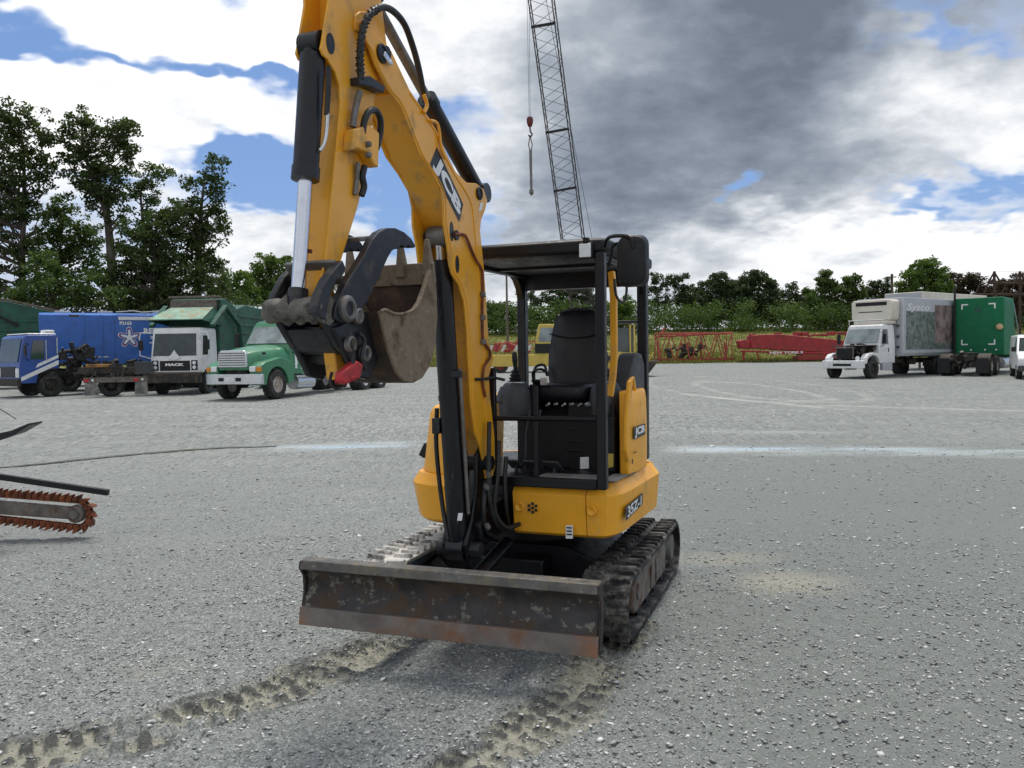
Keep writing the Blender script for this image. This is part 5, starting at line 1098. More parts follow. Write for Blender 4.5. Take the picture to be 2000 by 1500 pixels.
# --- white cabover front loader
def front_loader():
    h = (-.05, -1.0); A = ground_at(362, 38.0)
    X = thing('front_loader_truck', 'white cabover garbage truck with a faded green canopy over its cab', 'garbage truck', A, hz(h))
    b = MB(); b.loft([[(x, y * k, z) for x, y in ((.95 + dx, -1.12), (1.05 + dx, -1.0), (1.05 + dx, 1.0), (.95 + dx, 1.12), (-.9, 1.12), (-.9, -1.12))] for z, k, dx in ((.98, 1, 0), (1.65, 1, .02), (2.75, .965, -.16), (2.9, .955, -.19), (2.97, .92, -.24))])
    b.build('cab', M['white'], X, .03, 3)
    panel(X, [(1.072, -.98, 1.72), (1.072, .98, 1.72), (.908, .93, 2.70), (.908, -.93, 2.70)], 'glass', 'windshield', .012)
    block(X, (1.045, -.68, 1.06), (1.085, .68, 1.50), 'black', 'grille', .02)
    b = MB()
    for k in range(5): b.box((1.088, 0, 1.12 + .085 * k), (.012, 1.3, .018))
    b.build('grille_bar', M['black_plastic'], X)
    lettering('MACK', [(1.098, -.42, 1.27), (1.098, .42, 1.27), (1.098, .42, 1.39), (1.098, -.42, 1.39)], M['white_decal'], X, bold=.06)
    b = MB(); b.prism([(-.28, 1.62), (0, 1.52), (.28, 1.62), (.12, 1.80), (0, 1.98), (-.12, 1.80)], 'x', 1.088, 1.115); b.build('dash_paper', M['white'], X)
    for s in (1, -1):
        block(X, (1.05, s * .74, 1.08), (1.085, s * 1.02, 1.52), 'black', 'headlight_bezel', .03)
        for z in (1.20, 1.40): b = MB(); b.lathe([(0, 0), (.085, 0), (.08, .02), (0, .03)], (1.085, s * .88, z), (1, 0, 0), 16); b.build('headlight', M['lens'], X)
        b = MB(); b.tube([(1.09, s * .3, 1.72), (1.08, s * .62, 1.78)], .012, 5); b.build('wiper', M['black'], X)
        panel(X, [(.72, s * 1.105, 1.75), (.02, s * 1.11, 1.75), (.02, s * 1.085, 2.62), (.56, s * 1.085, 2.62)][::s], 'glass', 'side_window', .012)
        b = MB(); b.tube([(.95, s * 1.10, 2.75), (1.1, s * 1.5, 2.75), (1.1, s * 1.55, 2.5), (1.1, s * 1.55, 1.75), (.95, s * 1.12, 1.6)], .022, 6); b.build('mirror_bracket', M['white'], X)
        b = MB(); b.box((1.1, s * 1.50, 2.2), (.08, .2, .45)); b.build('mirror', M['black_plastic'], X, .02)
        wheel(X, (.2, 1.0 * s, .52), .52, .32, s, 'chassis')
        block(X, (-.85, s * .95, .98), (.55, s * 1.13, 1.10), 'black', 'fender', .02)
    block(X, (1.1, -1.25, .52), (1.45, 1.25, .92), 'chassis', 'bumper', .03); block(X, (1.1, -1.3, .93), (1.35, 1.3, .97), 'grey_steel', 'bumper_step', .01)
    b = MB()
    for y in (-.5, -.2, 0, .2, .5): b.box((.80, y, 3.0), (.1, .1, .05))
    b.build('marker_lamp', M['grey_plastic'], X, .01)
    block(X, (-7.5, -.45, .8), (-.6, .45, 1.1), 'chassis', 'chassis', .02); clutter(X, 'underframe', 'chassis', (-7, -1.0, .7), (-1, 1.0, 1.2), 40, 15)
    # canopy over the cab, hopper and body behind
    b = MB(); b.loft([[(x, y, z + d) for x, y, z in ((.95, -1.25, 3.30), (.95, 1.25, 3.30), (-.9, 1.0, 3.92), (-.9, -1.0, 3.92))] for d in (0, .05)]); b.build('canopy_plate', M['pale_green'], X, .01)
    for s in (1, -1): panel(X, [(.95, s * 1.25, 3.28), (-1.2, s * 1.25, 3.10), (-1.6, s * 1.2, 3.55), (-.9, s * 1.02, 3.90)][::s], 'body_green', 'canopy_side', .03)
    b = MB(); b.prism([(-1.0, 1.1), (-1.0, 3.3), (-1.35, 4.35), (-1.7, 4.4), (-3.1, 4.05), (-3.1, 1.1)], 'y', -1.22, 1.22); b.build('hopper', M['body_green'], X, .03)
    b = MB(); b.span((-1.02, -1.2, 4.40), (-1.35, 1.2, 4.50)); b.span((-1.0, -1.1, 3.75), (-1.05, 1.1, 4.30)); b.build('hopper_rim', M['grey_steel'], X, .01)
    b = MB(); b.prism([(-3.1, 1.1), (-3.1, 3.95), (-4.4, 4.25), (-7.6, 4.15), (-8.2, 2.9), (-7.8, 1.1)], 'y', -1.2, 1.2); bd = b.build('body', M['body_green'], X, .04)
    for k in range(6): block(X, (-3.4, 1.201, 1.5 + .42 * k), (-7.4, 1.25, 1.58 + .42 * k), 'body_green', 'rib', .01)
    for s in (1, -1):
        b = MB(); b.strip([(-3.3, s * 1.42, 1.5), (-2.9, s * 1.42, 3.2), (-1.2, s * 1.42, 4.0), (.3, s * 1.40, 3.05)], .16, (0, 1, 0), .22); b.build('lift_arm', M['body_green'], X, .02)
        wheel(X, (-5.2, .95 * s, .52), .52, .55, s, 'chassis'); wheel(X, (-6.5, .95 * s, .52), .52, .55, s, 'chassis')
front_loader()

# --- green bonneted lorry
def bonneted_truck():
    h = (-.34, -.94); A = ground_at(490, 33.4)
    X = thing('bonneted_truck', 'green bonneted truck with a chrome slatted grille, parked beside the white cabover', 'truck', A, hz(h), s=1.13)
    # cab
    b = MB(); b.loft([[(x, y * k, z) for x, y in ((-1.0 + dx, -1.0), (-1.0 + dx, 1.0), (-2.55, 1.0), (-2.55, -1.0))] for z, k, dx in ((.85, 1.0, .05), (1.9, 1.0, .05), (2.60, .92, -.42), (2.74, .88, -.52), (2.80, .80, -.62))]); b.build('cab', M['green'], X, .04, 3)
    panel(X, [(-.935, -.88, 1.96), (-.935, .88, 1.96), (-1.385, .82, 2.58), (-1.385, -.82, 2.58)], 'glass_pale', 'windshield', .012)
    b = MB(); b.poly([(-1.02, .35, 2.02), (-1.02, .70, 2.02), (-1.10, .62, 2.18), (-1.10, .40, 2.20)]); b.build('dash_paper', M['white'], X, smooth=False)
    for s in (1, -1):
        panel(X, [(-1.12, s * 1.002, 1.95), (-2.05, s * 1.002, 1.95), (-2.05, s * .93, 2.55), (-1.50, s * .93, 2.55)][::s], 'glass', 'side_window', .012)
        b = MB(); b.prism([(-1.1, 1.0), (-2.15, 1.0), (-2.15, 1.93), (-1.1, 1.93)], 'y', s * 1.0, s * 1.012); d = b.build('door', M['green'], X, .01)
        b = MB(); b.box((-2.0, s * 1.02, 1.72), (.16, .03, .04)); b.build('handle', M['alu'], d)
        for k, (x0, x1, z0, z1) in enumerate(((-1.95, -1.6, 1.52, 1.66), (-1.92, -1.6, 1.36, 1.42), (-1.90, -1.55, 1.02, 1.07))): block(X, (x0, s * 1.013, z0), (x1, s * 1.02, z1), 'white_decal', 'door_marking', 0)
        b = MB(); b.prism([(-1.18 - .02 * (k % 2) - .0 * k, 1.05 + .08 * k) for k in range(11)] + [(-1.34 + .05 * (k % 3 == 0), 1.85 - .08 * k) for k in range(11)], 'y', s * 1.013, s * 1.02); b.build('door_marking', M['white_decal'], X)
    # hood: tapers to the grille
    b = MB(); b.loft([[(x, y * w, z * hh + .95 * (1 - hh)) for y, z in ((-1, 1.05), (-1, 1.52), (-.82, 1.78), (-.45, 1.90), (0, 1.93), (.45, 1.90), (.82, 1.78), (1, 1.52), (1, 1.05))] for x, w, hh in ((-1.0, .96, 1.0), (-.4, .90, .97), (.4, .76, .88), (.85, .66, .80), (.95, .62, .76))]); b.build('hood', M['green'], X, .03, 3, ang=50)
    b = MB(); b.loft([[(.94, y * .6, z) for y, z in ((-1, 1.16), (-.95, 1.62), (-.8, 1.72), (.8, 1.72), (.95, 1.62), (1, 1.16))], [(1.03, y * .6, z) for y, z in ((-1, 1.13), (-.95, 1.60), (-.8, 1.70), (.8, 1.70), (.95, 1.60), (1, 1.13))]]); g = b.build('grille', M['alu'], X, .02)
    for k in range(6): block(X, (1.02, -.54, 1.20 + .08 * k), (1.045, .54, 1.225 + .08 * k), 'black', 'slot', 0, g)
    for s in (1, -1):                                        # wheel arches and lamps
        b = MB(); n = 14; arc = circ(0, .52, .62, n, .05, PI - .05); out = [(.92, .55), (.98, 1.15), (.70, 1.30), (-.2, 1.46), (-.95, 1.30), (-.98, .60)]
        b.prism(arc[::-1] + out[::-1] if False else [(.62, .52)] + [(.92, .52)] + out[1:] + [(-.62, .52)] + arc[::-1][0:0] + [(x, z) for x, z in arc[::-1]], 'y', s * .66, s * 1.12); f = b.build('fender', M['green'], X, .03)
        block(X, (.94, s * .68, .98), (1.01, s * .92, 1.16), 'lens', 'headlight', .02); block(X, (.90, s * .94, .98), (.99, s * 1.125, 1.14), 'amber', 'turn_lamp', .02)
        wheel(X, (0, .96 * s, .52), .52, .32, s, 'rim'); 
        block(X, (-1.15, s * .98, .72), (-2.5, s * 1.12, .78), 'alu', 'step', .01); b = MB(); b.cyl((-1.3, s * .82, .55), (-2.4, s * .82, .55), .27, seg=24); b.build('fuel_tank', M['alu'], X, .01); block(X, (-1.25, s * .95, .36), (-2.3, s * 1.1, .41), 'alu', 'step', .01)
        mirror_arm(X, (-1.1, s * 1.0, 2.3), (-.9, s * 1.28, 2.1), s)
        block(X, (.35, s * .84, 1.56), (.50, s * .89, 1.64), 'black', 'vent', 0)
    b = MB(); b.loft([[(1.08, y, z), (1.22 - .12 * abs(y) ** 3, y, z)] [::1] and [(1.02 - .2 * abs(y / 1.15) ** 3, y, .55), (1.18 - .22 * abs(y / 1.15) ** 3, y, .55), (1.18 - .22 * abs(y / 1.15) ** 3, y, .90), (1.02 - .2 * abs(y / 1.15) ** 3, y, .90)] for y, z in [(v, 0) for v in np.linspace(-1.15, 1.15, 13)]]); bp = b.build('bumper', M['alu'], X, .02)
    for y in (-.35, .35): block(X, (1.17, y - .1, .66), (1.195, y + .1, .78), 'black', 'slot', 0, bp)
    block(X, (1.17, -.18, .64), (1.20, .18, .80), 'white', 'licence_plate', .004, bp)
    b = MB()
    for y in (-.6, -.2, 0, .2, .6): b.box((-1.7, y, 2.83), (.1, .08, .06))
    b.build('marker_lamp', M['alu'], X, .01)
    block(X, (-8.2, -.45, .85), (.8, .45, 1.1), 'chassis', 'chassis', .02); clutter(X, 'machinery', 'greasy', (-5.4, -.8, .8), (-2.9, .85, 1.6), 90, 21, .14, .5); b = MB(); b.cyl((-2.75, .8, .9), (-2.75, .8, 3.0), .08, seg=12); b.build('exhaust', M['alu'], X)
    for x in (-5.9, -7.2):
        for s in (1, -1): wheel(X, (x, .95 * s, .52), .52, .55, s, 'white'); 
    for s in (1, -1): block(X, (-8.1, s * .7, .25), (-8.13, s * 1.2, .9), 'black', 'mudflap', 0)
bonneted_truck()

# --- green roll-off container and a slanted tarp arm beyond the blue trucks
def container():
    A = ground_at(25, 45.0); X = thing('waste_container', 'dark green waste container with sloped front, behind the blue cabover truck', 'container', A, hz((-.85, -.5)))
    b = MB(); b.prism([(2.3, 1.2), (1.6, 4.55), (.2, 4.7), (-2.3, 4.1), (-5.6, 4.05), (-5.6, 1.2)], 'y', -2.3, 0); b.build('tub', M['body_green'], X, .03)
    for k in range(5): block(X, (-2.2, .001, 1.6 + .5 * k), (1.6 - .05 * k, .06, 1.72 + .5 * k), 'body_green', 'rib', .01)
    b = MB(); b.strip([(1.55, .06, 4.62), (.2, .06, 4.78), (-2.4, .06, 4.16)], .12, (0, 0, 1), .1); b.build('top_rail', M['grey_steel'], X, .01)
    b = MB(); b.strip([(2.35, .04, 2.2), (1.6, .08, 4.5), (-.3, .08, 3.4)], .14, (0, 1, 0), .12); b.build('tarp_arm', M['black'], X, .01)
    for x in (1.4, -1, -4.8): block(X, (x - .1, -2.2, .05), (x + .1, -.1, 1.2), 'chassis', 'skid', .01)
container()

# --- white box truck with its hood off
def box_truck():
    h = (-.80, -.60); left = Vector((-h[1], h[0], 0)); A = ground_at(1700, 43.0) - left * 1.0
    X = thing('box_truck', 'white refrigerated box truck with its hood off and engine exposed', 'truck', A, hz(h), s=1.03)
    b = MB(); b.loft([[(x, y * k, z) for x, y in ((-.85 + dx, -1.0), (-.85 + dx, 1.0), (-2.3, 1.0), (-2.3, -1.0))] for z, k, dx in ((.75, 1, .05), (1.75, 1, .05), (2.52, .94, -.28), (2.66, .92, -.32), (2.74, .86, -.42))]); b.build('cab', M['white'], X, .04, 3)
    panel(X, [(-.785, -.9, 1.80), (-.785, .9, 1.80), (-1.095, .86, 2.50), (-1.095, -.86, 2.50)], 'glass_pale', 'windshield', .012)
    for s in (1, -1):
        panel(X, [(-.98, s * 1.002, 1.72), (-1.62, s * 1.002, 1.72), (-1.62, s * .945, 2.48), (-1.2, s * .945, 2.48)][::s], 'glass', 'side_window', .012)
        b = MB(); b.prism([(-.95, .78), (-1.75, .78), (-1.75, 1.70), (-.95, 1.70)], 'y', s * 1.0, s * 1.012); d = b.build('door', M['white'], X, .01); b = MB(); b.box((-1.62, s * 1.02, 1.42), (.05, .03, .2)); b.build('handle', M['black'], d)
        mirror_arm(X, (-.95, s * 1.0, 2.3), (-.8, s * 1.25, 2.0), s)
        wheel(X, (0, 1.0 * s, .5), .5, .3, s, 'chassis')
        b = MB(); b.prism([(.58, .75), (.70, .75), (.66, 1.05), (.42, 1.24), (-.05, 1.30), (-.5, 1.24), (-.72, 1.0), (-.72, .75), (-.60, .75), (-.52, .98), (-.3, 1.13), (0, 1.17), (.3, 1.10), (.5, .95)], 'y', s * .82, s * 1.13); b.build('inner_fender', M['white'], X, .02)
        b = MB(); b.lathe([(0, 0), (.11, 0), (.12, .03), (0, .05)], (.72, s * .72, 1.02), (1, 0, 0), 16); b.build('headlight', M['lens'], X)
        block(X, (-1.0, s * .9, .40), (-1.9, s * 1.08, .75), 'boxgrey', 'step', .02)
    block(X, (.72, -1.12, .52), (.95, 1.12, .92), 'white', 'bumper', .04); block(X, (.94, -.5, .64), (.965, .5, .76), 'black', 'bumper_slot', .01)
    block(X, (.62, -.42, .98), (.72, .42, 1.52), 'black', 'radiator', .02); b = MB(); b.tube([(.70, -.46, 1.0), (.70, -.46, 1.56), (.70, .46, 1.56), (.70, .46, 1.0)], .04, 8); b.build('radiator_shroud', M['grey_steel'], X)
    clutter(X, 'engine', 'greasy', (-.75, -.62, .85), (.55, .75, 1.62), 70, 31, .07, .34)
    block(X, (-.8, -.9, 1.62), (.55, .9, 1.68), 'black', 'firewall_cover', .03)
    zb, zt = 1.10, 4.12
    block(X, (-2.55, -1.25, zb), (-8.9, 1.25, zt), 'boxgrey', 'cargo_box', .02)
    b = MB(); b.loft([[(x, y, z) for y, z in ((-1.0, 2.95), (-1.1, 3.1), (-1.12, 3.9), (-1.0, 4.02), (1.0, 4.02), (1.12, 3.9), (1.1, 3.1), (1.0, 2.95))] for x in (-1.75, -2.54)]); rf = b.build('reefer_unit', M['cream'], X, .05, 3)
    block(X, (-1.74, -.85, 3.72), (-1.725, .85, 3.90), 'black', 'grille', .02, rf); block(X, (-1.74, -.7, 3.38), (-1.73, .6, 3.42), 'black', 'seam', 0, rf)
    block(X, (-1.7, -.95, 2.76), (-2.5, .95, 2.94), 'cream', 'wind_deflector', .03)
    b = MB()
    for y in (-.9, -.5, .95): b.tube([(-1.2, y, 2.72), (-1.2, y, 2.96)], .02, 6)
    b.tube([(-1.2, -.95, 2.96), (-1.2, .95, 2.96)], .025, 6); b.build('roof_rail', M['white'], X)
    block(X, (-2.5, 1.251, zb), (-8.9, 1.275, zb + .16), 'alu', 'lower_rail', 0); block(X, (-2.56, 1.251, zb + .2), (-2.62, 1.27, zt - .03), 'alu', 'corner_post', 0); block(X, (-8.82, 1.251, zb + .2), (-8.9, 1.27, zt - .03), 'alu', 'corner_post', 0)
    for k in range(4): block(X, (-2.40, 1.0, 1.5 + .55 * k), (-2.54, 1.1, 1.62 + .55 * k), 'grey_plastic', 'hose_bracket', .01)
    # printed sheet on the side: muted greens, a pale panel and the firm's name
    m = bpy.data.materials.new('printed_side_sheet'); m.use_nodes = True; t = NT(m.node_tree); bb = t.n['Principled BSDF']; tc = t.node('ShaderNodeTexCoord').outputs['Object']
    n1 = t.noise(tc, 1.5, 6, .65); n2 = t.noise(tc, 4.5, 5, .7)
    t.l.new(t.mix(t.remap(n2, .45, .62), t.ramp(n1, [(.3, (.10, .12, .125)), (.5, (.19, .215, .215)), (.7, (.28, .295, .295))]), (.06, .10, .07)), bb.inputs['Base Color']); bb.inputs['Roughness'].default_value = .5
    M['sheet'] = m
    M['sheet2'] = mat('portrait_panel', (.20, .15, .14), .5, var=.55, vs=2.2, dirt=(.34, .28, .27), da=.45, ds=1.4)
    block(X, (-2.9, 1.251, zb + .32), (-8.6, 1.256, 3.42), 'sheet', 'printed_sheet', 0); block(X, (-5.9, 1.2565, 1.75), (-8.1, 1.260, 3.80), 'sheet2', 'printed_sheet', 0)
    lettering('Sysco', [(-3.0, 1.262, 3.36), (-5.3, 1.262, 3.36), (-5.3, 1.262, 3.82), (-3.0, 1.262, 3.82)], M['white_decal'], X, bold=.01, shear=.25)
    block(X, (-8.8, -.45, .7), (.6, .45, .95), 'chassis', 'chassis', .02); clutter(X, 'underframe', 'chassis', (-6, -.9, .55), (-2.5, .9, 1.0), 20, 33)
    for s in (1, -1): wheel(X, (-6.4, .92 * s, .5), .5, .55, s, 'chassis')
box_truck()

# --- a second box trailer whose roof shows above the box truck
def box_trailer():
    A = ground_at(1815, 56.0); X = thing('box_trailer', 'pale box trailer whose roof shows just above the box truck', 'trailer', A, hz((-.8, -.6)))
    block(X, (3.4, -1.25, 1.15), (-5.5, 1.25, 4.95), 'cream', 'cargo_box', .03)
    block(X, (3.405, -1.2, 1.2), (3.42, 1.2, 4.9), 'boxgrey', 'front_sheet', 0); block(X, (-5.0, -.45, .8), (3.0, .45, 1.14), 'chassis', 'chassis', .01)
    for x in (-3.2, -4.5):
        for s in (1, -1): wheel(X, (x, .95 * s, .52), .52, .5, s, 'rim')
    for s in (1, -1): block(X, (2.3, s * .5, .02), (2.42, s * .62, .8), 'grey_steel', 'landing_leg', 0)
box_trailer()

# --- green sleeper tractor unit seen from behind
def tractor_unit():
    h = (.66, .75); A = ground_at(1910, 46.6)
    X = thing('tractor_unit', 'green sleeper tractor unit seen from behind, with bare chassis and tandem wheels', 'semi truck', A, hz(h))
    b = MB(); b.loft([[(x, y * k, z) for x, y in ((0, -1.28), (0, 1.28), (2.6 - d, 1.28), (2.6 - d, -1.28))] for z, k, d in ((1.05, 1, 0), (3.7, 1, 0), (4.18, .98, .05), (4.25, .95, .1))]); b.build('sleeper', M['sleeper_green'], X, .05, 3)
    for y, s in ((-.85, 1), (.85, -1)):
        for z, q in ((1.62, 1), (3.92, -1)):
            b = MB(); b.span((-.012, y, z), (-.001, y + s * .34, z + .07 * q)); b.span((-.012, y, z + .071 * q), (-.001, y + s * .07, z + .30 * q)); b.build('reflector_tape', M['white_decal'], X)
    for y in (-.9, -.35, .35): b = MB(); b.lathe([(0, 0), (.05, 0), (.05, .02), (0, .02)], (-.001, y, 1.35), (-1, 0, 0), 12); b.build('lamp', M['lens'], X)
    b = MB(); b.lathe([(0, 0), (.18, 0), (.14, .16), (0, .2)], (-.0, -1.05, 2.6), (-1, 0, 0), 14); b.build('air_horn', mat('tan_cap', (.55, .36, .2), .6), X)
    block(X, (-.02, -.15, 3.45), (-.003, .15, 3.7), 'body_green', 'logo_panel', 0)
    b = MB(); b.loft([[(x, y * k, z) for x, y in ((2.6, -1.1), (2.6, 1.1), (4.3 - d, 1.1), (4.3 - d, -1.1))] for z, k, d in ((1.0, 1, 0), (2.0, 1, .0), (2.9, .95, .45), (3.05, .9, .6))]); b.build('cab', M['sleeper_green'], X, .05)
    b = MB(); b.loft([[(2.4, y, z) for y, z in ((-1.2, 2.9), (1.2, 2.9), (1.1, 4.2), (-1.1, 4.2))], [(4.0, y, z) for y, z in ((-1.0, 2.9), (1.0, 2.9), (.9, 3.1), (-.9, 3.1))]]); b.build('roof_fairing', M['sleeper_green'], X, .05)
    b = MB(); b.loft([[(4.2, y, z) for y, z in ((-1, .9), (1, .9), (.9, 1.95), (-.9, 1.95))], [(6.0, y, z) for y, z in ((-.8, .9), (.8, .9), (.7, 1.6), (-.7, 1.6))]]); b.build('hood', M['sleeper_green'], X, .06)
    block(X, (-3.6, -.48, .82), (5.6, -.36, 1.08), 'chassis', 'frame_rail', .01); block(X, (-3.6, .36, .82), (5.6, .48, 1.08), 'chassis', 'frame_rail', .01)
    b = MB(); b.lathe([(0, 0), (.5, 0), (.5, .08), (0, .1)], (-1.9, 0, 1.12), (0, 0, 1), 20); b.build('fifth_wheel', M['greasy'], X)
    clutter(X, 'suspension', 'greasy', (-3.3, -.5, .6), (-.5, .5, 1.05), 60, 41, .12, .4)
    for x in (-1.2, -2.5):
        for s in (1, -1): wheel(X, (x, .92 * s, .52), .52, .6, s, 'rim')
    for s in (1, -1):
        b = MB(); b.prism([(s * .62, .14), (s * 1.22, .14), (s * 1.22, .92), (s * .62, .92)], 'x', -3.35, -3.32); b.build('mudflap', M['black_plastic'], X)
        b = MB(); b.lathe([(.60, -.3), (.65, -.3), (.65, .3), (.60, .3)], (-2.5, .92 * s, .52), (0, 1, 0), 28, closed=True)
        for v in list(b.b.verts):
            if v.co.z < .75: b.b.verts.remove(v)
        b.build('mudguard', M['chassis'], X)
        b = MB(); b.cyl((.3, s * .98, .62), (2.2, s * .98, .62), .32, seg=24); b.build('fuel_tank', M['alu'], X, .02)
        wheel(X, (5.0, .95 * s, .52), .52, .32, s, 'rim')
        if s > 0: b = MB(); b.cyl((.25 - .4, s * 1.15, .9), (.25 - .4, s * 1.15, 4.9), .06, seg=12); b.build('exhaust_stack', M['black'], X)
        b = MB(); b.strip([(2.62, s * 1.22, 4.0), (3.4, s * 1.30, 2.6), (3.4, s * 1.30, 1.4)], .05, (0, 1, 0), .05); b.strip([(2.7, s * 1.25, 2.1), (3.6, s * 1.5, 2.2), (3.6, s * 1.5, 1.8)], .04, (0, 1, 0), .04); b.build('mirror_bracket', M['alu'], X)
tractor_unit()

# --- white van cut off by the right edge
def van():
    h = (-.45, -.89); A = ground_at(2030, 40.5)
    X = thing('white_van', 'white van cut off by the right edge of the picture', 'van', A, hz(h))
    b = MB(); prof = [(1.05, .45), (1.10, .95), (.95, 1.12), (.25, 1.30), (-.45, 2.05), (-.75, 2.15), (-4.3, 2.15), (-4.45, 1.9), (-4.45, .45)]
    b.loft([[(x * 1.0, y * (1 - .10 * max(0, (z - 1.2)) / .95), z) for x, z in prof] for y in (-.98, .98)] ); b.build('body', M['white'], X, .06, 3)
    panel(X, [(.20, -.88, 1.36), (.20, .88, 1.36), (-.40, .80, 2.0), (-.40, -.80, 2.0)], 'glass', 'windshield', .012)
    block(X, (1.0, -.98, .38), (1.16, .98, .66), 'grey_plastic', 'bumper', .05); block(X, (1.06, -.5, .72), (1.11, .5, .93), 'grey_plastic', 'grille', .02)
    for s in (1, -1):
        block(X, (1.0, s * .62, .74), (1.09, s * .94, .95), 'lens', 'headlight', .03); wheel(X, (.15, .86 * s, .36), .36, .24, s, 'rim'); wheel(X, (-3.3, .86 * s, .36), .36, .24, s, 'rim')
        panel(X, [(.0, s * .972, 1.34), (-.95, s * .972, 1.34), (-.95, s * .90, 1.98), (-.50, s * .90, 1.98)][::s], 'glass', 'side_window', .012)
        b = MB(); b.box((.0, s * 1.08, 1.45), (.1, .18, .24)); b.build('mirror', M['black_plastic'], X, .03)
van()

# --- lattice work
def lattice(b, p0, p1, w0, w1, h0, h1, n, rc=.05, rb=.025, side=Vector((1, 0, 0)), cross=True):
    p0, p1 = Vector(p0), Vector(p1); d = (p1 - p0).normalized(); sd = (side - d * side.dot(d)).normalized(); up = sd.cross(d)
    def C(t_, i): w, hh = (w0 + (w1 - w0) * t_) / 2, (h0 + (h1 - h0) * t_) / 2; a, c = ((-1, -1), (1, -1), (1, 1), (-1, 1))[i]; return p0.lerp(p1, t_) + sd * w * a + up * hh * c
    for i in range(4): b.tube([C(0, i), C(1, i)], rc, 6)
    for k in range(n):
        a, c = k / n, (k + 1) / n
        for i in range(4):
            j = (i + 1) % 4; u, v = (i, j) if (k + i) % 2 else (j, i)
            b.tube([C(a, u), C(c, v)], rb, 5)
            if k == 0 or k == n - 1: b.tube([C(a if k == 0 else c, i), C(a if k == 0 else c, j)], rb, 5)
    return C
def truck_crane():
    Y = 60.0; A = ground_at(1150, Y); top0 = at(1136, 600, Y)
    X = thing('truck_crane', 'yellow truck crane with a tall dark lattice boom rising behind the canopy', 'crane', A, 0)
    L = lambda v: Vector(v) - A
    tip = at(1057, 0, 52.5); base = top0; dvec = tip - base; end = base + dvec * 1.22
    b = MB(); C = lattice(b, L(base), L(end), 1.50, 1.45, 1.1, 1.1, 34, .042, .017, Vector((1, .1, 0))); b.build('lattice_boom', M['lattice'], X)
    for py in (60, 265, 377, 575):
        t_ = None; 
        for k in range(400):
            q = base + dvec * (k / 400 * 1.15); 
            dd = q - CAM; yy = 690.6 - dd.z / dd.y * F_PX
            if yy <= py: t_ = k / 400 * 1.15 / 1.22; break
        if t_ is None: continue
        b = MB(); a, c = C(t_, 0), C(t_, 1); b.strip([a + (a - c) * .04, c + (c - a) * .04], .16, (0, 0, 1), .14); b.build('spreader_plate', M['black'], X)
    # pendants and hoist rope
    b = MB(); b.tube([L(end), L(at(1190, 640, Y + 6))], .018, 5); b.build('pendant_rope', M['rope'], X)
    hk = at(1035, 240, end.y - .3); tp = Vector((hk.x, hk.y, end.z))
    for dx in (-.10, .06): MB().tube([L(tp + Vector((dx, 0, 0))), L(hk + Vector((dx * .4, 0, .3)))], .012, 5).build('hoist_rope', M['rope'], X)
    MB().tube([L(end), L(tp)], .05, 6).build('boom_tip', M['lattice'], X)
    b = MB(); b.lathe([(.0, .36), (.15, .34), (.20, .21), (.19, .0), (.12, -.2), (.05, -.26), (0, -.26)], L(hk), (0, 0, 1), 16); b.build('headache_ball', mat('dark_red_ball', (.12, .018, .016), .5), X)
    b = MB(); b.tube(spline([L(hk) + Vector((0, 0, -.27)), L(hk) + Vector((.02, 0, -.5)), L(hk) + Vector((.12, 0, -.68)), L(hk) + Vector((.02, 0, -.82)), L(hk) + Vector((-.1, 0, -.72))], 4), .045, 8); b.build('hook', M['black'], X)
    bot = at(1038, 376, hk.y); S = thing('chain_sling', 'bundled lifting sling hanging from the crane hook in the sky', 'sling', hk + Vector((0, 0, -.75)))
    s0 = Vector((0, 0, 0)); s1 = bot - (hk + Vector((0, 0, -.75)))
    b = MB(); b.tube([s0, Vector((.12, 0, -.55)), Vector((.06, 0, -.9))], .035, 6); b.tube([s0, Vector((-.10, 0, -.55)), Vector((-.02, 0, -.9))], .035, 6); b.build('sling_leg', M['grey_steel'], S)
    b = MB(); b.tube([Vector((.02, 0, -.85)), s1 * .5, s1 * .96], [.09, .08, .075], 8); b.lathe([(0, 0), (.12, .04), (.15, -.15), (.06, -.3), (0, -.3)], s1 * .96, (0, 0, 1), 10); b.build('sling_bundle', M['steel'], S)
    # carrier and house
    Lx = lambda px, py, y=Y: L(at(px, py, y))
    x0, x1 = Lx(962, 700).x, Lx(1180, 700).x
    b = MB(); b.span((x0, -1.2, .95), (x1, 1.3, 1.28)); b.build('carrier_deck', M['crane_yellow'], X, .03)
    block(X, (x0 - .05, -1.35, Lx(960, 716).z), (x0 + 4.0, -1.2, Lx(960, 694).z), 'crane_yellow', 'front_beam', .03)
    b = MB(); q = [(Lx(1048, 692).x, Lx(1048, 690).z), (Lx(1046, 668).x, Lx(1046, 666).z), (Lx(1052, 634).x, Lx(1052, 634).z), (Lx(1094, 634).x, Lx(1094, 634).z), (Lx(1100, 692).x, Lx(1100, 690).z)]; b.prism(q, 'y', -1.2, .4); b.build('operator_cab', M['crane_yellow'], X, .04)
    b = MB(); q = [(Lx(1050, 668).x, Lx(1050, 668).z), (Lx(1055, 641).x, Lx(1055, 641).z), (Lx(1090, 641).x, Lx(1090, 641).z), (Lx(1094, 668).x, Lx(1094, 668).z)]; b.prism(q, 'y', -1.225, -1.202); b.build('windshield', M['glass_pale'], X, .01); b = MB(); b.span((Lx(1044, 680).x, -1.24, Lx(1044, 690).z), (Lx(1098, 680).x, -1.201, Lx(1044, 672).z)); b.build('cab_skirt', M['black'], X, .01)
    b = MB(); b.span((Lx(1110, 690).x, -1.0, 1.5), (Lx(1165, 690).x, 1.6, 2.6)); b.build('engine_house', M['crane_yellow'], X, .05)
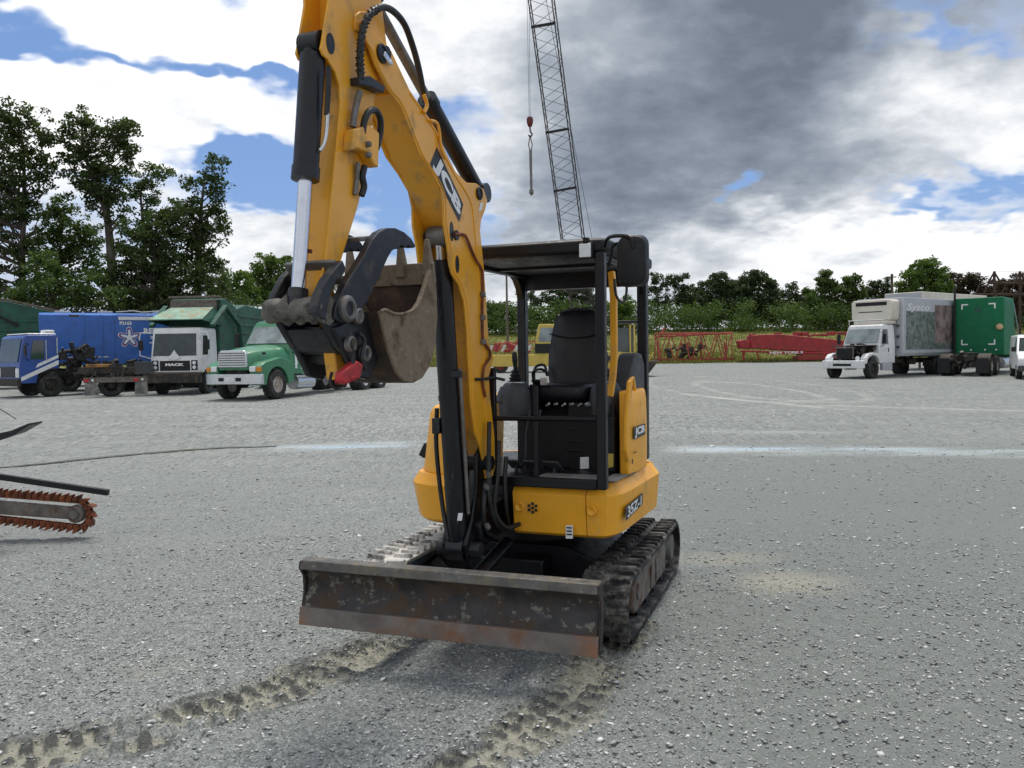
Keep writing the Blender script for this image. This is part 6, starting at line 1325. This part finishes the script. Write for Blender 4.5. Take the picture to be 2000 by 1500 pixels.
    M['stripe_rw'] = mat('white_barrier', (.6, .58, .55), .6, dirt=(.35, .3, .25), da=.45)
    for k in range(7): xx = x0 - .3 + .45 * k; b = MB(); b.loft([[(xx, -1.36, 1.5), (xx + .22, -1.36, 1.5), (xx + .42, -1.36, 1.95), (xx + .20, -1.36, 1.95)], [(xx, -1.33, 1.5), (xx + .22, -1.33, 1.5), (xx + .42, -1.33, 1.95), (xx + .20, -1.33, 1.95)]]); b.build('hazard_stripe', M['crane_red' if k % 2 else 'stripe_rw'], X)
    clutter(X, 'deck_gear', 'crane_red2', (x0 + .2, -1.0, 1.5), (x0 + 2.6, .6, 2.2), 26, 51, .1, .5)
    b = MB(); C2 = lattice(b, (x0 + .1, -.6, 1.8), (x0 + 3.4, -.6, 1.95), .7, .7, .5, .5, 7, .035, .02, Vector((0, 1, 0))); b.build('stowed_jib', M['crane_red2'], X)
    for xx in (x0 + .6, x0 + 2.0, x0 + 5.0, x0 + 6.4):
        for y, s in ((-1.1, -1), (1.1, 1)): wheel(X, (xx, y, .52), .52, .4, s, 'crane_red2')
truck_crane()

def boom_section():
    A = ground_at(1352, 78.0); L = lambda px, py, dy=0: at(px, py, 78.0 + dy) - A
    X = thing('boom_section', 'faded red open lattice crane section on the grass, nearer the loader', 'crane section', A, 0)
    b = MB(); lattice(b, L(1283, 683) + Vector((0, 0, .2)), L(1424, 683) + Vector((0, 0, .2)), 1.9, 1.9, 2.6, 2.6, 9, .085, .05, Vector((0, 1, 0))); b.build('lattice', M['crane_red2'], X)
    b = MB(); b.span((L(1276, 700).x, -1.2, .05), (L(1428, 700).x, -.9, .22)); b.span((L(1276, 700).x, .9, .05), (L(1428, 700).x, 1.2, .22)); b.build('skid', M['crane_red'], X)
    b = MB()
    for px in (1288, 1335, 1348, 1372, 1420): b.strip([L(px, 710), L(px - 5, 668)], .14, (0, 1, 0), .14)
    b.build('post', M['crane_red2'], X)
    b = MB(); b.tube([L(1278, 658), L(1430, 650)], .10, 6); b.tube([L(1290, 655), L(1298, 640)], .12, 6); b.build('top_tube', M['crane_red2'], X)
    clutter(X, 'winch', 'chassis', (L(1300, 700).x, -.5, .4), (L(1375, 700).x, .5, 1.6), 22, 61, .15, .6)
boom_section()
def boom_stack():
    A = ground_at(1535, 76.5); L = lambda px, py, dy=0: at(px, py, 76.5 + dy) - A
    X = thing('boom_stack', 'dark red solid crane boom with white lettering lying on the grass behind the box truck', 'crane boom', A, 0)
    b = MB(); q = [L(1463, 656), L(1480, 654), L(1520, 653), L(1630, 664), L(1680, 668), L(1680, 690), L(1600, 688), L(1520, 684), L(1463, 680)]
    b.prism([(v.x, v.z) for v in q], 'y', -.7, .9); b.build('boom_body', M['crane_red'], X, .06)
    b = MB(); q = [L(1440, 666), L(1452, 663), L(1464, 668), L(1464, 682), L(1445, 681)]; b.prism([(v.x, v.z) for v in q], 'y', -.5, .7); b.build('boom_foot', M['crane_red'], X, .05)
    b = MB(); b.tube([L(1442, 686) + Vector((0, -.7, 0)), L(1690, 693) + Vector((0, -.7, 0))], .1, 6)
    for px, q in ((1446, 1450), (1450, 1446), (1474, 1478), (1560, 1568), (1610, 1600), (1640, 1650)): b.tube([L(px, 686) + Vector((0, -.7, 0)), Vector((L(q, 700).x, -.7, .05))], .07, 6)
    b.build('support_frame', M['crane_red'], X)
    b = MB(); b.span((L(1553, 700).x, -.75, .05), (L(1690, 700).x, .8, .45)); b.span((L(1560, 700).x, -.75, .5), (L(1690, 700).x, .8, .8)); b.build('lower_section', M['crane_red'], X, .05)
    R = random.Random(3); b = MB()
    for k in range(16): x = L(1468 + 13 * k, 660).x; b.box((x, R.uniform(-.4, .5), L(1500 + 3 * k, 654).z + R.uniform(-.15, .08)), (R.uniform(.3, .9), .5, R.uniform(.1, .35)))
    b.build('top_fitting', M['crane_red'], X, .03)
    b = MB(); z = L(1550, 689).z - .05
    M['sign_white'] = M['white_decal']
    lettering('NEW YORK S', [(L(1498, 690).x, -.86, z - .02), (L(1562, 690).x, -.86, z - .02), (L(1562, 690).x, -.86, z + .20), (L(1498, 690).x, -.86, z + .20)], M['white_decal'], X, bold=.03)
    b = MB(); b.span((L(1494, 690).x, -.855, z - .05), (L(1566, 690).x, -.80, z + .23)); b.build('name_plate', M['crane_red'], X)
boom_stack()

def backhoe():
    Y = 50.0; A = ground_at(1222, Y); L = lambda px, py, dy=0: at(px, py, Y + dy) - A
    X = thing('wheel_loader', 'yellow wheel loader with a dark cab and bucket, seen past the canopy post', 'loader', A, 0)
    b = MB(); b.prism([(v.x, v.z) for v in (L(1180, 715), L(1180, 685), L(1245, 690), L(1262, 700), L(1258, 716))], 'y', -.8, .8); b.build('engine_hood', M['crane_yellow'], X, .05)
    b = MB()
    for px, py2 in ((1200, 0), (1228, 0), (1236, 0)): 
        for y in (-.7, .7): b.strip([L(px, 690) + Vector((0, y, 0)), L(px - 3 + (px > 1210) * 2, 634) + Vector((0, y, 0))], .09, (0, 1, 0), .09)
    b.build('cab_pillar', M['crane_yellow'], X, .01)
    b = MB(); q0, q1 = L(1196, 632), L(1240, 629); b.span((q0.x, -.85, q0.z), (q1.x, .85, q0.z + .14)); b.build('cab_roof', M['black'], X, .03)
    b = MB(); q0, q1 = L(1201, 688), L(1234, 640); b.span((q0.x, -.62, q0.z), (q1.x, .62, q1.z)); b.build('cab_glass', M['glass'], X, .02)
    b = MB(); b.prism([(v.x, v.z) for v in (L(1252, 735), L(1276, 706), L(1280, 704), L(1262, 728), L(1256, 737))], 'y', -1.1, 1.1); b.prism([(v.x, v.z) for v in (L(1236, 732), L(1240, 712), L(1256, 706), L(1276, 705), L(1254, 736))], 'y', -1.12, -1.08); b.build('loader_bucket', M['chassis'], X, .01)
    b = MB(); b.strip([L(1210, 700) + Vector((0, -.5, 0)), L(1240, 700) + Vector((0, -.5, 0)), L(1250, 722) + Vector((0, -.5, 0))], .2, (0, 1, 0), .16); b.strip([L(1258, 692), L(1268, 706)], .1, (0, 1, 0), .1); b.strip([L(1276, 688), L(1266, 706)], .08, (0, 1, 0), .08); b.build('loader_arm', M['crane_yellow'], X, .02)
    for px in (1188, 1232):
        for y, s in ((-.85, -1), (.85, 1)): wheel(X, (L(px, 720).x, y, .62), .62, .4, s, 'crane_yellow')
backhoe()
# ------------------------------------------------------------------ trees, shrubs, grass, pole
def leaf_mat(name, c, tr=.35, var=.5):
    m = bpy.data.materials.new(name); m.use_nodes = True; t = NT(m.node_tree); t.n.clear()
    o = t.node('ShaderNodeOutputMaterial'); g = t.node('ShaderNodeNewGeometry'); ri = g.outputs['Random Per Island']
    oi = t.node('ShaderNodeObjectInfo').outputs['Random']
    big = t.noise(t.node('ShaderNodeTexCoord').outputs['Object'], .55, 4, .6)
    f = t.math('ADD', t.math('MULTIPLY', ri, .55), t.math('MULTIPLY', big, .6))
    col = t.ramp(f, [(.15, tuple(x * (1 - var) for x in c)), (.55, c), (.95, (c[0] * 1.7, c[1] * 1.5, c[2] * 1.2))])
    d = t.node('ShaderNodeBsdfDiffuse'); t.l.new(col, d.inputs[0]); tl = t.node('ShaderNodeBsdfTranslucent'); t.l.new(t.mix(.5, col, (c[0] * 2.2, c[1] * 2.0, c[2])), tl.inputs[0])
    gl = t.node('ShaderNodeBsdfGlossy'); gl.inputs['Roughness'].default_value = .5; gl.inputs[0].default_value = (.6, .6, .6, 1)
    mx = t.node('ShaderNodeMixShader'); mx.inputs[0].default_value = tr; t.l.new(d.outputs[0], mx.inputs[1]); t.l.new(tl.outputs[0], mx.inputs[2])
    m2 = t.node('ShaderNodeMixShader'); m2.inputs[0].default_value = .04; t.l.new(mx.outputs[0], m2.inputs[1]); t.l.new(gl.outputs[0], m2.inputs[2])
    t.l.new(m2.outputs[0], o.inputs[0]); return m
M['leaf_dark'] = leaf_mat('oak_leaves', (.05, .082, .022)); M['leaf_mid'] = leaf_mat('broad_leaves', (.066, .115, .028))
M['leaf_bright'] = leaf_mat('bright_green_leaves', (.09, .155, .032)); M['leaf_pine'] = leaf_mat('pine_needles', (.05, .08, .034), .2); M['leaf_brown'] = leaf_mat('browned_leaves', (.055, .045, .028), .2)  # leaf_bright is a lighter green of its own
M['bark'] = mat('tree_bark', (.075, .062, .05), .9, var=.35, vs=3, bump=.6, bs=9, stretch=(1, 1, .3), dirt=(.14, .13, .11), da=.42, ds=2)
def leaves_mesh(name, centres, n_each, size, rng, mtl, parent, flat=1.0):
    """leaf-sized bent faces filling each clump's volume, thinner towards its rim"""
    C = np.array([c[0] for c in centres]); S = np.array([c[1] for c in centres]); idx = np.concatenate([np.full(max(3, int(n)), i) for i, n in enumerate(n_each)])
    N = len(idx); v = rng.normal(size=(N, 3)); v /= np.linalg.norm(v, axis=1)[:, None]; rr = rng.random(N) ** .45
    P = C[idx] + v * rr[:, None] * S[idx]
    sz = size * rng.uniform(.55, 1.35, N); d = rng.normal(size=(N, 3)); d[:, 2] *= .7 * flat; d /= np.linalg.norm(d, axis=1)[:, None]
    u = np.cross(d, rng.normal(size=(N, 3))); u /= np.linalg.norm(u, axis=1)[:, None]; n = np.cross(d, u)
    a, b_, c, e = P - d * sz[:, None] * .5, P + u * sz[:, None] * .34 + n * sz[:, None] * .08, P + d * sz[:, None] * .5, P - u * sz[:, None] * .34 + n * sz[:, None] * .08
    co = np.stack([a, b_, c, e], 1).reshape(-1, 3); k = np.arange(N) * 4
    fc = np.stack([k, k + 1, k + 2, k, k + 2, k + 3], 1).reshape(-1)
    me = bpy.data.meshes.new(name); me.vertices.add(len(co)); me.vertices.foreach_set('co', co.ravel().astype(np.float32)); me.loops.add(len(fc)); me.loops.foreach_set('vertex_index', fc)
    me.polygons.add(len(fc) // 3); me.polygons.foreach_set('loop_start', np.arange(len(fc) // 3) * 3); me.update(calc_edges=True); me.materials.append(M[mtl])
    o = bpy.data.objects.new(name, me); COL.objects.link(o)
    if parent is not None: o.parent = parent
    return o
def tree(label, px, Y, blobs, leaf='leaf_mid', size=.30, dens=1.0, seed=0, trunk=None, tr=.22, depth=.8, name='tree', cat='tree', group=None, clump=1.0, limbs=True, spread=.42, base_py=None):
    """blobs: (px, py, rx, ry) lobes of the crown seen in the photograph; each gets a depth of its own"""
    A = ground_at(px, Y); mpp = Y / F_PX; rng = np.random.default_rng(seed + 17); R = random.Random(seed)
    X = thing(name, label, cat, A, 0, group); L = lambda x, y, dy=0: at(x, y, Y + dy) - A
    cl = []; n_each = []
    for bx, by, rx, ry in blobs:
        n = max(6, int(rx * ry * mpp * mpp / (clump * clump) * 10.0 * dens)); c = L(bx, by); wx, wz = rx * mpp, ry * mpp
        for k in range(n):
            while True:
                q = (R.uniform(-1, 1), R.uniform(-1, 1), R.uniform(-1, 1)); l = q[0] ** 2 + q[1] ** 2 + q[2] ** 2
                if l < 1: break
            s = clump * R.uniform(.5, 1.15); cl.append((c + Vector((q[0] * wx, q[1] * max(wx, wz) * depth, q[2] * wz)), (s * .62, s * .62, s * .42))); n_each.append(66 * s * s * (.30 / size) ** 1.2 * R.uniform(.5, 1.3))
    leaves_mesh('crown', cl, n_each, size, rng, leaf, X)
    b = MB(); top = max(c[0].z for c in cl); path = trunk and [L(*p) for p in trunk] or [Vector((0, 0, -.2)), Vector((R.uniform(-.2, .2), 0, top * .35)), Vector((R.uniform(-.4, .4), R.uniform(-.3, .3), top * .65)), Vector((R.uniform(-.4, .4), 0, top * .9))]
    path = spline(path, 6); b.tube(path, [tr * (1 - .85 * i / (len(path) - 1)) for i in range(len(path))], 9)
    if limbs:
        pick = R.sample(range(len(cl)), min(len(cl), max(10, int(len(cl) * spread))))
        for i in pick:
            c = cl[i][0]; j = max(range(len(path)), key=lambda k: -abs((path[k].z - (c.z - .55 * math.hypot(c.x - path[k].x, c.y - path[k].y) - .3))))
            p0 = path[j]; r0 = min(tr * .4, tr * (1 - .85 * j / (len(path) - 1)) * .6); mid = p0.lerp(c, .5) + Vector((R.uniform(-.2, .2), R.uniform(-.2, .2), -.12 * (c - p0).length + R.uniform(-.1, .2)))
            b.tube([p0, p0.lerp(mid, .5) + Vector((0, 0, -.03)), mid, c], [r0, r0 * .75, r0 * .5, .012], 5)
    b.build('trunk', M['bark'], X, ang=60); return X
# the tall open trees behind the trucks on the left
tree('tall tree with pale straight trunk rising at the left edge of the picture', 40, 62, [(20, 240, 45, 45), (60, 250, 45, 50), (25, 320, 55, 55), (75, 340, 40, 40), (15, 400, 50, 45), (70, 420, 40, 40), (20, 470, 50, 30), (60, 500, 40, 45), (10, 550, 40, 35), (-60, 380, 70, 150)], 'leaf_dark', .23, .95, 1, [(45, 620), (43, 500), (47, 400), (45, 300), (30, 215)], .28)
tree('tallest forked oak tree with open crown, behind the blue refuse body', 215, 64, [(160, 245, 35, 40), (215, 255, 48, 32), (250, 265, 22, 35), (140, 290, 40, 32), (200, 300, 60, 40), (245, 300, 22, 30), (155, 335, 40, 30), (205, 350, 55, 38), (240, 345, 20, 26), (175, 385, 40, 30), (225, 390, 40, 26), (225, 420, 30, 25)], 'leaf_dark', .23, .95, 2, [(222, 620), (218, 520), (210, 430), (200, 395), (165, 300), (160, 240)], .40)
tree('low spreading tree with airy leaves between the first and second tall trees', 120, 66, [(110, 410, 25, 25), (140, 430, 40, 30), (100, 450, 40, 28), (150, 470, 50, 26), (110, 490, 45, 30), (180, 455, 30, 20), (170, 500, 45, 30), (130, 530, 50, 30)], 'leaf_mid', .22, 1.0, 3, [(105, 620), (110, 540), (118, 480), (120, 420)], .16)
tree('sparse half dead tree with bare leaning limb in the gap of the left trees', 285, 67, [(305, 330, 26, 18), (285, 350, 26, 20), (320, 345, 16, 22), (280, 380, 24, 22), (262, 365, 16, 22), (300, 385, 16, 22), (270, 420, 22, 22), (290, 450, 22, 26)], 'leaf_mid', .20, .8, 4, [(280, 620), (282, 500), (278, 420), (276, 370), (300, 320)], .2)
def bare_limb(): pass
tree('tall rounded tree at the right end of the left row, above the white cabover', 395, 63, [(420, 325, 26, 24), (428, 360, 20, 25), (395, 360, 28, 25), (370, 370, 20, 20), (425, 400, 22, 22), (385, 400, 40, 28), (355, 420, 28, 30), (410, 440, 38, 30), (365, 460, 42, 32), (430, 455, 16, 30), (400, 480, 42, 30), (420, 510, 22, 30), (370, 520, 45, 28)], 'leaf_dark', .22, 1.05, 5, [(385, 620), (388, 500), (392, 420), (400, 340)], .3)
tree('dense dark tree low in the middle of the left row, above the blue body', 290, 61, [(260, 470, 45, 40), (320, 450, 40, 45), (340, 410, 26, 30), (290, 520, 60, 45), (230, 540, 45, 40), (340, 540, 50, 50), (290, 580, 80, 34), (400, 560, 40, 45)], 'leaf_dark', .22, 1.6, 6, [(300, 620), (300, 520), (305, 440)], .3)
tree('shadowy leafy sapling with thin pale trunk behind the green container', 90, 58, [(85, 520, 35, 30), (110, 560, 45, 35), (60, 570, 45, 30), (140, 575, 40, 30), (175, 560, 35, 34), (30, 585, 40, 24), (215, 585, 40, 28)], 'leaf_mid', .22, 1.3, 7, [(103, 620), (95, 560), (90, 510)], .12)
tree('light green bushy tree beside the tall row, left of the raised dipper', 450, 74, [(440, 545, 30, 22), (470, 560, 30, 26), (430, 570, 30, 22), (465, 585, 40, 18)], 'leaf_bright', .25, 1.4, 8, None, .15)
tree('bright green rounded tree directly behind the excavator dipper', 530, 80, [(525, 510, 26, 22), (550, 525, 34, 24), (505, 540, 30, 22), (540, 555, 55, 28), (580, 545, 40, 30), (500, 570, 40, 25), (560, 585, 60, 20), (620, 560, 40, 30)], 'leaf_bright', .26, 1.5, 9, None, .18)
# the wood along the far side of the field
far = [
 ('small dark bushy tree left of the pole, beside the boom', 968, 128, [(965, 600, 18, 16), (985, 610, 20, 18), (950, 618, 20, 16), (975, 632, 34, 12)], 'leaf_mid', 1.0),
 ('slim pine with gaps showing sky, seen through the canopy beside its left post', 1040, 132, [(1030, 575, 20, 12), (1045, 590, 16, 10), (1020, 602, 18, 10), (1042, 615, 22, 12), (1030, 632, 34, 14)], 'leaf_pine', .75),
 ('wide grey green pine seen through the canopy above the seat', 1108, 130, [(1075, 580, 22, 16), (1105, 572, 28, 16), (1140, 576, 26, 18), (1090, 600, 34, 16), (1130, 604, 34, 18), (1160, 590, 20, 20), (1110, 626, 60, 14)], 'leaf_pine', .9),
 ('light green bush seen between the yellow handle and canopy post', 1215, 122, [(1205, 605, 18, 18), (1225, 596, 16, 20), (1215, 628, 30, 16)], 'leaf_bright', 1.1),
 ('airy pine with flat layered clumps just right of the mirror', 1300, 134, [(1275, 545, 14, 12), (1300, 540, 14, 9), (1325, 545, 18, 12), (1340, 562, 16, 9), (1310, 562, 20, 10), (1278, 568, 16, 11), (1330, 582, 22, 9), (1295, 588, 26, 10), (1270, 600, 20, 14)], 'leaf_pine', .8),
 ('broad dark pine with lower left crown of the big pair', 1400, 133, [(1405, 545, 22, 12), (1385, 562, 26, 14), (1420, 562, 26, 16), (1375, 585, 30, 15), (1410, 590, 36, 18), (1385, 612, 44, 16)], 'leaf_pine', 1.25),
 ('broad dark pine with the highest dome of the big pair', 1475, 131, [(1470, 540, 26, 13), (1490, 553, 26, 14), (1455, 560, 26, 16), (1505, 565, 14, 8), (1485, 580, 34, 16), (1450, 592, 36, 18), (1500, 598, 26, 14), (1475, 615, 40, 14)], 'leaf_pine', 1.25),
 ('small round pine in the dip between the big pair and bushy clump', 1548, 136, [(1548, 562, 14, 9), (1540, 577, 16, 9), (1558, 580, 14, 10), (1545, 598, 24, 14), (1555, 618, 26, 14)], 'leaf_pine', .95),
 ('pointed bushy tree left half of the clump beside the box truck', 1612, 127, [(1612, 535, 10, 12), (1605, 555, 18, 14), (1622, 562, 18, 16), (1600, 585, 26, 20), (1620, 600, 26, 20), (1600, 622, 36, 16)], 'leaf_mid', 1.2),
 ('spiky bushy tree right half of the clump beside the box truck', 1660, 126, [(1655, 548, 14, 12), (1672, 545, 9, 12), (1650, 570, 22, 16), (1672, 575, 18, 18), (1660, 600, 28, 20), (1650, 625, 34, 14)], 'leaf_mid', 1.25),
 ('dark ragged tree above the refrigeration unit', 1718, 134, [(1705, 560, 16, 12), (1728, 555, 16, 10), (1715, 578, 26, 14), (1735, 580, 16, 14), (1710, 600, 34, 16)], 'leaf_pine', .9),
 ('bright green round tree standing highest above the box truck', 1808, 120, [(1808, 520, 28, 16), (1790, 538, 28, 16), (1828, 538, 26, 16), (1775, 560, 26, 16), (1810, 562, 40, 20), (1840, 565, 22, 18), (1800, 590, 60, 18)], 'leaf_bright', 1.2),
 ('brown tinged dark tree above the green sleeper', 1890, 124, [(1880, 545, 28, 14), (1905, 552, 26, 14), (1870, 565, 26, 14), (1910, 575, 30, 16), (1890, 595, 50, 16)], 'leaf_brown', 1.0),
 ('dark tree at the right edge behind the tractor unit', 1975, 122, [(1960, 555, 26, 14), (1990, 550, 24, 16), (1945, 572, 26, 14), (1985, 580, 34, 18), (2030, 560, 40, 30), (1960, 600, 60, 18)], 'leaf_brown', 1.0)]
for i, (lb, px, Y, bl, lf, dn) in enumerate(far): tree(lb, px, Y, bl, lf, .30, dn * 1.9, 40 + i, None, .16, .9, clump=1.15, spread=.15, group='trees along the far field')
# the undergrowth: one leafy mass under the far wood and behind the trucks
more = [('mid green round tree filling the dip left of the big dark pair', 1352, 137, [(1350, 575, 20, 14), (1338, 595, 24, 16), (1362, 600, 24, 18), (1350, 620, 34, 14)], 'leaf_mid', 1.1),
 ('low dark tree between the small round pine and the bushy clump', 1582, 138, [(1580, 575, 16, 12), (1572, 595, 22, 16), (1592, 600, 20, 16), (1580, 620, 30, 14)], 'leaf_mid', 1.1),
 ('dark tree joining the bushy clump and the ragged tree beside the box truck', 1690, 138, [(1690, 575, 18, 12), (1684, 595, 22, 16), (1700, 605, 24, 16)], 'leaf_pine', 1.1),
 ('dark pine right behind the big pair, on its right shoulder', 1522, 139, [(1518, 575, 16, 10), (1510, 592, 22, 14), (1528, 600, 22, 16), (1515, 620, 34, 14)], 'leaf_pine', 1.2),
 ('wide dark crown filling in behind the big pair of pines', 1436, 140, [(1438, 560, 22, 14), (1430, 582, 34, 18), (1450, 605, 44, 18), (1400, 615, 40, 14)], 'leaf_pine', 1.3)]
for i, (lb, px, Y, bl, lf, dn) in enumerate(more): tree(lb, px, Y, bl, lf, .30, dn * 1.9, 70 + i, None, .16, .9, clump=1.15, spread=.15, group='trees along the far field')
rng = np.random.default_rng(77); R = random.Random(9); cl = []; ne = []
for k in range(760):
    px = R.uniform(930, 2060); Y = R.uniform(121, 133); top = 592 + 12 * noise.noise(Vector((px * .02, 0, 0))) + 14 * R.random(); g = ground_at(px, Y); tz = max(.6, (at(px, top, Y) - g).z)
    s = R.uniform(.8, 1.7); cl.append((g + Vector((0, 0, R.uniform(.2, tz))), (s, s, s * .8))); ne.append(60 * s * s)
o = leaves_mesh('undergrowth', cl, ne, .30, rng, 'leaf_mid', None); tag(o, 'tangled green undergrowth along the foot of the far trees', 'undergrowth', kind='stuff')
cl = []; ne = []
for k in range(430):
    px = R.uniform(-140, 640); Y = R.uniform(57, 74); top = 556 + 30 * R.random() + (px > 420) * 8; g = ground_at(px, Y); tz = max(.6, (at(px, top, Y) - g).z); s = R.uniform(.7, 1.3); cl.append((g + Vector((0, 0, R.uniform(.1, 1) ** .8 * tz)), (s, s, s * .8))); ne.append(48 * s * s)
o = leaves_mesh('thicket', cl, ne, .30, rng, 'leaf_dark', None); tag(o, 'dark thicket filling the space behind the parked trucks on the left', 'undergrowth', kind='stuff')
# rough grass on the slope
rng = np.random.default_rng(3); N = 60000; a = rng.uniform(-.20, .66, N); y = 75.5 + (rng.random(N) ** 1.6) * 55; x = np.tan(a) * y; z, _, _ = ground_height(x, y)
h = rng.uniform(.12, .4, N) * (1 + .8 * (vnoise(x * .2, y * .2, 5))); w = rng.uniform(.03, .07, N); th = rng.uniform(0, PI, N); lx, ly = rng.normal(0, .12, N), rng.normal(0, .12, N)
co = np.stack([np.stack([x - np.cos(th) * w, y - np.sin(th) * w, z - .03], -1), np.stack([x + np.cos(th) * w, y + np.sin(th) * w, z - .03], -1), np.stack([x + lx, y + ly, z + h], -1)], 1).reshape(-1, 3)
me = bpy.data.meshes.new('rough_grass'); me.vertices.add(len(co)); me.vertices.foreach_set('co', co.ravel()); me.loops.add(3 * N); me.loops.foreach_set('vertex_index', np.arange(3 * N)); me.polygons.add(N); me.polygons.foreach_set('loop_start', np.arange(N) * 3); me.update(calc_edges=True)
o = bpy.data.objects.new('rough_grass', me); COL.objects.link(o); tag(o, 'rough yellow green grass on the slope beyond the lot', 'grass', kind='stuff')
me.materials.append(leaf_mat('grass_blades', (.15, .165, .045), .3, .45))
# pole and wire
A = ground_at(992, 108); X = thing('utility_pole', 'thin grey utility pole standing left of the canopy post', 'pole', A, 0); L = lambda px, py: at(px, py, 108) - A
b = MB(); b.cyl((0, 0, -.3), L(989, 527), .17, .12, 10); b.build('shaft', M['grey_steel'], X); b = MB(); b.box(L(989, 536), (1.6, .12, .14)); b.build('crossarm', M['grey_steel'], X)
b = MB(); pts = [at(700, 541, 112), at(850, 545, 110), at(989, 536, 108), at(1150, 560, 112), at(1260, 556, 116)]; b.tube(spline(pts, 8), .02, 5); tag(b.build('overhead_wire', M['rope']), 'thin overhead wire strung from the utility pole', 'wire')
A = ground_at(1742, 110); X = thing('timber_pole', 'weathered brown pole top showing above the box truck', 'pole', A, 0); L = lambda px, py: at(px, py, 110) - A
b = MB(); b.cyl((0, 0, -.3), L(1742, 535), .2, .16, 10); b.build('shaft', M['bark'], X); b = MB(); b.box(L(1742, 541), (1.2, .12, .14)); b.build('crossarm', M['bark'], X)
# dark steel gantry above the tractor unit
A = ground_at(1945, 92); X = thing('steel_gantry', 'dark rusty steel gantry with twin peaks behind the green sleeper', 'gantry', A, 0); L = lambda px, py: at(px, py, 92) - A
M['gantry'] = mat('dark_rusty_gantry', (.05, .035, .03), .8, dirt=(.10, .05, .03), da=.45)
b = MB()
for px in (1942, 1992, 2045): b.tube([Vector((L(px, 700).x, 0, -.2)), L(px, 530)], .14, 6); b.tube([L(px - 12, 552), L(px, 531), L(px + 12, 552)], .12, 6)
b.tube([L(1930, 553), L(2060, 553)], .16, 6); b.tube([L(1942, 531), L(2045, 531)], .02, 5); b.tube([L(1900, 575), L(2060, 575)], .14, 6)
for k in range(9): px = 1905 + 17 * k; b.tube([L(px, 575), L(px + 9, 553)], .07, 5)
b.build('frame', M['gantry'], X)
